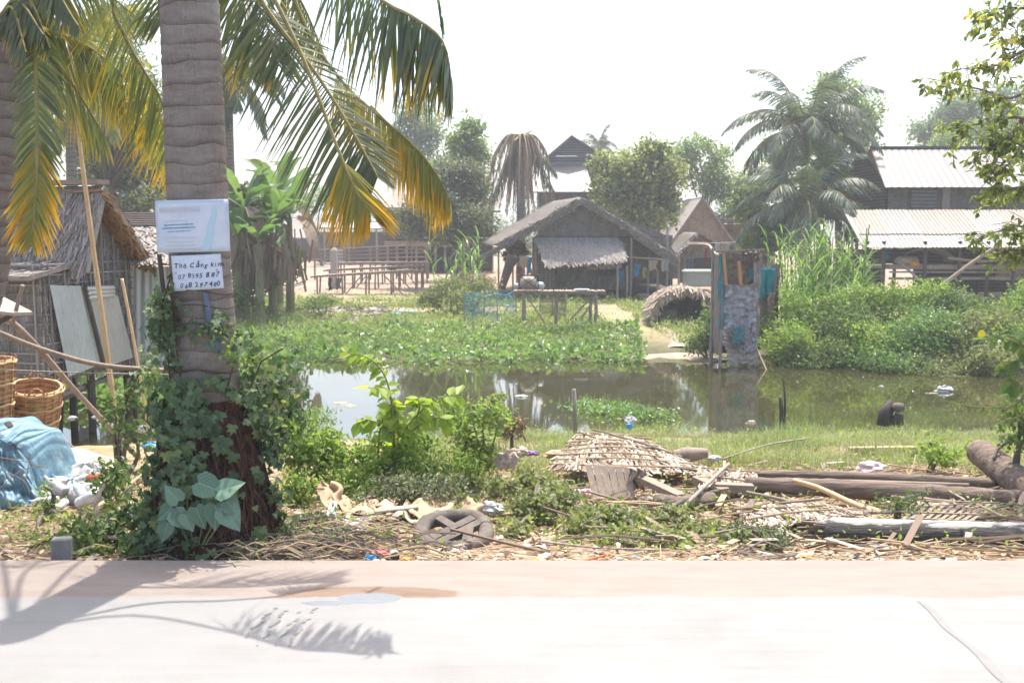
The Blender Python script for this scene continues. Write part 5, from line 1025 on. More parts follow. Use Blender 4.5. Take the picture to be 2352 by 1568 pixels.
net([A, B, C], [tz, tz + .0, tz - .02], m_net, 'netting'); net([C, D_], [tz, tz + .02], m_net, 'netting'); net([A, E, D_], [tz, tz + .12, tz], m_net, 'netting')
mb = MB(); mb.tube(spline([(q.x, q.y - .02, tz + (.03 if i % 2 else -.08)) for i, q in enumerate((A, B, (B + C) / 2, C, (C + D_) / 2, D_))], 30), .015, 5); mb.build('top_rope', m_bluec, pen)
for q in (A, B, C, D_, E): mb = MB(); mb.tube([(q.x, q.y, tz + .04), (q.x + .01, q.y, float(h(q.x, q.y)) - .1)], .022, 6); mb.build('stake', m_greywood, pen)
m_netb, nt, out = newmat('brown_net'); tr = nt.nodes.new('ShaderNodeBsdfTransparent'); p = prin(nt, None, (.12, .1, .08), .8); x_ = nt.nodes.new('ShaderNodeMixShader'); x_.inputs[0].default_value = .55; nt.links.new(tr.outputs[0], x_.inputs[1]); nt.links.new(p.outputs[0], x_.inputs[2]); nt.links.new(x_.outputs[0], out.inputs[0])
pn2 = thing('net_pen', 'brown see-through mesh pen behind the legs of the bamboo table', 'pen', at(1250, 730, 34)); pen = pn2
a = at(1240, 725, 34.2); b = at(1298, 725, 34.2); c_ = at(1300, 712, 36); tz = at(1270, 668, 34.2).z; net([a, b, c_], [tz, tz, tz], m_netb, 'netting'); pen = pn2
for q in (a, b, c_, (a + b) / 2): mb = MB(); mb.tube([(q.x, q.y, tz + .04), (q.x, q.y, float(h(q.x, q.y)) - .1)], .02, 6); mb.build('stake', m_greywood, pn2)
# thatched chicken coop
cp = at(1572, 742, 32.5); coop = thing('thatched_coop', 'low round straw-thatched animal shelter near the landing', 'coop', (cp.x, 32.9, float(h(cp.x, 32.9))))
m_straw = mnoise('straw', [(.28, .22, .17), (.44, .36, .28), (.58, .5, .41)], 10, (1, 1, 1), .95, .6, .05, isl=.6)
mb = MB(); cz = cp.z
def dome(u, v): a = u * 3.1416; r = .98 * (1 - .0 * v); return (cp.x + r * math.cos(a), 32.3 + v * 1.5, cz + .3 + .82 * math.sin(a) ** .8)
mb.grid(dome, 20, 6)
for i in range(1700):
    u, v = rng.random(), rng.random() * 1.05 - .05; p = Vector(dome(u, v)); a = u * 3.1416; dd = Vector((math.cos(a) * (1 if True else 0) + rng.normal() * .3, rng.normal() * .45 - .2, -abs(math.cos(a)) * .9 - .15 + rng.normal() * .15)).normalized(); p += Vector((math.cos(a), 0, math.sin(a))) * rng.uniform(0, .09)
    mb.beam(p, p + dd * rng.uniform(.12, .4), .035, .012)
for i in range(220):
    u = rng.random(); p = Vector(dome(u, 0)); p.y -= rng.uniform(0, .1); mb.beam(p, p + Vector((rng.normal() * .12, -rng.uniform(0, .12), -rng.uniform(.08, .33))), .03, .012)
mb.build('straw_roof', m_straw, coop)
mb = MB()
for s_ in range(14):
    x = cp.x - .85 + .11 * s_
    if s_ < 6 or s_ > 12: mb.beam((x, 32.5, cz - .05), (x, 32.5, cz + .45), .1, .03, up=(0, 1, 0))
for x in (cp.x - .88, cp.x + .88): mb.box((x, 33.2, cz + .2), (.05, 1.4, .55))
mb.box((cp.x, 33.9, cz + .4), (1.7, .05, .9)); mb.build('wall', m_weaved, coop)
# ================================================================== patchwork latrine over the water
LY = 24.2; lz = lambda px, py, Y=LY: at(px, py, Y)
lat = thing('latrine', 'narrow patchwork latrine of rags, sacks and sheets standing in the water', 'latrine', (lz(1700, 838).x, LY, -1.1))
m_rag = [mnoise('rag_grey', [(.12, .11, .11), (.33, .32, .33), (.5, .48, .48)], 5, (1, 1, 2), .85, .8, .05), mnoise('rag_brown', [(.13, .1, .08), (.3, .24, .2)], 4, bs=.7), mnoise('rag_teal', [(.02, .18, .2), (.08, .34, .36)], 4, bs=.5), mnoise('rag_tan', [(.3, .24, .2), (.5, .43, .37)], 3.5, (1, 1, 2), .85, .6), msolid('orange_timber', (.5, .25, .09), .7)]
def rag(px0, py0, px1, py1, Y, mat, name, amp=.04, skew=0, seed=0):
    a = lz(px0, py0, Y); b = lz(px1, py1, Y); mb = MB()
    mb.grid(lambda u, v: (a.x + (b.x - a.x) * u + skew * v + .02 * math.sin(v * 11 + seed), Y - amp * 2.2 * abs(mno.noise(Vector((u * 3.2 + seed, v * 5.5, seed)))) - amp * abs(mno.noise(Vector((u * 9, v * 13 + seed, 3)))) + amp * .3 * math.sin(u * 31 + seed), a.z + (b.z - a.z) * v + .02 * math.sin(u * 9 + seed) + .02 * math.sin(u * 23)), 44, 44)
    return mb.build(name, mat, lat, smooth=True)
rag(1664, 655, 1735, 760, LY, m_rag[0], 'grey_sack_panel', .06); rag(1660, 752, 1738, 795, LY - .02, m_rag[3], 'torn_sheet', .05, seed=2); rag(1672, 762, 1705, 800, LY - .08, m_rag[1], 'torn_sheet', .05, .08, 4); rag(1698, 745, 1735, 810, LY - .07, m_rag[0], 'torn_sheet', .05, .02, 7)
rag(1666, 790, 1737, 836, LY, m_rag[3], 'lower_sheet', .04, .06, 3); rag(1664, 580, 1738, 655, LY + .25, m_rag[1], 'brown_sack_panel', .03); rag(1702, 578, 1742, 600, LY, m_rag[1], 'brown_sack_drape', .06, seed=5); rag(1650, 585, 1664, 755, LY + .02, m_rag[2], 'teal_cloth_strip', .03, .05); rag(1722, 615, 1736, 640, LY + .1, m_rag[2], 'teal_scrap', .02); rag(1684, 752, 1706, 790, LY - .12, m_rag[2], 'teal_scrap', .03, seed=3); rag(1730, 600, 1742, 790, LY + .01, m_rag[3], 'pale_cloth_strip', .04, seed=6)
xl0, xr0 = lz(1658, 700).x, lz(1740, 700).x
mb = MB(); mb.box((xl0, LY + .55, .5), (.04, 1.0, 2.5)); mb.box((xr0, LY + .55, .5), (.04, 1.0, 2.5)); mb.box(((xl0 + xr0) / 2, LY + 1.08, .45), (xr0 - xl0, .04, 2.5)); mb.each('side_panel', m_rag[1], lat)
for x, y, t in [(xl0, LY + .02, 575), (xr0 - .02, LY + .02, 573), (xl0, LY + 1.05, 577), (xr0, LY + 1.05, 577), (lz(1640, 700).x, LY + .3, 570)]:
    mb = MB(); mb.tube([(x, y, lz(1700, t, y).z), (x + .02, y, .2), (x - .02, y, -1.4)], .035, 7); mb.build('post', m_greywood, lat)
mb = MB(); mb.beam(lz(1662, 582, LY - .03), lz(1668, 655, LY - .03), .07, .04, up=(0, 1, 0)); mb.beam(lz(1697, 600, LY - .03), lz(1702, 658, LY - .03), .08, .04, up=(0, 1, 0)); mb.each('timber_slat', m_rag[4], lat)
mb = MB(); mb.beam(lz(1650, 578, LY - .04), lz(1755, 574, LY + .3), .05, .05); mb.beam(lz(1665, 657, LY - .05), lz(1742, 656, LY - .05), .03, .03); mb.beam(lz(1738, 800, LY - .06), lz(1760, 850, LY - .6), .035, .035); mb.each('rail', m_polewood, lat)
mb = MB(); mb.tube(spline([lz(1580, 560, 27), lz(1625, 562, 26), lz(1640, 580, 24.6), lz(1652, 586, LY)], 14), .03, 6); tag(mb.build('pale_pole', m_sack), 'pale bent pole running from the latrine roof towards the small hut', 'pole')
l2 = thing('mud_screen', 'dark weathered screen standing right of the patchwork latrine', 'screen', lz(1765, 780, 26.2)); mb = MB(); q0 = lz(1740, 610, 26.2); q1 = lz(1786, 760, 26.2)
mb.grid(lambda u, v: (q0.x + (q1.x - q0.x) * u, 26.2 + .04 * math.sin(u * 12 + v * 5), q0.z + (q1.z - .35 - q0.z) * v + .05 * math.sin(u * 9)), 16, 16); mb.build('panel', m_rag[1], l2, thick=.03)
mb = MB(); mb.tube([lz(1784, 612, 26.2), lz(1784, 760, 26.2) + Vector((0, 0, -.5))], .05, 7); mb.tube([lz(1745, 612, 26.2), lz(1745, 760, 26.2) + Vector((0, 0, -.5))], .05, 7); mb.each('post', m_darkwood, l2)
cloth(1762, 616, 36, 66, 26.0, m_teal, 'bright teal cloth hanging on the dark screen right of the latrine', taper=-.0)
cloth(1772, 672, 16, 28, 25.95, m_sack, 'pale rag hanging below the teal cloth')
# ================================================================== village behind
def box_house(o, x0, x1, z0, z1, y0, y1, mat, name='wall'):
    mb = MB(); mb.box(((x0 + x1) / 2, (y0 + y1) / 2, (z0 + z1) / 2), (x1 - x0, y1 - y0, z1 - z0)); return mb.build(name, mat, o)
def gable(o, px0, px1, pxk, pye, pyk, Y0, Y1, rmat, wmat, pyb=None, over=.3, thick=.1):
    """gable facing the road: eaves at pye, ridge at pyk"""
    a, b, k = at(px0, pye, Y0), at(px1, pye, Y0), at(pxk, pyk, Y0)
    mb = MB(); A = [tuple(a), tuple(b), tuple(k)]; mb.add(A + [(p[0], p[1] + .1, p[2]) for p in A], [(0, 1, 2), (5, 4, 3), (0, 3, 4, 1), (1, 4, 5, 2), (2, 5, 3, 0)]); mb.build('gable_wall', wmat, o)
    for e in (a, b):
        d = (e - k); f0 = k + Vector((0, -over, thick)); f1 = e + d.normalized() * over + Vector((0, -over, thick)); q = [f0, f1, Vector((f1.x, Y1, f1.z)), Vector((f0.x, Y1, f0.z))]; nn = (q[1] - q[0]).cross(q[3] - q[0]).normalized(); nn = nn if nn.z > 0 else -nn
        mb = MB(); mb.add([tuple(p) for p in q] + [tuple(p - nn * thick) for p in q], [(0, 1, 2, 3), (7, 6, 5, 4), (0, 1, 5, 4), (1, 2, 6, 5), (2, 3, 7, 6), (3, 0, 4, 7)]); mb.build('roof', rmat, o)
    return a, b, k
# grey two storey gable house
gh = thing('gable_house', 'tall grey boarded house with stacked gable roofs behind the dead palm', 'house', (at(1310, 600, 62).x, 62, -.2))
gable(gh, 1262, 1382, 1312, 358, 315, 62, 70, m_roofpale, m_boardg)
a = at(1262, 376, 62); b = at(1384, 376, 62); box_house(gh, a.x, b.x, a.z - .0, at(1262, 359, 62).z, 62.05, 69, m_boardg)
mb = MB(); q = [at(1236, 378, 62), at(1345, 382, 61.5), at(1365, 440, 59), at(1225, 440, 59)]; mb.add([tuple(p) for p in q] + [tuple(p - Vector((0, 0, .08))) for p in q], [(0, 1, 2, 3), (7, 6, 5, 4), (0, 1, 5, 4), (1, 2, 6, 5), (2, 3, 7, 6), (3, 0, 4, 7)]); mb.build('lower_roof', m_roofpale, gh)
a = at(1240, 376, 62.2); b = at(1390, 590, 62.2); box_house(gh, a.x, b.x, -.2, a.z, 62.2, 69, m_boardg)
mb = MB(); mb.beam(at(1255, 376, 61.8), at(1390, 378, 61.8), .2, .3, up=(0, 1, 0)); mb.build('beam', m_roofpale, gh)
for px in (1295, 1350): mb = MB(); q = at(px, 470, 62.1); mb.box(tuple(q), (1.0, .12, 1.5)); mb.build('window', m_darkwood, gh)
mb = MB()
for px in (1240, 1300, 1360): mb.beam(at(px, 440, 59.3), at(px, 600, 59.3), .15, .15)
mb.each('porch_post', m_darkwood, gh)
# dark house under the trees on the left
dh = thing('wooden_house', 'dark timber house half hidden by the grey-green tree left of the dead palm', 'house', (at(950, 600, 64).x, 64, -.1)); a = at(884, 482, 64); b = at(1130, 600, 64)
box_house(dh, a.x, b.x, at(900, 545, 64).z, a.z, 64, 70, m_board); box_house(dh, a.x, b.x, -.1, at(900, 548, 64).z, 64.8, 69.5, m_darkwood, 'lower_wall')
mb = MB(); q = [at(895, 445, 67), at(1150, 450, 67), at(1150, 484, 63), at(878, 476, 63)]; mb.add([tuple(p) for p in q] + [tuple(p - Vector((0, 0, .12))) for p in q], [(0, 1, 2, 3), (7, 6, 5, 4), (0, 1, 5, 4), (1, 2, 6, 5), (2, 3, 7, 6), (3, 0, 4, 7)]); mb.build('roof', m_rust, dh)
mb = MB(); mb.beam(at(884, 560, 63.8), at(1080, 560, 63.8), .35, .5, up=(0, 1, 0)); mb.build('rail_board', m_weavew, dh)
for i in range(10): mb = MB(); q = at(890 + i * 22, 555, 63.7); mb.beam(q, (q.x, q.y, -.1), .14, .14); mb.build('post', m_greywood, dh)
# brick house far left
bh = thing('brick_house', 'distant low house with red brick base and grey upper wall behind the sandy yard', 'house', (at(715, 600, 88).x, 88, 0)); a = at(640, 545, 88); b = at(775, 600, 88)
box_house(bh, a.x, b.x, at(700, 572, 88).z, a.z, 88, 94, m_boardg); box_house(bh, a.x, b.x, -.1, at(700, 572, 88).z, 87.9, 94, m_brick, 'brick_base')
mb = MB(); q = [at(655, 505, 92), at(735, 500, 92), at(775, 546, 87.2), at(640, 546, 87.2)]; mb.add([tuple(p) for p in q] + [tuple(p - Vector((0, 0, .15))) for p in q], [(0, 1, 2, 3), (7, 6, 5, 4), (0, 1, 5, 4), (1, 2, 6, 5), (2, 3, 7, 6), (3, 0, 4, 7)]); mb.build('roof', m_rust, bh)
for px in (672, 700, 745): mb = MB(); q = at(px, 585, 87.8); mb.box(tuple(q), (.7, .1, .9)); mb.build('window', m_darkwood, bh)
ca = thing('canopy', 'long thin white canopy roof on posts beyond the bamboo benches', 'canopy', (at(830, 560, 80).x, 80, 0)); mb = MB(); q = [at(735, 510, 82), at(925, 512, 82), at(930, 524, 78), at(735, 522, 78)]
mb.add([tuple(p) for p in q] + [tuple(p - Vector((0, 0, .12))) for p in q], [(0, 1, 2, 3), (7, 6, 5, 4), (0, 1, 5, 4), (1, 2, 6, 5), (2, 3, 7, 6), (3, 0, 4, 7)]); mb.build('roof', m_white, ca)
for px in (745, 800, 865, 920): mb = MB(); q = at(px, 524, 78.4); mb.beam(q, (q.x, q.y, -.05), .14, .14); mb.build('post', m_greywood, ca)
mb = MB(); a = at(770, 560, 84); mb.box((a.x + 3, 84, 1.2), (9, .2, 2.5)); mb.build('back_wall', m_darkwood, ca)
for i, (px, m_, lab) in enumerate([(768, 'blue', 'blue barrel by the brick house wall'), (785, 'white', 'white barrel right of the blue barrel'), (650, 'white', 'pale drum at the left end of the brick house')]):
    q = at(px, 600, 84); mb = MB(); mb.lathe([(0, 0), (.36, 0), (.4, .1), (.37, .5), (.4, .95), (.36, 1.05), (0, 1.05)], (q.x, 84, -.03), 14); tag(mb.build('barrel', m_col[m_]), lab, 'barrel')
# concrete post
mb = MB(); q = at(764, 575, 49); mb.beam((q.x, 49, float(h(q.x, 49)) - .1), (q.x + .08, 49, q.z), .3, .3); mb.lathe([(0, 0), (.16, 0), (.08, .12), (0, .14)], (q.x + .08, 49, q.z), 8); tag(mb.build('concrete_post', msolid('post_concrete', (.36, .31, .28), .9)), 'thick pale concrete post at the left end of the rail fence', 'post')
# bamboo benches
def bench(px0, px1, py0, py1, Yv, dep, label, nleg, slats=True):
    a = at(px0, py0, Yv); b = at(px1, py1, Yv); o = thing('bamboo_bench', label, 'bench', ((a.x + b.x) / 2, Yv, float(h(0, Yv))), 'long bamboo benches in the yard'); mb = MB()
    n = int((b.x - a.x) / .12)
    for i in range(n): t = i / n; x = a.x + (b.x - a.x) * t; z = a.z + (b.z - a.z) * t; mb.beam((x, Yv - dep / 2, z), (x + rng.normal() * .02, Yv + dep / 2, z + rng.normal() * .01), .08, .04)
    for d in (-dep / 2 + .05, dep / 2 - .05): mb.beam((a.x - .2, Yv + d, a.z - .05), (b.x + .2, Yv + d, b.z - .05), .07, .07)
    mb.build('slat_top', m_palewood, o)
    for i in range(nleg):
        t = (i + .1) / (nleg - .8); x = a.x + (b.x - a.x) * t
        for d in (-dep / 2 + .08, dep / 2 - .08): mb = MB(); mb.tube([(x, Yv + d, a.z + (b.z - a.z) * t), (x + rng.normal() * .03, Yv + d, float(h(x, Yv)) - .1)], .045, 6); mb.build('leg', m_polewood, o)
    mb = MB(); mb.beam((a.x + (b.x - a.x) * .3, Yv - dep / 2, float(h(0, Yv))), (a.x + (b.x - a.x) * .45, Yv - dep / 2, a.z), .05, .05); mb.beam((a.x + (b.x - a.x) * .85, Yv - dep / 2, float(h(0, Yv))), (a.x + (b.x - a.x) * .68, Yv - dep / 2, a.z), .05, .05); mb.each('brace', m_polewood, o)
bench(727, 962, 633, 618, 46, 1.0, 'nearest long bamboo bench with a dark left leg', 5); bench(755, 975, 619, 608, 49.5, .9, 'middle long bamboo bench behind the nearest one', 5); bench(775, 985, 603, 601, 53, .9, 'farthest long bamboo bench in front of the rail fence', 5)
fe = thing('rail_fence', 'bamboo rail fence with four thin rails behind the benches', 'fence', (at(850, 600, 56).x, 56, -.3))
for i, (p0, p1, r0, r1) in enumerate([(715, 985, 575, 562), (720, 985, 583, 570), (735, 985, 590, 579), (690, 975, 597, 590)]): mb = MB(); mb.tube(spline([at(p0, r0, 56), at((p0 + p1) / 2, (r0 + r1) / 2 - 1, 56), at(p1, r1, 56)], 10), .045, 6); mb.build('rail', m_palewood, fe)
for px in (722, 790, 850, 910, 945, 983): mb = MB(); q = at(px, 566, 56.1); mb.beam(q, (q.x, q.y, -.3), .09, .09); mb.build('post', m_polewood, fe)
cloth(757, 638, 9, 28, 45.4, m_blk, 'dark rag hanging from the nearest bamboo bench'); cloth(776, 638, 14, 26, 47.5, msolid('grey_rag', (.14, .12, .11)), 'grey rags hanging between the bamboo benches')
# poles lying on the bank and riverside rubbish
pole([gr(545, 722) + Vector((0, 0, .1)), gr(620, 680) + Vector((0, 0, .12)), gr(690, 655) + Vector((0, 0, .15))], .07, 'long pale pole lying on the bank below the banana plants', m_palewood, 'lying_pole'); pole([gr(550, 698) + Vector((0, 0, .1)), gr(660, 662) + Vector((0, 0, .12)), gr(700, 648) + Vector((0, 0, .12))], .045, 'thinner pole lying behind the long pale pole', m_palewood, 'lying_pole'); pole([gr(600, 690) + Vector((0, 0, .15)), gr(700, 660) + Vector((0, 0, .2))], .035, 'short stick across the two lying poles', m_palewood, 'lying_pole')
rub = mnoise('ash_rubbish', [(.1, .08, .07), (.25, .2, .18), (.42, .38, .35)], 8, isl=.8); mb = MB()
for i in range(700):
    q = gr(rng.normal() * 60 + 800, rng.normal() * 8 + 718 + rng.normal() * 4); mb.box((q.x, q.y + rng.normal() * .5, q.z + .03), (rng.uniform(.04, .3), rng.uniform(.04, .2), rng.uniform(.01, .07)), Matrix.Rotation(rng.uniform(0, 3), 3, 'Z') @ Matrix.Rotation(rng.normal() * .3, 3, 'X'))
o = struct(mb.build('bank_rubbish', rub), 'stuff'); tag(o, 'grey spill of ash and rubbish on the far bank', 'rubbish')
for (px, py, r, k, lab) in [(910, 722, 12, 'blue', 'blue plastic bowl in the far bank rubbish'), (925, 717, 14, 'white', 'white bag behind the blue bowl'), (950, 717, 12, 'green', 'pale green bag right of the white bag'), (978, 719, 14, 'pink', 'pink bag at the right of the far rubbish'), (840, 722, 8, 'white', 'small white scrap on the grey rubbish spill'), (1165, 700, 7, 'white', 'white scrap near the pen')]:
    q = gr(px, py + 6); s_ = r * q.y / F; sackobj((q.x, q.y, q.z), s_, s_ * .8, s_ * .45, m_col[k], lab, 'plastic_bag', 'plastic bag', px)
# small hut with tiled roof right of the house
sh2 = thing('small_hut', 'small woven hut with a pale shingled roof right of the thatched house', 'hut', (at(1600, 650, 47).x, 47, -.5))
pk2, e1, e2 = at(1605, 535, 46.6), at(1545, 585, 46.6), at(1650, 560, 46.6)
roofpiece([at(1600, 534, 47), at(1558, 578, 46)], [at(1570, 534, 50), at(1530, 578, 49)], .1, m_thatch, sh2, 500, .3, .08); roofpiece([at(1600, 534, 47), at(1640, 556, 47)], [at(1590, 534, 50), at(1630, 556, 50)], .1, m_darkwood, sh2, 60)
wall([at(1558, 580, 47.1), at(1560, 650, 47.1), at(1645, 650, 47.1), at(1645, 560, 47.1), at(1600, 540, 47.1)], m_weavew, sh2); 
mb = MB(); q = at(1618, 610, 47); mb.box((q.x, 46.98, q.z), (.9, .1, .75)); mb.build('window', m_darkwood, sh2); mb = MB(); mb.beam(at(1572, 590, 46.4), at(1572, 655, 46.4), .08, .08); mb.beam(at(1572, 590, 46.4), at(1650, 590, 46.4), .05, .05); mb.each('porch_post', m_palewood, sh2)
cloth(1585, 592, 16, 42, 46.3, msolid('slate_cloth', (.06, .14, .18)), 'dark blue cloth hanging at the small hut'); cloth(1622, 570, 6, 32, 46.3, msolid('red_cloth', (.3, .04, .05)), 'narrow red cloth hanging at the small hut')
mb = MB(); q = at(1616, 640, 40); mb.box((q.x, 40.3, q.z + .02), (1.45, .8, .68)); mb.box((q.x, 40.3, at(1616, 626, 40).z + .03), (1.55, .9, .1)); o = tag(mb.build('cistern', msolid('cistern_stone', (.28, .28, .26))), 'square grey water cistern with a pale rim in front of the small hut', 'cistern'); bm = o.modifiers.new('b', 'BEVEL'); bm.width = .06; bm.segments = 3
ln = thing('clothesline', 'thin clothes line between the small hut and the trees', 'line', at(1600, 575, 44)); mb = MB(); mb.tube([at(1575, 556, 45), at(1640, 558, 44), at(1690, 556, 43)], .015, 4); mb.build('wire', m_rope, ln)
for px, m_, lab in ((1648, m_white, 'white cloth pegged on the clothes line'), (1662, m_sack, 'pinkish cloth pegged beside the white cloth'), (1672, m_white, 'last white cloth pegged on the line')): cloth(px, 558, 11, 18, 43.8, m_, lab, 'laundry')
# steep hut behind
sp_ = thing('steep_hut', 'steep-roofed brown hut behind the small woven hut', 'hut', (at(1610, 560, 58).x, 58, -.2)); gable(sp_, 1535, 1690, 1612, 565, 455, 58, 64, m_thatch, m_weavew); a = at(1552, 565, 58); b = at(1670, 620, 58); box_house(sp_, a.x, b.x, -.2, a.z, 58.1, 64, m_weavew)
s3 = thing('brown_hut', 'long low brown hut under the trees left of the big coconut palm', 'hut', (at(1690, 560, 60).x, 60, -.2)); a = at(1640, 515, 60); b = at(1780, 600, 60); box_house(s3, a.x, b.x, -.2, a.z, 60, 64, m_weavew); mb = MB(); mb.beam(at(1630, 508, 60), at(1790, 508, 60), 4, .2); mb.build('roof', m_rust, s3)
# shed roof behind right slope of the thatched house
s4 = thing('pink_shed', 'small shed with pale eave just above the right slope of the thatched house', 'shed', (at(1480, 560, 60).x, 60, -.2)); a = at(1440, 515, 60); b = at(1490, 600, 60); box_house(s4, a.x, b.x, -.2, a.z, 60, 64, m_weavew); mb = MB(); mb.beam(at(1432, 508, 60), at(1496, 508, 60), 3, .18); mb.build('roof', m_roofpale, s4)
# ================================================================== right-hand stilt house
rh = thing('stilt_house', 'long two-level house with pale tin roofs above the right bank', 'house', (at(2200, 640, 41).x, 41, -.6)); XR = 32
ra = at(2000, 340, 46); rb_ = at(2033, 430, 42)
corrug('upper_roof', ra, Vector((XR, 46, ra.z)), Vector((XR, 42, rb_.z)), rb_, m_roofpale, parent=rh, pitch=.3, amp=.008)
corrug('upper_roof', Vector((ra.x, 46.05, ra.z - .02)), Vector((XR, 46.05, ra.z - .02)), Vector((XR, 50, rb_.z)), Vector((rb_.x, 50, rb_.z)), m_roofpale, parent=rh, pitch=.3, amp=.008)
mb = MB(); mb.beam(ra + Vector((0, 0, .03)), Vector((XR, 46, ra.z + .03)), .3, .08); mb.build('ridge_cap', m_boardg, rh)
uz0 = at(2050, 484, 42.6).z; x0 = rb_.x + .25
mb = MB(); A = [(x0, 42.6, uz0 - .3), (x0, 49.5, uz0 - .3), (x0, 49.5, rb_.z), (x0, 46, ra.z - .1), (x0, 42.6, rb_.z)]; mb.add(A + [(p[0] + .1, p[1], p[2]) for p in A], [(0, 1, 2, 3, 4), (9, 8, 7, 6, 5)]); mb.build('gable_wall', m_board, rh)
box_house(rh, x0 + .1, XR, uz0 - .3, rb_.z + .05, 42.7, 42.9, m_weaved, 'upper_wall')
for px0, px1, m_ in ((2095, 2150, m_boardg), (2165, 2180, m_greywood)): a = at(px0, 432, 42.6); b = at(px1, 484, 42.6); mb = MB(); mb.box(((a.x + b.x) / 2, 42.62, (a.z + b.z) / 2), (b.x - a.x, .1, a.z - b.z)); mb.build('shutter', m_, rh)
la = at(1940, 482, 41.5); lb = at(1986, 566, 37.6)
k_ = 15; xs3 = np.linspace(la.x, XR, k_ + 1)
for i in range(k_):
    xa, xb = xs3[i], xs3[i + 1] + .05; dz_ = .012 * (i % 2); off = lb.x - la.x
    m_ = [m_rust, m_roofpale, m_rust][i % 3]; mid = .68
    P0 = Vector((xa, la.y, la.z + dz_)); P1 = Vector((xb, la.y, la.z + dz_)); Q0 = Vector((xa + off, lb.y, lb.z + dz_)); Q1 = Vector((xb + off, lb.y, lb.z + dz_))
    corrug('lower_roof_sheet', P0, P1, P1.lerp(Q1, mid), P0.lerp(Q0, mid), m_, parent=rh, pitch=.16, amp=.009); dn = Vector((0, 0, -.035)); corrug('eave_sheet', P0.lerp(Q0, mid - .03) + dn, P1.lerp(Q1, mid - .03) + dn, Q1 + dn + Vector((0, 0, -.02 * (i % 2))), Q0 + dn, m_roofpale, parent=rh, pitch=.16, amp=.009)
mb = MB(); mb.beam(la + Vector((-.05, 0, .03)), lb + Vector((-.05, 0, .03)), .12, .06); mb.build('verge_board', m_roofpale, rh)
fz = at(2100, 612, 38.5).z
for px in (1992, 2030, 2125, 2205, 2270, 2330, 2400):
    for Yv in (38.0, 41): mb = MB(); q = at(px, 566, 38.0); mb.tube([(q.x, Yv, at(px, 560, 38).z + .1), (q.x + .02, Yv, fz), (q.x, Yv, float(h(q.x, Yv)) - .1)], .07, 7); mb.build('post', m_darkwood, rh)
mb = MB(); xa = at(2040, 600, 38.4).x; mb.box(((xa + XR) / 2, 40, fz - .05), (XR - xa, 3.2, .1)); mb.beam((xa, 38.3, fz - .02), (XR, 38.3, fz - .02), .1, .16); mb.beam((xa, 38.25, fz - .45), (XR, 38.25, fz - .42), .07, .1); mb.beam((xa, 38.25, fz - .2), (XR, 38.25, fz - .22), .05, .07); mb.each('deck_timber', m_greywood, rh)
mb = MB(); q0 = at(1995, 575, 42.2).x; mb.box(((q0 + 13.9) / 2 + .2, 42.2, .8), (2.2, .1, 1.6)); mb.box(((17.0 + XR) / 2, 42.25, .9), (XR - 17.0, .1, 2.2)); mb.each('lower_back_wall', m_board, rh)
mb = MB()
for i in range(9): mb.box((at(2030, 600, 41).x + .2 + i * .6, 41.0, fz + .35), (.56, .04, .62))
mb.build('board_partition', m_board, rh)
pole([at(2152, 663, 36.8), at(2230, 605, 37.0), at(2290, 565, 37.2)], .07, 'long pole leaning up to the lower tin roof on the right', m_palewood, 'leaning_pole'); pole([at(2175, 592, 37.9), at(2260, 600, 38), at(2330, 588, 37.8)], .06, 'pole lying across the deck under the lower roof', m_palewood, 'lying_pole'); pole([at(2060, 598, 38.1), at(2110, 640, 37.6)], .05, 'short diagonal brace pole under the left part of the deck', m_greywood, 'leaning_pole')
mb = MB(); q = at(2130, 602, 38.6); mb.grid(lambda u, v: (q.x + 1.05 * math.cos(u * 3.1416) * (1 - .2 * v), q.y + .5 * v, q.z + .55 * math.sin(u * 3.1416) * (1 - .2 * v)), 20, 5); tag(mb.build('boat_hull', m_greywood, smooth=True, thick=.04), 'small upturned round boat lying on the deck under the tin roof', 'boat')
sackobj((at(2085, 602, 38.6).x, 38.7, fz), .45, .35, .2, m_sack, 'pale sack lying left of the upturned boat', seed=1); sackobj((at(2100, 604, 38.4).x, 38.4, fz), .18, .2, .12, m_col['orange'], 'small orange bundle beside the pale sack', 'bundle', 'bundle', 4)
cloth(2110, 568, 40, 26, 41.2, msolid('maroon_cloth2', (.1, .02, .025)), 'dark red cloth hanging under the lower tin roof'); cloth(2170, 563, 60, 14, 38.8, msolid('green_cloth', (.03, .13, .09)), 'green cloth hanging from the eave under the lower roof'); cloth(2042, 578, 9, 16, 40.8, m_bluec, 'small bright blue cloth seen between the left posts')
mb = MB(); q = at(2330, 600, 38.7); mb.box((q.x + .6, 38.7, q.z), (2.6, .1, 1.5)); tag(mb.build('wall_panel', m_weavew), 'brown panel at the right end of the space under the roof', 'panel')
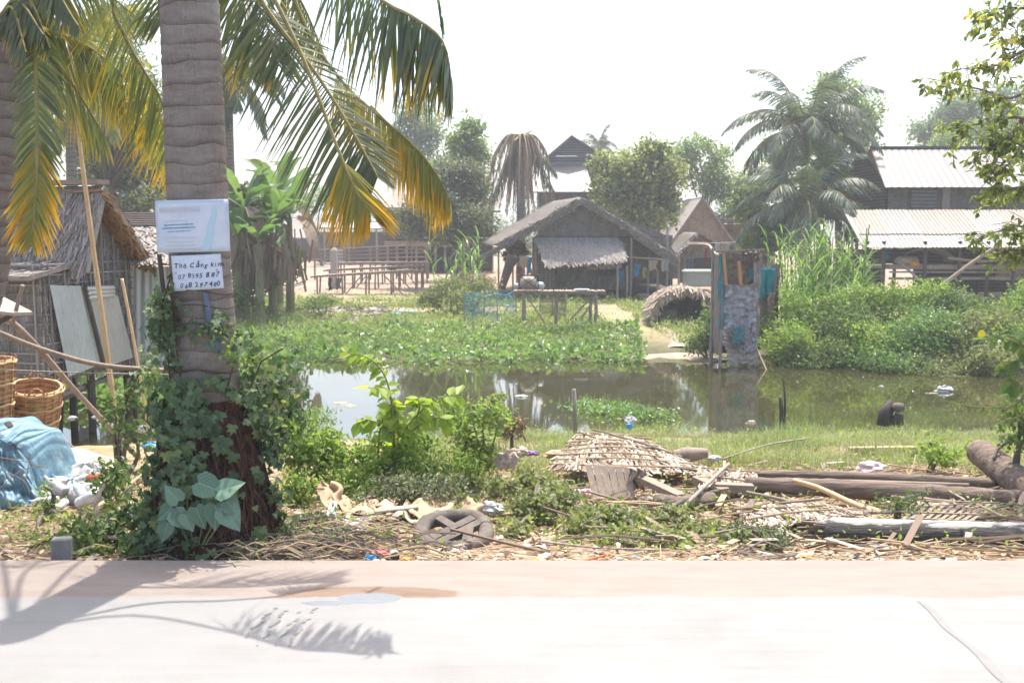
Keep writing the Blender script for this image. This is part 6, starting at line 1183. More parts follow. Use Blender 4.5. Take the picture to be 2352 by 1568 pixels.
# ================================================================== trees of the village
def tree(label, tb_, lobes, n, size, mat, tr=.12, tp_=DIA, per=6, sp=.22, shell=.35, name='tree', group='village trees', droop=.1, dep=.8):
    L = []
    for px, py, Yv, rx, ry in lobes: q = at(px, py, Yv); s_ = Yv / F; L.append((q.x, q.y, q.z, rx * s_, rx * s_ * dep, ry * s_))
    px, Yv = tb_; q = at(px, 600, Yv); b = Vector((q.x, Yv, float(h(q.x, Yv)) - .05)); o = thing(name, label, 'tree', b, group); c_ = Vector(np.mean([l[:3] for l in L], 0))
    fork = b.lerp(Vector((b.x * .5 + c_.x * .5, Yv, c_.z)), .55); mb = MB(); mb.tube(spline([b, b.lerp(fork, .5) + Vector((rng.normal() * .12, 0, 0)), fork], 8), np.linspace(tr, tr * .6, 8), 8)
    for l in L: e = Vector(l[:3]); mb.tube(spline([fork - Vector((0, 0, .1)), fork.lerp(e, .5) + Vector((rng.normal() * .2, rng.normal() * .2, .1)), e + Vector((0, 0, l[5] * .4))], 8), np.linspace(tr * .5, tr * .1, 8), 6)
    for l in L:
        for j in range(4): e = Vector(l[:3]); dd = Vector(tuple(rdir(1, .2)[0])); f_ = Vector((l[3] * dd.x, l[4] * dd.y, l[5] * dd.z)) * .95; mb.tube([e - f_ * .1, e + f_ * .5, e + f_], [tr * .16, tr * .1, tr * .04], 5)
    mb.build('trunk', m_trunk, o); mb = MB(); foliage(mb, sublobes(L, 7, .42, .6), n, size, tp_, per, sp, droop, 0, shell, .5); mb.build('crown', mat, o); return o
tree('rounded mango tree with yellow-green and reddish leaf tips behind the thatched house', (1475, 52), [(1440, 390, 52, 58, 58), (1510, 420, 52, 58, 70), (1450, 460, 51.5, 70, 60), (1530, 470, 52, 42, 50), (1480, 510, 51.5, 55, 35), (1400, 430, 52, 35, 35), (1495, 355, 52, 35, 30), (1385, 375, 52.4, 22, 25)], 16000, .22, m_mango, .2, OVAL)
tree('dusty grey-green tree over the dark timber house left of the dead palm', (1050, 50), [(1060, 470, 50, 60, 60), (1000, 500, 49, 55, 55), (1100, 520, 49, 60, 45), (1030, 410, 50, 50, 45), (950, 510, 49.5, 40, 40), (1090, 430, 50.5, 45, 40)], 13000, .2, m_dull, .2, OVAL)
tree('taller loose green tree rising behind the dusty tree', (1060, 56), [(1070, 330, 56, 42, 42), (1040, 390, 56, 55, 40), (1105, 370, 56, 26, 26), (1000, 430, 56, 40, 40), (1080, 300, 56, 26, 22), (1100, 440, 56, 30, 40)], 6500, .22, m_far, .15, OVAL)
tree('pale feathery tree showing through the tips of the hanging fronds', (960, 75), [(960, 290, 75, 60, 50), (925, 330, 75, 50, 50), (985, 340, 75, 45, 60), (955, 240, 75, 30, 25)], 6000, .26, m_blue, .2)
tree('light airy tree between the mango tree and the coconut palms', (1615, 63), [(1600, 350, 63, 45, 30), (1650, 370, 63, 35, 40), (1575, 380, 63, 35, 40), (1620, 410, 63, 55, 45), (1660, 440, 62, 40, 50), (1690, 480, 62, 40, 45)], 6500, .24, m_far, .16)
tree('big bright tree behind the tallest coconut palm', (1940, 62), [(1940, 230, 62, 55, 45), (1980, 280, 62, 50, 60), (1900, 200, 62, 40, 30), (1960, 350, 62, 55, 60), (1850, 300, 62, 60, 60), (1790, 370, 62, 50, 50), (1740, 440, 60, 50, 60), (1880, 420, 61, 70, 60)], 14000, .26, m_far, .25)
tree('dark shrubby tree at the foot of the coconut palms', (1760, 47), [(1730, 500, 47, 45, 50), (1780, 530, 46, 60, 45), (1700, 470, 47.5, 25, 30), (1850, 500, 46, 60, 50), (1740, 550, 45.5, 40, 25)], 9000, .18, m_leaf, .15, OVAL)
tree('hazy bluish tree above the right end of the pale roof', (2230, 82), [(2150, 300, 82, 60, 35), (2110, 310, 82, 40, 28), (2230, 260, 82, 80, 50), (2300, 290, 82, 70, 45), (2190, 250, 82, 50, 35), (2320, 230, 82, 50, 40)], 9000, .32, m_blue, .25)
tree('lighter green tree just behind the ridge of the pale roof', (2260, 66), [(2240, 310, 66, 60, 25), (2300, 315, 66, 50, 25), (2180, 322, 66, 40, 18), (2350, 300, 66, 40, 40)], 4500, .24, m_far, .18)
tree('green tree beyond the banana plants', (740, 75), [(745, 455, 75, 30, 22), (700, 470, 75, 35, 25), (660, 460, 75, 40, 30)], 2500, .25, m_far, .15)
tree('shadowy broad tree behind the left stilt hut', (330, 42), [(300, 350, 42, 80, 60), (350, 420, 42, 60, 55), (240, 400, 42, 60, 50), (200, 330, 43, 60, 60), (320, 460, 41, 60, 35), (270, 300, 42, 60, 40)], 9000, .2, m_dull, .2, OVAL)
tree('leafy green tree high behind the gap between the two near palms', (250, 33), [(190, 200, 33, 70, 60), (260, 150, 33, 70, 60), (330, 200, 33, 60, 70), (210, 60, 33, 70, 60), (300, 60, 34, 60, 60), (345, 280, 33, 50, 50)], 6500, .2, m_olive, .2, LANCE, shell=.2)
o = MB(); Ls = []
for i in range(60): q = at(rng.uniform(-500, 2900), rng.uniform(485, 540), 112 + rng.uniform(-6, 6)); Ls.append((q.x, q.y, q.z - 1, rng.uniform(3, 6), 2.5, rng.uniform(1.5, 3.2)))
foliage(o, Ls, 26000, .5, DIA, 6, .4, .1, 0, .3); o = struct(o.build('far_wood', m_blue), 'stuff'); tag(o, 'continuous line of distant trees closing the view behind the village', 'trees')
# coconut palms of the village
def farpalm(label, px, pyc, Yv, L, n, seed, mat=m_fpalm, up=.35, r=.16, group='coconut palms in the village', leaf=.75, n2=46):
    c_ = at(px, pyc, Yv); b = Vector((c_.x + .2, Yv, float(h(c_.x, Yv)) - .1)); o = thing('coconut_palm', label, 'palm tree', b, group); mb = MB(); mb.tube(spline([b, b.lerp(c_, .5) + Vector((-.15, 0, 0)), c_], 20), np.linspace(r * 1.3, r * .8, 20), 10, wob=.03); mb.build('trunk', m_bark, o)
    rs = np.random.default_rng(seed)
    for i in range(n):
        a = i * 2.4 + rs.normal() * .2; e = up + 1.45 * (1 - i / n) ** 1.2 - .1; l = L * rs.uniform(.8, 1.08); d = Vector((math.cos(a) * math.cos(e), math.sin(a) * math.cos(e), math.sin(e))); pts = [c_]; p = c_.copy()
        for j in range(6): p = p + d * l / 6; pts.append(p.copy()); d = (d + Vector((0, 0, -.16 - .09 * j * (1 - .3 * e)))).normalized()
        sv = Vector((-math.sin(a), math.cos(a), 0)); frond_obj(mat, o, pts, n=n2, leafL=leaf, wid=.1, sides=(tuple(sv), tuple(-sv)), out=.75, fwd=.45, down=.6, sag=.6, t0=.12, seg=3, rr=.04, jit=.1)
    return o
farpalm('tallest coconut palm with a full dark crown left of the big pale roof', 1852, 300, 47, 4.3, 30, 1, up=-.1, leaf=.85, n2=56)
farpalm('second coconut palm crown hanging lower in front of the tallest one', 1850, 470, 44, 3.7, 24, 4, up=-.2, leaf=.8)
farpalm('younger bright green coconut palm between the two dark crowns', 1890, 420, 46, 2.3, 12, 9, m_cane, up=.3, leaf=.6)
farpalm('grey coconut palm crown right behind the near palm trunk', 525, 150, 36, 3.0, 16, 6, m_fpalm, up=-.7, leaf=.7)
farpalm('dark coconut palm crown behind the left stilt hut', 160, 210, 30, 3.2, 16, 7, m_frondm, up=-.1)
farpalm('small distant coconut palm over the roofs right of the grey gable house', 1375, 335, 95, 2.2, 10, 12, up=0)
# dead palm
dp = thing('dead_palm', 'dead coconut palm with a skirt of brown hanging fronds behind the thatched house', 'palm tree', (at(1205, 560, 51).x, 51, -.4)); c_ = at(1196, 322, 51)
mb = MB(); mb.tube([(c_.x, 51, -.5), (c_.x, 51, 3), tuple(c_)], [.25, .22, .18], 10, wob=.03); mb.build('trunk', m_bark, dp)
for i in range(12):
    a = rng.uniform(0, 6.28); e_ = rng.uniform(-.2, 1.1); l_ = rng.uniform(.4, 1.0); q = c_ + Vector((math.cos(a) * l_ * math.cos(e_), math.sin(a) * l_ * math.cos(e_), l_ * math.sin(e_) * .6)); mb = MB(); mb.tube([c_, c_.lerp(q, .5) + Vector((0, 0, .12)), q], [.07, .05, .03], 5); mb.build('broken_stalk', m_drystalk, dp)
for i in range(36):
    a = i * 2.4 + rng.normal() * .4; rr = rng.uniform(.2, 1.4); x_, y_ = math.cos(a) * rr, math.sin(a) * rr; zb = at(1200, rng.uniform(425, 545), 51).z; sv = Vector((-math.sin(a), math.cos(a), 0))
    mb = MB(); frond(mb, [c_, c_ + Vector((x_ * .5, y_ * .5, .25)), c_ + Vector((x_, y_, -.7)), Vector((c_.x + x_ * 1.1, 51 + y_ * 1.1, (zb + c_.z) / 2)), Vector((c_.x + x_ * 1.45, 51 + y_ * 1.3, zb))], 46, .7, .05, (tuple(sv), tuple(-sv)), .22, .3, 1.1, .5, .1, 3, .05, jit=.16); mb.build('dead_frond', [m_deadf, m_drystalk], dp)
for e in [(1125, 470), (1140, 440), (1275, 440), (1280, 400), (1120, 500)]:
    q = at(*e, 50.5); mb = MB(); frond(mb, [c_, c_.lerp(q, .5) + Vector((0, 0, .55 if e[0] < 1200 else .3)), q], 46, 1.0, .05, ((.2, -.5, -1), (-.2, .5, -1)), .6, .2, 1, .6, .15, 3, .05, jit=.12); mb.build('frond', [m_dull if e[0] < 1200 else m_fpalm, m_drystalk], dp)
# banana plants
m_bst = mnoise('banana_stem', [(.1, .11, .05), (.2, .2, .1), (.26, .2, .13)], 6, (3, 3, .6))
def banana(label, px, pyb, pyt, Yv, n, L, seed):
    rs = np.random.default_rng(seed); b = at(px, pyb, Yv); b.z = float(h(b.x, Yv)) - .05; t_ = at(px, pyt, Yv); o = thing('banana_plant', label, 'banana plant', b, 'banana plants right of the near palm'); mb = MB(); mb.tube([b, b.lerp(t_, .5), t_], [.17, .14, .09], 9); mb.build('stem', m_bst, o); mb = MB(); md = MB()
    for i in range(n):
        a = i * 2.4 + rs.normal() * .3; e = rs.uniform(.5, 1.35) if i < n * .75 else rs.uniform(-.3, .2); l = L * rs.uniform(.7, 1.1); d = Vector((math.cos(a) * math.cos(e), math.sin(a) * math.cos(e), math.sin(e))); sv = Vector((-math.sin(a), math.cos(a), 0)); p = t_.copy(); V = []; k = 12; nn = d.cross(sv); dead = i >= n * .8; up_ = rs.uniform(.12, .4)
        for j in range(k + 1):
            u = j / k; w_ = .25 * L / 2 * math.sin(min(1, max(.04, (u - .12) / .88)) * 3.05) ** .55 if u > .12 else .03; V += [tuple(p + sv * w_ + Vector((0, 0, w_ * up_ * rs.uniform(.6, 1.3)))), tuple(p), tuple(p - sv * w_ + Vector((0, 0, w_ * up_ * rs.uniform(.6, 1.3))))]; p = p + d * l / k; d = (d + Vector((0, 0, (-.13 if not dead else -.3) * (.4 + u)))).normalized()
        fs = []
        for j in range(k):
            if rs.random() < .95: fs.append((3 * j, 3 * j + 1, 3 * j + 4, 3 * j + 3))
            if rs.random() < .95: fs.append((3 * j + 1, 3 * j + 2, 3 * j + 5, 3 * j + 4))
        (md if dead else mb).add(V, fs)
    mb.build('leaves', m_banana, o)
    if md.n: md.build('dead_leaves', m_deadf, o)
banana('tall banana plant just right of the near palm trunk', 560, 640, 480, 33, 12, 2.0, 1); banana('bushy banana plant in the middle of its group', 625, 645, 510, 34, 13, 1.9, 2); banana('bright banana plant at the right of its group', 665, 640, 500, 36, 12, 2.1, 3); banana('short banana plant in front of its group', 595, 655, 560, 32, 10, 1.4, 5); banana('leaning banana plant at the back of its group', 640, 640, 455, 38, 13, 2.3, 8); banana('low wide-leaved banana plant touching the near palm trunk in view', 545, 650, 540, 32.5, 11, 1.7, 11)
mb = MB()
for i in range(210): q = at(rng.normal() * 46 + 615, rng.uniform(520, 620), 32.6 + rng.normal() * .5); l = rng.uniform(.3, .9); a = rng.normal() * .12; mb.beam(q, q + Vector((a, 0, -l)), rng.uniform(.03, .08), .01, up=(0, 1, 0))
o = struct(mb.build('dead_leaf_curtain', m_deadf), 'stuff'); tag(o, 'curtain of dry brown leaves hanging under the banana plants', 'dry leaves')
# ================================================================== near bank
def near_mask(x, y): return (nzf(x, y, 1.2) + .35 * nzf(x, y, 4) > .42) & ~((x < -3.2) & (y < 14))
P = scatter(38000, -1.5, 10.5, 10.9, 15.9, near_mask); mb = MB(); blades(mb, P, .13 + .2 * nzf(P[:, 0], P[:, 1], 1.7) ** 2 * 1.4, .013, .8, seg=3); o = struct(mb.build('bank_grass', m_grass), 'stuff'); tag(o, 'light green grass along the near edge of the water', 'grass')
P = scatter(17000, -1, 10.5, 10.4, 15.8); mb = MB(); blades(mb, P, .2, .009, 1.0); o = struct(mb.build('dry_grass', m_dry), 'stuff'); tag(o, 'pale dry grass mixed through the near bank grass', 'dry grass')
P = scatter(9000, -4.5, 7, 6.9, 11.2, lambda x, y: nzf(x, y, 2.2) > .45); mb = MB(); inst(OVAL, P + rng.uniform(.01, .14, (len(P), 1)) * [[0, 0, 1]], rdir(len(P), .4), rdir(len(P), 1.2), rng.uniform(.025, .06, len(P)), mb); blades(mb, P[::4], .12, .01, .9)
W = scatter(2600, -1.5, 10.5, 11, 16.6, lambda x, y: nzf(x, y, 2.7) > .6); inst(OVAL, W + rng.uniform(.03, .2, (len(W), 1)) * [[0, 0, 1]], rdir(len(W), .4), rdir(len(W), 1.2), rng.uniform(.03, .08, len(W)), mb)
o = struct(mb.build('creeping_weeds', m_bright), 'stuff'); tag(o, 'creeping green weeds through the roadside litter', 'weeds')
# litter of straw, twigs, leaf scraps
mb = MB(); P = scatter(9000, -5.5, 6.5, 6.62, 10.8)
for i, p in enumerate(P[:5200]):
    a = rng.normal() * .7; l = rng.uniform(.04, .28); p = Vector(p) + Vector((0, 0, rng.uniform(.005, .05))); mb.beam(p, p + Vector((math.cos(a) * l, math.sin(a) * l, rng.normal() * .02)), rng.uniform(.004, .014), .004)
o = struct(mb.build('straw_litter', m_drystalk), 'stuff'); tag(o, 'dry straw and twigs littering the ground beside the road', 'litter')
mb = MB(); P2 = scatter(5200, -5.5, 6.5, 6.6, 10.6, lambda x, y: rng.random(len(x)) < 1.25 - .28 * (y - 6.6)); inst(OVAL, P2 + rng.uniform(.005, .04, (len(P2), 1)) * [[0, 0, 1]], rdir(len(P2)) * [[1, 1, .25]], rdir(len(P2), 2), rng.uniform(.03, .09, len(P2)), mb)
m_scrap = mnoise('litter_scraps', [(.2, .13, .08), (.38, .27, .18), (.55, .42, .31), (.68, .6, .52)], 5, isl=.85, bs=.1); o = struct(mb.build('leaf_litter', m_scrap), 'stuff'); tag(o, 'brown leaf and paper litter along the road edge', 'litter')
# straw mat under palm right side
mb = MB()
for i in range(520):
    q = gr(rng.normal() * 130 + 640, rng.uniform(1215, 1298)); a = rng.normal() * .5; l = rng.uniform(.1, .45); p = q + Vector((0, 0, rng.uniform(.02, .12))); mb.tube([p, p + Vector((math.cos(a) * l * .5, math.sin(a) * l * .5, .03)), p + Vector((math.cos(a) * l, math.sin(a) * l, -.02))], rng.uniform(.003, .007), 4, mi=int(rng.random() < .45))
o = struct(mb.build('twig_litter', [m_drystalk, m_trunk]), 'stuff'); tag(o, 'tangle of dry stalks on the ground right of the palm foot', 'twigs')
# ---- bushes of the middle
bush('roadside_bush', 'leafy green bush right of the palm foot', 'bush', [(700, 1050, 9.2, 60, 70), (760, 1040, 9.5, 60, 60), (690, 1130, 8.8, 50, 40)], 2500, .055, m_bright, OVAL, 5, .05, 'roadside bushes', dep=.7)
bush('roadside_bush', 'bright bush in front of the pond, below the arching sapling', 'bush', [(870, 1060, 9.6, 85, 65), (930, 1020, 9.8, 70, 60), (820, 1120, 9.2, 70, 45), (960, 1080, 9.4, 60, 50)], 4200, .055, m_bright, OVAL, 5, .05, 'roadside bushes', dep=.7)
bush('roadside_bush', 'feathery pale green bush at the right of the bright bush', 'bush', [(1090, 1020, 9.9, 60, 75), (1120, 950, 10, 45, 40), (1060, 1080, 9.5, 60, 45), (1040, 960, 10.1, 40, 40)], 3600, .042, m_bright, OVAL, 6, .05, 'roadside bushes', dep=.7)
bush('roadside_bush', 'low dusty weeds between the bushes and the wheel', 'bush', [(900, 1120, 8.6, 90, 25), (1010, 1125, 8.5, 80, 25), (820, 1160, 8.2, 40, 20)], 1500, .04, m_dull, OVAL, 5, .04, 'roadside bushes', dep=.7)
bush('roadside_bush', 'low green weeds right of the wheel', 'bush', [(1230, 1170, 8.2, 70, 32), (1190, 1225, 7.6, 45, 25), (1290, 1150, 8.4, 60, 22), (1240, 1110, 9, 70, 26), (1160, 1120, 8.8, 50, 22)], 2300, .04, m_olive, IVY, 4, .04, 'roadside bushes', dep=.7)
bush('roadside_bush', 'wispy weeds in front of the timber pile', 'bush', [(1400, 1185, 7.9, 90, 22), (1500, 1210, 7.7, 90, 22), (1330, 1215, 7.6, 50, 18), (1620, 1220, 7.6, 60, 16), (1450, 1235, 7.35, 120, 14), (1560, 1180, 8.0, 50, 14)], 2500, .04, m_olive, IVY, 4, .04, 'roadside bushes', dep=.7)
bush('roadside_bush', 'dark low weeds left of the foreground log', 'bush', [(1740, 1240, 7.3, 60, 20), (1690, 1225, 7.5, 40, 16), (1780, 1250, 7.2, 50, 14)], 1300, .035, m_dull, OVAL, 4, .04, 'roadside bushes', dep=.7)
bush('roadside_bush', 'small sprig of ferny leaves between the two long logs', 'bush', [(2060, 1160, 8.0, 40, 20), (2110, 1145, 8.1, 25, 18)], 420, .045, m_leaf, LANCE, 4, .04, 'roadside bushes', dep=.7)
bush('roadside_bush', 'small yellow-green seedling behind the long logs', 'bush', [(2135, 1025, 10.4, 25, 20), (2160, 1045, 10.2, 40, 14)], 360, .06, m_bright, OVAL, 4, .05, 'roadside bushes', dep=.7)
bush('roadside_bush', 'dark weeds at the foot of the palm on the left', 'bush', [(230, 1240, 7.1, 90, 40), (300, 1180, 7.3, 60, 40), (180, 1270, 6.9, 60, 22), (330, 1260, 6.9, 60, 25), (260, 1110, 7.8, 35, 55)], 2600, .05, m_leaf, OVAL, 5, .05, 'roadside bushes', dep=.5)
bush('roadside_bush', 'low mixed weeds below the palm roots', 'bush', [(600, 1265, 6.9, 70, 25), (520, 1275, 6.85, 60, 15), (650, 1240, 7.1, 40, 20)], 1300, .04, m_olive, LANCE, 5, .04, 'roadside bushes', dep=.5)
bush('roadside_bush', 'scattered low weeds in the straw right of the palm foot', 'bush', [(700, 1240, 7.2, 60, 18), (780, 1250, 7.1, 40, 12), (620, 1290, 6.75, 50, 8), (720, 1200, 7.6, 50, 20)], 1300, .035, m_dull, OVAL, 4, .04, 'roadside bushes', dep=.6)
bush('roadside_bush', 'climbing weeds in front of the hut posts', 'bush', [(270, 960, 9.8, 35, 60), (320, 900, 9.8, 35, 60), (300, 1010, 9.6, 45, 50), (340, 840, 9.8, 14, 50)], 380, .055, m_leaf, IVY, 4, .05, 'roadside bushes', dep=.4)
bush('roadside_bush', 'yellow-green sprig in front of the tarpaulin', 'bush', [(110, 1060 + 110, 8.3, 30, 30), (100, 1130, 8.3, 18, 30), (140, 1200, 8.2, 25, 14), (80, 1245, 7.6, 25, 14)], 300, .035, m_bright, OVAL, 4, .035, 'roadside bushes', dep=.4)
# arching sapling
def sapling(label, base_, arms, size, mat, tp_=OVAL, every=.04, name='sapling', cat='sapling', lean=.0):
    o = thing(name, label, cat, base_); mb = MB(); ml = MB(); PP = []; DD = []; SS = []
    for arm in arms:
        P = spline(arm, 36); mb.tube(P, np.linspace(.014, .004, 36), 6); k = max(3, int(sum((P[i + 1] - P[i]).length for i in range(35)) / every))
        for i in range(k):
            t = .18 + .82 * i / k; j = min(34, int(t * 35)); tg = (P[j + 1] - P[j]).normalized(); s_ = 1 if i % 2 else -1; sv = tg.cross(Vector((0, -.6, 1))).normalized() * s_
            PP.append(tuple(P[j])); DD.append(tuple(sv * .8 + tg * .5 + Vector((0, 0, -.55)) + Vector(tuple(rng.normal(size=3) * .25)))); SS.append(size * rng.uniform(.6, 1.15))
    inst(tp_, PP, DD, rdir(len(PP), .8) + np.array([[0, -.6, .6]]), np.array(SS), ml, 0, 1.15); ml.build('leaves', mat, o); mb.build('stem', m_rach, o); return o
m_sap = mleaf('leaf_sapling', [(.2, .32, .02), (.32, .44, .03), (.45, .52, .06)], .6, .4, tint=(1.2, 1.3, .4))
b0 = gr(900, 1110); s9 = lambda a, b, Y=9.5: at(a, b, Y)
sapling('young sapling with large bright yellow-green leaves arching over the pond', b0, [[b0, s9(905, 1000), s9(890, 880), s9(850, 825), s9(790, 808)], [b0, s9(915, 980), s9(890, 900), s9(845, 890, 9.2)], [b0, s9(930, 990), s9(1000, 920), s9(1055, 905)], [b0, s9(900, 1000), s9(850, 965), s9(815, 975)], [b0, s9(940, 1000), s9(1000, 960), s9(1040, 975)], [b0, s9(960, 950), s9(960, 910)], [b0, s9(870, 1040), s9(880, 960), s9(905, 935)]], .15, m_sap, every=.05)
b1 = gr(1120, 1090); sapling('slender shrub with small yellow leaves leaning right over the pond', b1, [[b1, s9(1110, 980), s9(1130, 915), s9(1160, 905)], [b1, s9(1090, 980), s9(1080, 920)], [b1, s9(1140, 990), s9(1165, 950)]], .07, m_bright, every=.03)
# plants at right edge near the camera
b2 = Vector((at(2420, 1150, 8.6).x, 8.6, -.25)); s8 = lambda a, b, Y=8.4: at(a, b, Y)
m_rleaf = mleaf('leaf_right', [(.06, .14, .02), (.12, .22, .03), (.3, .32, .08)], .5, .4)
sapling('broad-leaved branch with one yellow leaf reaching in from the right edge over the pond', b2, [[b2, s8(2400, 900), s8(2340, 790), s8(2255, 778)], [b2, s8(2410, 900), s8(2350, 830), s8(2290, 850)], [b2, s8(2400, 980), s8(2340, 880), s8(2310, 900)], [b2, s8(2400, 950), s8(2370, 800), s8(2345, 770)]], .13, m_rleaf, OVAL, .075)
mb = MB(); q = s8(2252, 776, 8.3); inst(ROUND, [tuple(q)], [(.1, 0, .9)], [(0, -1, .3)], .07, mb); 
sapling('thin trailing vine stem with narrow leaves at the right edge', b2 + Vector((.1, 0, 0)), [[b2, s8(2400, 880), s8(2330, 930), s8(2250, 935), s8(2190, 925)], [b2, s8(2390, 960), s8(2330, 960), s8(2290, 975)]], .09, m_rleaf, LANCE, .07)
bush('roadside_bush', 'green leafy bush at the right edge above the slanting log', 'bush', [(2340, 960, 9.3, 45, 40), (2330, 1010, 9.6, 30, 20), (2370, 1000, 9.2, 40, 40)], 600, .06, m_leaf, OVAL, 4, .05, 'roadside bushes', dep=.6)
o = [x for x in bpy.data.objects if x.name.startswith('sapling') and 'yellow leaf' in x.get('label', '')][0]; mb.build('yellow_leaf', msolid('leaf_yellow', (.7, .6, .02), .4), o)
# right-hand tree: limbs reaching in
RT = thing('broadleaf_tree', 'sparse leafy tree whose branches reach in from the right edge against the sky', 'tree', (at(2600, 1150, 9.0).x, 9.2, -.3)); tb9 = Vector(RT.location); r9 = lambda a, b, Y=9.0: at(a, b, Y)
mb = MB(); mb.tube(spline([tb9, r9(2560, 900), r9(2540, 500), r9(2500, 200), r9(2480, -150)], 20), np.linspace(.12, .06, 20), 9); mb.build('trunk', m_trunk, RT)
limbs = [[(2540, 450), (2420, 330), (2350, 272), (2250, 285), (2170, 300)], [(2500, 250), (2400, 200), (2320, 225), (2250, 205), (2130, 180)], [(2500, 150), (2380, 110), (2290, 150), (2200, 160)], [(2490, 0), (2400, 20), (2300, 20), (2250, 50)], [(2540, 480), (2430, 440), (2340, 430), (2270, 455)], [(2545, 620), (2440, 560), (2350, 520), (2250, 545)], [(2540, 600), (2430, 590), (2350, 575), (2290, 580)], [(2350, 272), (2320, 320), (2260, 345)], [(2480, -60), (2380, 60), (2330, 120)], [(2300, 440), (2290, 400), (2330, 370)], [(2540, 400), (2450, 380), (2360, 340), (2290, 310)]]
LP_ = []; LD = []
for i, l in enumerate(limbs):
    Yv = 9.0 + .5 * math.sin(i * 2); P = spline([r9(a, b, Yv + .1 * j) for j, (a, b) in enumerate(l)], 40); mb = MB(); mb.tube(P, np.linspace(.022, .004, 40), 6)
    for j in range(8, 40):
        for k in range(2):
            if rng.random() < .75:
                d = Vector((rng.normal() * .7 - .3, rng.normal() * .5, rng.normal() * .5 - .25)).normalized(); e = P[j] + d * rng.uniform(.08, .34); mb.tube([P[j], P[j].lerp(e, .6) + Vector((0, 0, .02)), e], .0025, 4)
                for q_ in range(rng.integers(3, 8)): LP_.append(tuple(P[j].lerp(e, rng.uniform(.3, 1)))); LD.append((d.x * .5 + rng.normal() * .6, rng.normal() * .5, -.7 + rng.normal() * .4))
    mb.build('branch', m_trunk, RT)
mb = MB(); inst(OVAL, LP_, LD, rdir(len(LP_), .4), rng.uniform(.045, .095, len(LP_)), mb, 0, .85); mb.build('foliage', mleaf('leaf_righttree', [(.08, .13, .03), (.15, .21, .05), (.28, .32, .09), (.5, .4, .05)], .55, .4), RT)
mb = MB(); mb.tube([at(1000, -40, 7.5), at(1008, 20, 7.4), at(1018, 90, 7.4)], .006, 4); inst(LANCE, [tuple(at(1005 + 2 * i, -10 + 14 * i, 7.4)) for i in range(5)], [(.2, 0, -1)] * 5, rdir(5), .12, mb, 0)
tag(mb.build('hanging_sprig', m_leaf), 'small leaf sprig hanging into the sky at the top centre', 'twig')
# ================================================================== things on the near bank
def log(pts, rs, label, mats, n=18, seed=0, flat=0):
    P = spline(pts, 46); rr = np.interp(np.linspace(0, 1, 46), np.linspace(0, 1, len(rs)), rs); mb = MB(); mb.tube(P, rr * (1 + .03 * np.sin(np.arange(46) * .9 + seed)), n, wob=.05)
    o = tag(mb.build('log', mats, smooth=True), label, 'log', 'old logs on the near bank'); return o
gl = lambda px, py, d=0: gr(px, py) + Vector((0, 0, d))
a_ = at(1885, 1238, 7.45); L3 = thing('log', 'big charred foreground log with a pale top along the road on the right', 'log', a_, 'old logs on the near bank')
mb = MB(); P = spline([at(1868, 1222, 7.5), at(2000, 1228, 7.48), at(2200, 1234, 7.42), at(2400, 1240, 7.35)], 60); rr = np.interp(np.linspace(0, 1, 60), [0, .04, .1, 1], [.07, .1, .125, .13]); mb.tube(P, rr, 24, wob=.018); K_ = mb.M[0]
for i in range(59):
    for j in range(24):
        a = j / 24 * 360; lo_ = 48 + 9 * math.sin(i * .35) + 8 * math.sin(i * 1.1 + 1)
        pass
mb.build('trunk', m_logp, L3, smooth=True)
mb = MB()
for i in range(26): a = rng.uniform(0, 6.28); p = P[0] + Vector((0, .08 * math.cos(a), .08 * math.sin(a))); mb.beam(p + Vector((.12, 0, 0)), p - Vector((rng.uniform(0, .12), rng.normal() * .01, rng.normal() * .02)), .03, .02)
mb.build('splintered_end', m_log, L3)
log([at(1712, 1112, 9.1), at(1900, 1120, 9.05), at(2150, 1138, 8.95), at(2345, 1150, 8.8)], [.07, .085, .1, .095], 'long grey-brown log lying behind the lattice on the right', m_log)
log([at(1720, 1090, 9.5), at(1950, 1095, 9.5), at(2290, 1112, 9.4)], [.045, .055, .06], 'thinner dark log lying just behind the long grey-brown log', m_log, seed=2)
log([at(1705, 1106, 9.25), at(1950, 1108, 9.1), at(2225, 1114, 9.0)], [.022, .03, .02], 'pale slim pole lying on the long grey-brown log', m_palewood, seed=4)
log([at(2248, 1036, 10.0), at(2300, 1075, 9.5), at(2345, 1110, 9.1), at(2420, 1160, 8.6)], [.13, .14, .13, .12], 'thick cracked log end slanting down at the right edge', m_log, seed=5)
log([at(2352, 1135, 8.8), at(2345, 1170, 8.4), at(2352, 1215, 8.0)], [.03, .035, .03], 'short upright pale stick at the right edge', m_palewood, seed=6)
pole([at(1822, 1103, 8.75), at(1880, 1120, 8.6), at(1945, 1150, 8.3), at(1985, 1168, 8.15)], (.022, .03), 'bent pale branch lying across the long log', m_bamboo, 'branch', 'branch')
pole([at(1715, 1130, 8.7), at(1790, 1145, 8.5), at(1815, 1152, 8.4)], .016, 'short stick end below the long log', m_palewood, 'branch', 'branch'); pole([at(1790, 1155, 8.3), at(1890, 1145, 8.4)], .012, 'thin straight stick under the bent branch', m_palewood, 'branch', 'branch')
pole([gl(1670, 1182, .1), gl(1850, 1222, .1), gl(1990, 1252, .06), gl(2100, 1268, .05), gl(2352, 1280, .04)], .009, 'long thin pale cane curving in front of the charred log', m_bamboo, 'cane', 'cane')
pole([gl(1560, 1200, .1), gl(1620, 1165, .2), gl(1672, 1130, .28)], .018, 'dark forked branch rising right of the timber pile', m_greywood, 'branch', 'branch'); pole([gl(1490, 1230, .05), gl(1560, 1185, .12), gl(1680, 1155, .15)], .02, 'long brown branch lying across the weeds', m_trunk, 'branch', 'branch')
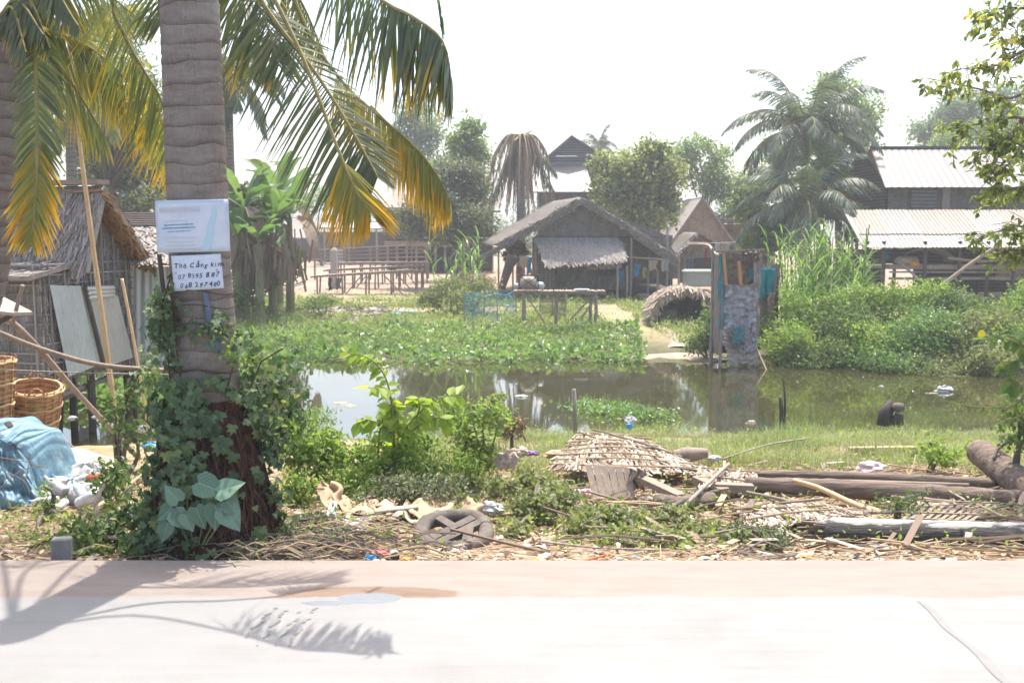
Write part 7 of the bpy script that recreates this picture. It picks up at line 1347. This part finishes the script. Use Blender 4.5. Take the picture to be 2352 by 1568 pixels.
pole([gl(1340, 1190, .06), gl(1480, 1178, .08), gl(1640, 1166, .1)], .01, 'thin grey cane across the weeds', m_greywood, 'cane', 'cane'); pole([gl(1660, 1078, .12), gl(1760, 1060, .2), gl(1850, 1052, .25)], .012, 'thin arched twig on the bank behind the logs', m_greywood, 'branch', 'branch')
pole([gl(2060, 1250, .02), gl(2250, 1262, .03), gl(2352, 1272, .03)], .008, 'dark thin cane beside the road under the charred log', m_greywood, 'cane', 'cane'); pole([gl(1870, 1180, .03), gl(1885, 1250, .04)], .01, 'short stick leaning at the splintered log end', m_palewood, 'branch', 'branch')
# lattice of bamboo strips
lt = thing('bamboo_lattice', 'bamboo lattice lying between the two big logs on the right', 'lattice', gl(2210, 1175)); mb = MB()
c0, c1, c2, c3 = at(2120, 1152, 8.35), at(2295, 1156, 8.35), at(2240, 1198, 7.75), at(2090, 1192, 7.75)
for i in range(10): t = i / 9; mb.beam(c0.lerp(c1, t), c3.lerp(c2, t - .1), .028, .006)
for i in range(4): t = i / 3; mb.beam(c0.lerp(c3, t) + Vector((0, 0, .01)), c1.lerp(c2, t) + Vector((0, 0, .01 + .05 * (i == 1))), .022, .006)
mb.build('strips', m_palewood, lt)
# palm-leaf thatch panels
def leafpanel(quad, label, n=26, name='thatch_panel', mat=m_drystalk, cross=5, arch=0.):
    q = quad; o = thing(name, label, 'thatch panel', q[3]); mb = MB(); mat2 = m_straw; m_strd = m_deadf
    def f(u, v): p = q[0].lerp(q[1], u).lerp(q[3].lerp(q[2], u), v); return p + Vector((0, 0, arch * math.sin(u * 3.14) * math.sin(v * 3.14) + .012 * math.sin(u * 19 + v * 5)))
    for i in range(n * 9):
        u, v = rng.random(), rng.random(); p = f(u, v) + Vector((0, 0, rng.uniform(0, .03))); e = f(min(1.05, u + rng.normal() * .05), min(1.06, v + rng.uniform(.12, .3))) + Vector((0, 0, rng.uniform(-.01, .02))); mb.beam(p, e, rng.uniform(.008, .026), .004, mi=0 if rng.random() < .6 else 1)
    mb.grid(lambda u, v: f(u, v) - Vector((0, 0, .012)), 12, 8); mb.build('leaf_strips', [mat2, m_strd], o); mb = MB()
    for i in range(cross): v = (i + .3) / cross; mb.tube(spline([f(-.02, v) + Vector((0, 0, .025)), f(.5, v + rng.normal() * .04) + Vector((0, 0, .035)), f(1.05, v) + Vector((0, 0, .03))], 12), .009, 6)
    mb.build('bamboo_ribs', mat, o); return o
P_ = lambda px, py, Y: at(px, py, Y)
leafpanel([P_(1680, 1150, 8.6), P_(1850, 1158, 8.6), P_(1990, 1178, 8.0), P_(1720, 1215, 7.75)], 'flattened pale palm-leaf panel in front of the long log', 60, cross=3)
leafpanel([P_(1600, 1072, 9.6), P_(1740, 1085, 9.5), P_(1730, 1130, 8.9), P_(1610, 1120, 8.9)], 'ragged palm-leaf scraps between the timber pile and the logs', 40, cross=2)
leafpanel([P_(1330, 995, 11.2), P_(1470, 1005, 11.2), P_(1620, 1085, 9.8), P_(1265, 1075, 9.8)], 'collapsed pale bamboo and palm-leaf roof panel on the timber pile', 70, cross=9, arch=.06)
lo = thing('bamboo_lattice', 'crossed bamboo rods spread over the collapsed roof panel', 'lattice', gl(1400, 1080)); mb = MB()
for (x0, y0, x1, y1) in [(1280, 1078, 1400, 1010), (1262, 1068, 1395, 1022), (1340, 1098, 1530, 1052), (1268, 1062, 1500, 1030), (1330, 996, 1480, 1050), (1360, 990, 1430, 1010), (1300, 1020, 1530, 1075), (1345, 1010, 1590, 1080), (1290, 1040, 1430, 1068), (1390, 1040, 1560, 1090), (1275, 1048, 1360, 1050), (1400, 1000, 1545, 1045), (1450, 1070, 1620, 1085), (1255, 1085, 1370, 1030)]:
    Ya = np.interp(y0, [990, 1090], [11.1, 9.7]); Yb = np.interp(y1, [990, 1090], [11.1, 9.7]); mb.tube([P_(x0, y0 - 4, Ya), P_((x0 + x1) / 2, (y0 + y1) / 2 - 6, (Ya + Yb) / 2), P_(x1, y1 - 4, Yb)], rng.uniform(.009, .014), 6)
mb.build('rods', m_palewood, lo)
# board panel and beams in the pile
bp = thing('wooden_screen', 'upright weathered plank panel under the collapsed bamboo roof', 'panel', P_(1400, 1140, 9.0)); 
tl, tr, br, bl_ = P_(1343, 1066, 9.25), P_(1448, 1072, 9.2), P_(1460, 1142, 9.0), P_(1362, 1140, 9.0)
for i in range(6):
    a, b = i / 6, (i + .93) / 6; q = [tl.lerp(tr, a), tl.lerp(tr, b), bl_.lerp(br, b), bl_.lerp(br, a)]; off = Vector((0, .02, 0)); dz = Vector((0, -.006 * (i % 2), rng.normal() * .01)); q = [p + dz for p in q]
    mb = MB(); mb.add([tuple(p) for p in q] + [tuple(p + off) for p in q], [(0, 1, 2, 3), (7, 6, 5, 4), (0, 4, 5, 1), (1, 5, 6, 2), (2, 6, 7, 3), (3, 7, 4, 0)]); mb.build('plank', m_polewood, bp)
cloth(1462, 1075, 40, 55, 9.1, m_sack, 'torn pale sacking hanging at the right of the plank panel')
def beamo(a, b, w_, t_, label, mat=m_palewood, name='timber_beam', cat='beam'):
    mb = MB(); mb.beam(a, b, w_, t_); o = tag(mb.build(name, mat), label, cat); m_ = o.modifiers.new('b', 'BEVEL'); m_.width = .004; return o
beamo(P_(1475, 1100, 9.1), P_(1565, 1142, 8.5), .1, .06, 'sawn pale beam slanting down out of the timber pile'); beamo(P_(1600, 1100, 9.2), P_(1665, 1130, 8.8), .11, .07, 'second short pale beam right of the slanting one'); beamo(P_(1640, 1118, 8.9), P_(1730, 1122, 8.9), .1, .08, 'square timber end left of the long log')
beamo(gl(1950, 1052, .08), gl(2100, 1050, .08), .08, .12, 'pale plank lying in the grass behind the logs', m_card, 'plank', 'plank'); beamo(gl(745, 1278, .04), gl(800, 1256, .06), .07, .02, 'pale plank on the straw left of the wheel', m_palewood, 'plank', 'plank'); beamo(gl(690, 1292, .03), gl(765, 1268, .06), .05, .02, 'thin plank beside the road left of the wheel', m_palewood, 'plank', 'plank'); beamo(gl(860, 1200, .1), gl(960, 1195, .12), .1, .02, 'grey board behind the left side of the wheel', m_greywood, 'plank', 'plank'); beamo(gl(1120, 1196, .05), gl(1250, 1190, .05), .05, .03, 'thin board right of the wheel', m_palewood, 'plank', 'plank')
log([P_(1505, 1150, 8.6), P_(1560, 1160, 8.5), P_(1640, 1150, 8.6)], [.07, .09, .08], 'rough short brown log under the slanting beam', m_log, seed=8); log([P_(1530, 1052, 10.6), P_(1575, 1045, 10.6), P_(1625, 1040, 10.6)], [.05, .09, .05], 'grey rounded driftwood behind the timber pile', m_polewood, seed=9)
# old wheel
wc = P_(1042, 1222, 7.45); wh = thing('old_wheel', 'worn grey wheel with wooden cross bars lying by the roadside', 'wheel', wc)
mb = MB(); mb.tube([(.25 * math.cos(a), .25 * math.sin(a), .01 * math.sin(a * 3)) for a in np.linspace(0, 2 * math.pi, 49)], .062, 14, wob=.04); mb.build('rim', mnoise('wheel_grey', [(.05, .042, .036), (.12, .1, .085), (.22, .19, .16)], 9, bs=.5), wh, smooth=True, local=True)
for (x0, y0, x1, y1) in [(-.2, -.12, .2, .13), (-.16, -.19, .23, .05), (-.1, .2, .02, -.02), (.06, -.22, .12, -.02)]: mb = MB(); mb.beam((x0, y0, .02), (x1, y1, .03), .07, .045); mb.build('cross_bar', m_trunk, wh, local=True)
wh.rotation_euler = (R(14), R(-3), .2)
from mathutils import noise as mnz
def crumple(v): return -abs(mnz.noise(v)) + .5 * mnz.noise(v * 1.3)
def rock(px, py, Yv, r, label, mat, name='stone', cat='stone', sq=(1, .8, .8), seed=0):
    q = at(px, py, Yv); s_ = r * Yv / F; bm_ = bmesh.new(); bmesh.ops.create_icosphere(bm_, subdivisions=3, radius=1); rs = np.random.default_rng(seed)
    ph = rs.uniform(0, 6, 6); 
    for v in bm_.verts: c = v.co; k = 1 + (crumple(c * 1.5 + Vector(ph[:3])) + .5 * crumple(c * 3.4 + Vector(ph[3:]))) * .55; v.co = Vector((c.x * sq[0], c.y * sq[1], c.z * sq[2])) * k * s_
    me = bpy.data.meshes.new(name); bm_.to_mesh(me); me.materials.append(mat); o = bpy.data.objects.new(name, me); COL.objects.link(o); o.location = q; return tag(o, label, cat)
import bmesh
m_stone = mnoise('stone_grey', [(.18, .16, .15), (.34, .31, .29)], 7)
rock(1045, 1272, 7.15, 32, 'angular grey stone in front of the wheel', m_stone, seed=1); rock(985, 1262, 7.2, 16, 'small pale stone left of the angular stone', m_sack, seed=2); rock(1125, 1262, 7.2, 14, 'pale lump right of the angular stone', m_sack, seed=3)
rock(1128, 1168, 8.3, 36, 'crumpled white foam lump behind the wheel', m_white, 'foam_lump', 'foam', (1, .6, .55), 4); rock(1165, 1058, 9.6, 34, 'pale pink sack slumped by the bushes', m_sack, 'sack', 'sack', (1, .7, .9), 5); rock(1190, 1038, 10, 26, 'pale sack behind the pink sack', m_sack, 'sack', 'sack', (1, .7, .6), 6)
rock(1218, 1040, 10.2, 20, 'purple cloth scrap beside the pale sacks', msolid('purple_cloth', (.2, .1, .3)), 'cloth_scrap', 'cloth', (1.1, .5, .35), 7); rock(1280, 1045, 10.4, 34, 'sandy coloured scrap left of the collapsed panel', m_card, 'scrap', 'scrap', (1, .7, .4), 8)
rock(1180, 978, 12.2, 26, 'dry brown tuft at the water edge right of the shrub', m_brownthatch, 'dry_tuft', 'tuft', (1, .7, .9), 9); bush('dry_tuft', 'twiggy brown root clump at the water edge right of the shrub', 'tuft', [(1175, 985, 12.2, 30, 22)], 260, .09, m_deadf, LANCE, 4, .04)
rock(1340, 1132, 8.9, 26, 'pink crumpled scrap left of the plank panel', m_col['pink'], 'scrap', 'scrap', (1, .6, .5), 10); rock(1448, 968, 14.5, 17, 'white bag with blue bottom at the water edge', m_white, 'plastic_bag', 'plastic bag', (.9, .7, .9), 11); rock(1446, 978, 14.3, 10, 'light blue scrap under the white bag', m_col['blue'], 'plastic_bag', 'plastic bag', (1, .7, .7), 12)
rock(1640, 1052, 10.8, 18, 'white plastic scrap right of the driftwood', m_white, 'plastic_bag', 'plastic bag', (1, .7, .5), 13); rock(2000, 1072, 9.9, 34, 'pinkish white plastic bag behind the dark log', msolid('pink_white', (.62, .5, .5)), 'plastic_bag', 'plastic bag', (1.2, .7, .45), 14); rock(1995, 1082, 9.7, 16, 'red patch of plastic below the pinkish bag', m_col['pink'], 'plastic_bag', 'plastic bag', (1.2, .5, .3), 15)
rock(1725, 972, 15, 13, 'small pale lump in the grass left of the tall post', m_sack, 'scrap', 'scrap', (1, .7, .6), 16); rock(1230, 1250, 7.3, 30, 'brown folded cardboard lying right of the wheel', m_card, 'cardboard', 'cardboard', (.9, .7, .7), 17)
def card(quad, label, mat=m_card, amp=.02, name='cardboard', cat='cardboard', seed=0):
    q = [at(*c) for c in quad]; mb = MB(); mb.grid(lambda u, v: tuple(q[0].lerp(q[1], u).lerp(q[3].lerp(q[2], u), v) + Vector((amp * math.sin(v * 9 + seed), amp * math.sin(u * 13 + seed + v * 4), amp * math.sin(u * 8 + v * 6 + seed)))), 16, 12); return tag(mb.build(name, mat, smooth=True, thick=.004), label, cat)
card([(1212, 1222, 7.7), (1290, 1222, 7.8), (1345, 1262, 7.3), (1205, 1275, 7.15)], 'bent brown cardboard sheet right of the wheel', seed=1); card([(1290, 1240, 7.6), (1345, 1250, 7.6), (1360, 1285, 7.0), (1290, 1285, 7.0)], 'pale cardboard flap touching the bent sheet', m_sack, seed=3)
card([(1560, 1250, 7.35), (1720, 1255, 7.4), (1730, 1288, 6.95), (1540, 1285, 6.95)], 'flat torn cardboard beside the road in the middle of the litter', m_sack, .012, seed=4); card([(735, 1112, 8.4), (770, 1105, 8.4), (800, 1170, 8.1), (745, 1165, 8.0)], 'upright folded tan cardboard in the litter left of the wheel', m_card, .03, seed=5)
card([(775, 1145, 8.3), (850, 1145, 8.5), (900, 1185, 7.9), (790, 1180, 7.9)], 'brown cardboard lying open behind the white foam strip', m_card, .03, seed=6); card([(748, 1160, 7.95), (765, 1155, 7.95), (790, 1205, 7.6), (765, 1212, 7.6)], 'white torn foam strip in front of the tan cardboard', m_white, .02, 'foam_strip', 'foam', 7)
card([(790, 1190, 7.8), (850, 1185, 7.8), (835, 1225, 7.4), (790, 1215, 7.4)], 'greyish plastic sheet below the foam strip', msolid('grey_plastic', (.5, .52, .55), .4), .025, 'plastic_sheet', 'plastic sheet', 8); card([(930, 1150, 8.4), (1010, 1140, 8.5), (1050, 1180, 8.0), (950, 1185, 8.0)], 'tan torn cardboard heap just behind the wheel', m_card, .035, seed=9)
card([(870, 1150, 8.3), (940, 1160, 8.4), (960, 1195, 7.9), (880, 1190, 7.9)], 'pale cardboard scrap left of the wheel', m_sack, .03, seed=11); card([(1070, 1145, 8.4), (1120, 1155, 8.4), (1110, 1190, 8.1), (1060, 1180, 8.1)], 'dark brown cardboard scrap at the upper right of the wheel', m_card, .03, seed=12)
def can(px, py, Yv, L, r, az, mat, label, name, cat, cap=m_white): q = at(px, py, Yv); o = thing(name, label, cat, q); mb = MB(); mb.lathe([(0, 0), (r * .85, 0), (r, L * .06), (r, L * .92), (r * .85, L), (0, L)], (0, 0, 0), 16); mb.build('body', mat, o, local=True); mb = MB(); mb.lathe([(r * .8, L + .002), (r * .9, L + .004), (0, L + .004)], (0, 0, 0), 16); mb.build('lid', cap, o, local=True); o.rotation_euler = (R(88), 0, az)
can(888, 1273, 6.85, .12, .033, -1.3, msolid('red_paint', (.6, .04, .06), .35), 'crushed red and yellow can at the road edge', 'drink_can', 'can'); can(905, 1272, 6.8, .07, .035, .2, m_white, 'small white cup lying right of the red can', 'paper_cup', 'cup', m_darkwood); can(842, 1282, 6.75, .09, .03, 1.2, m_col['blue'], 'small blue and white carton left of the red can', 'carton', 'carton')
pole([gl(1330, 1296, .02), gl(1400, 1282, .03)], .008, 'thin orange-red plastic strip at the road edge', msolid('orange_red', (.75, .15, .05), .5), 'plastic_strip', 'plastic strip')
sc = [(560, 1290), (980, 1285), (1010, 1280), (1090, 1285), (1150, 1278), (1240, 1290), (1420, 1285), (1460, 1280), (1500, 1265), (1620, 1285), (1650, 1278), (1760, 1275), (1810, 1270), (1850, 1280), (1900, 1272), (1960, 1283), (2020, 1288), (2080, 1275), (2150, 1288), (2250, 1290), (870, 1288), (930, 1285), (770, 1225), (700, 1190), (1600, 1245), (1880, 1020), (1750, 1010), (2230, 1060), (2270, 1045), (1560, 1100), (1450, 1235)]
mb = MB()
for i in range(170):
    q = gr(rng.uniform(1250, 2352), rng.uniform(1085, 1285)) + Vector((0, 0, rng.uniform(.02, .12))); a = rng.normal() * .5 + (math.pi if rng.random() < .5 else 0); l = rng.uniform(.25, .9); mb.tube([q, q + Vector((math.cos(a) * l * .5, math.sin(a) * l * .5, rng.normal() * .03)), q + Vector((math.cos(a) * l, math.sin(a) * l, rng.normal() * .04))], rng.uniform(.004, .014), 5, mi=int(rng.integers(0, 3)))
for i in range(160):
    q = gr(rng.uniform(1450, 2352), rng.uniform(1070, 1280)) + Vector((0, 0, rng.uniform(.01, .09))); a = rng.uniform(0, 3.14); l = rng.uniform(.1, .4); mb.beam(q, q + Vector((math.cos(a) * l, math.sin(a) * l, rng.normal() * .04)), rng.uniform(.02, .06), .004, mi=int(rng.integers(0, 3)))
o = struct(mb.build('broken_sticks', [m_drystalk, m_greywood, m_deadf]), 'stuff'); tag(o, 'jumble of broken sticks and dry palm scraps among the logs', 'sticks')
ks = ['white', 'clear', 'green', 'white', 'white', 'orange', 'white', 'blue']
for i, (px, py) in enumerate(sc):
    g_ = gr(px, py); rock(px, py - 3, g_.y, rng.uniform(8, 17), 'crumpled bit of pale plastic litter on the near bank', m_col[ks[i % 8]] if i % 8 in (2, 5, 7) else (m_white if i % 2 else m_sack), 'litter_scrap', 'litter', (1.2, .8, .35), 30 + i)['group'] = 'small plastic litter on the near bank'
# posts and floating things
def post(px, pt, pb, r, label, Yv=None):
    g_ = gr(px, pb); Yv = Yv or g_.y; a = at(px, pt, Yv); b = at(px + 3, pb, Yv); mb = MB(); mb.tube([a, a.lerp(b, .5) + Vector((.01, 0, 0)), b - Vector((0, 0, .25))], [r * .9, r, r * 1.05], 9, wob=.06); return tag(mb.build('wooden_post', m_greywood if px < 1500 else m_darkwood, smooth=True), label, 'post', 'posts in the water edge')
post(1318, 893, 1000, .035, 'short grey post at the near water edge left of the floating weeds', 15.2); post(1800, 868, 972, .02, 'thin dark post standing in the near water edge', 16.2); post(1792, 912, 970, .035, 'thicker dark stub beside the thin dark post', 16.1)
st = thing('stump', 'dark gnarled stump with a knobbly top at the near water edge on the right', 'stump', at(2045, 965, 16.3)); mb = MB(); mb.tube([at(2035, 975, 16.3), at(2035, 945, 16.3), at(2050, 922, 16.3)], [.14, .11, .06], 9, wob=.15); mb.tube([at(2060, 975, 16.2), at(2065, 950, 16.2)], [.1, .07], 8, wob=.15); mb.build('wood', m_darkwood, st, smooth=True); mb = MB(); q = at(2063, 935, 16.2); mb.lathe([(0, -.09), (.08, -.06), (.11, 0), (.08, .06), (0, .08)], q, 12); mb.build('knob', m_trunk, st, smooth=True)
def floaty(px, py, r, label, mat, sq, seed, name='floating_bag', cat='plastic bag'): q = wat(px, py); return rock(px, py, q.y, r, label, mat, name, cat, sq, seed)
floaty(2168, 898, 24, 'white plastic bag floating in the pond on the right', m_white, (1, .6, .65), 50); floaty(2140, 903, 10, 'yellowish streak of litter beside the floating white bag', m_sack, (1.8, .5, .2), 51, 'floating_litter', 'litter'); floaty(2025, 887, 7, 'tiny white scrap floating left of the big floating bag', m_white, (1, .6, .4), 52, 'floating_litter', 'litter')
floaty(1197, 911, 14, 'white foam lump floating in the middle of the pond', m_white, (1.2, .6, .4), 53, 'floating_foam', 'foam'); floaty(1278, 836, 6, 'pale scrap at the edge of the green water plants', m_white, (1.3, .6, .5), 54, 'floating_litter', 'litter'); floaty(1422, 962, 8, 'small floating scrap by the grey post', m_sack, (1, .6, .4), 55, 'floating_litter', 'litter')
for i, (x0, y0, x1) in enumerate([(765, 925, 800), (790, 931, 820)]): q = wat((x0 + x1) / 2, y0); rock((x0 + x1) / 2, y0, q.y, (x1 - x0) / 2, ['yellow flat scrap floating in the bright part of the pond', 'second yellow flat scrap touching the first in the pond'][i], msolid('float_yellow', (.6, .45, .15)), 'floating_litter', 'litter', (1, .8, .08), 60 + i)
mb = MB()
for (px, py, rx, ry, n) in [(1400, 945, 90, 14, 700), (1480, 960, 70, 10, 500), (1350, 935, 30, 10, 200), (720, 960, 50, 10, 300)]:
    q = wat(px, py); s_ = q.y / F; x = q.x + rng.normal(size=n) * rx * s_ * .5; y = q.y + rng.normal(size=n) * ry * s_ * 3; P = np.stack([x, y, WZ + rng.uniform(0, .12, n)], 1); inst(ROUND, P, rdir(n, .4), rdir(n, 1.5), rng.uniform(.03, .07, n), mb)
    blades(mb, P[::3], .2, .012, .7)
o = struct(mb.build('floating_weeds', m_hya), 'stuff'); tag(o, 'raft of small floating weeds near the grey post', 'water plants')
# tall reed blades on the near bank
for i, (px, py, pt, Yv, lab) in enumerate([(1830, 1055, 960, 11.5, 'tall bright grass blades rising in front of the dark post'), (1890, 1040, 985, 12, 'thin arching grass stems behind the logs'), (1555, 985, 960, 14, 'grass tuft at the water edge in the middle')]):
    g_ = at(px, py, Yv); g_.z = float(h(g_.x, Yv)); mb = MB(); blades(mb, np.array([tuple(g_)] * 7) + rng.normal(size=(7, 3)) * [[.06, .06, 0]], (at(px, pt, Yv).z - g_.z) * 1.1, .02, .7, seg=5); tag(mb.build('grass_tuft', m_cane), lab, 'grass tuft')
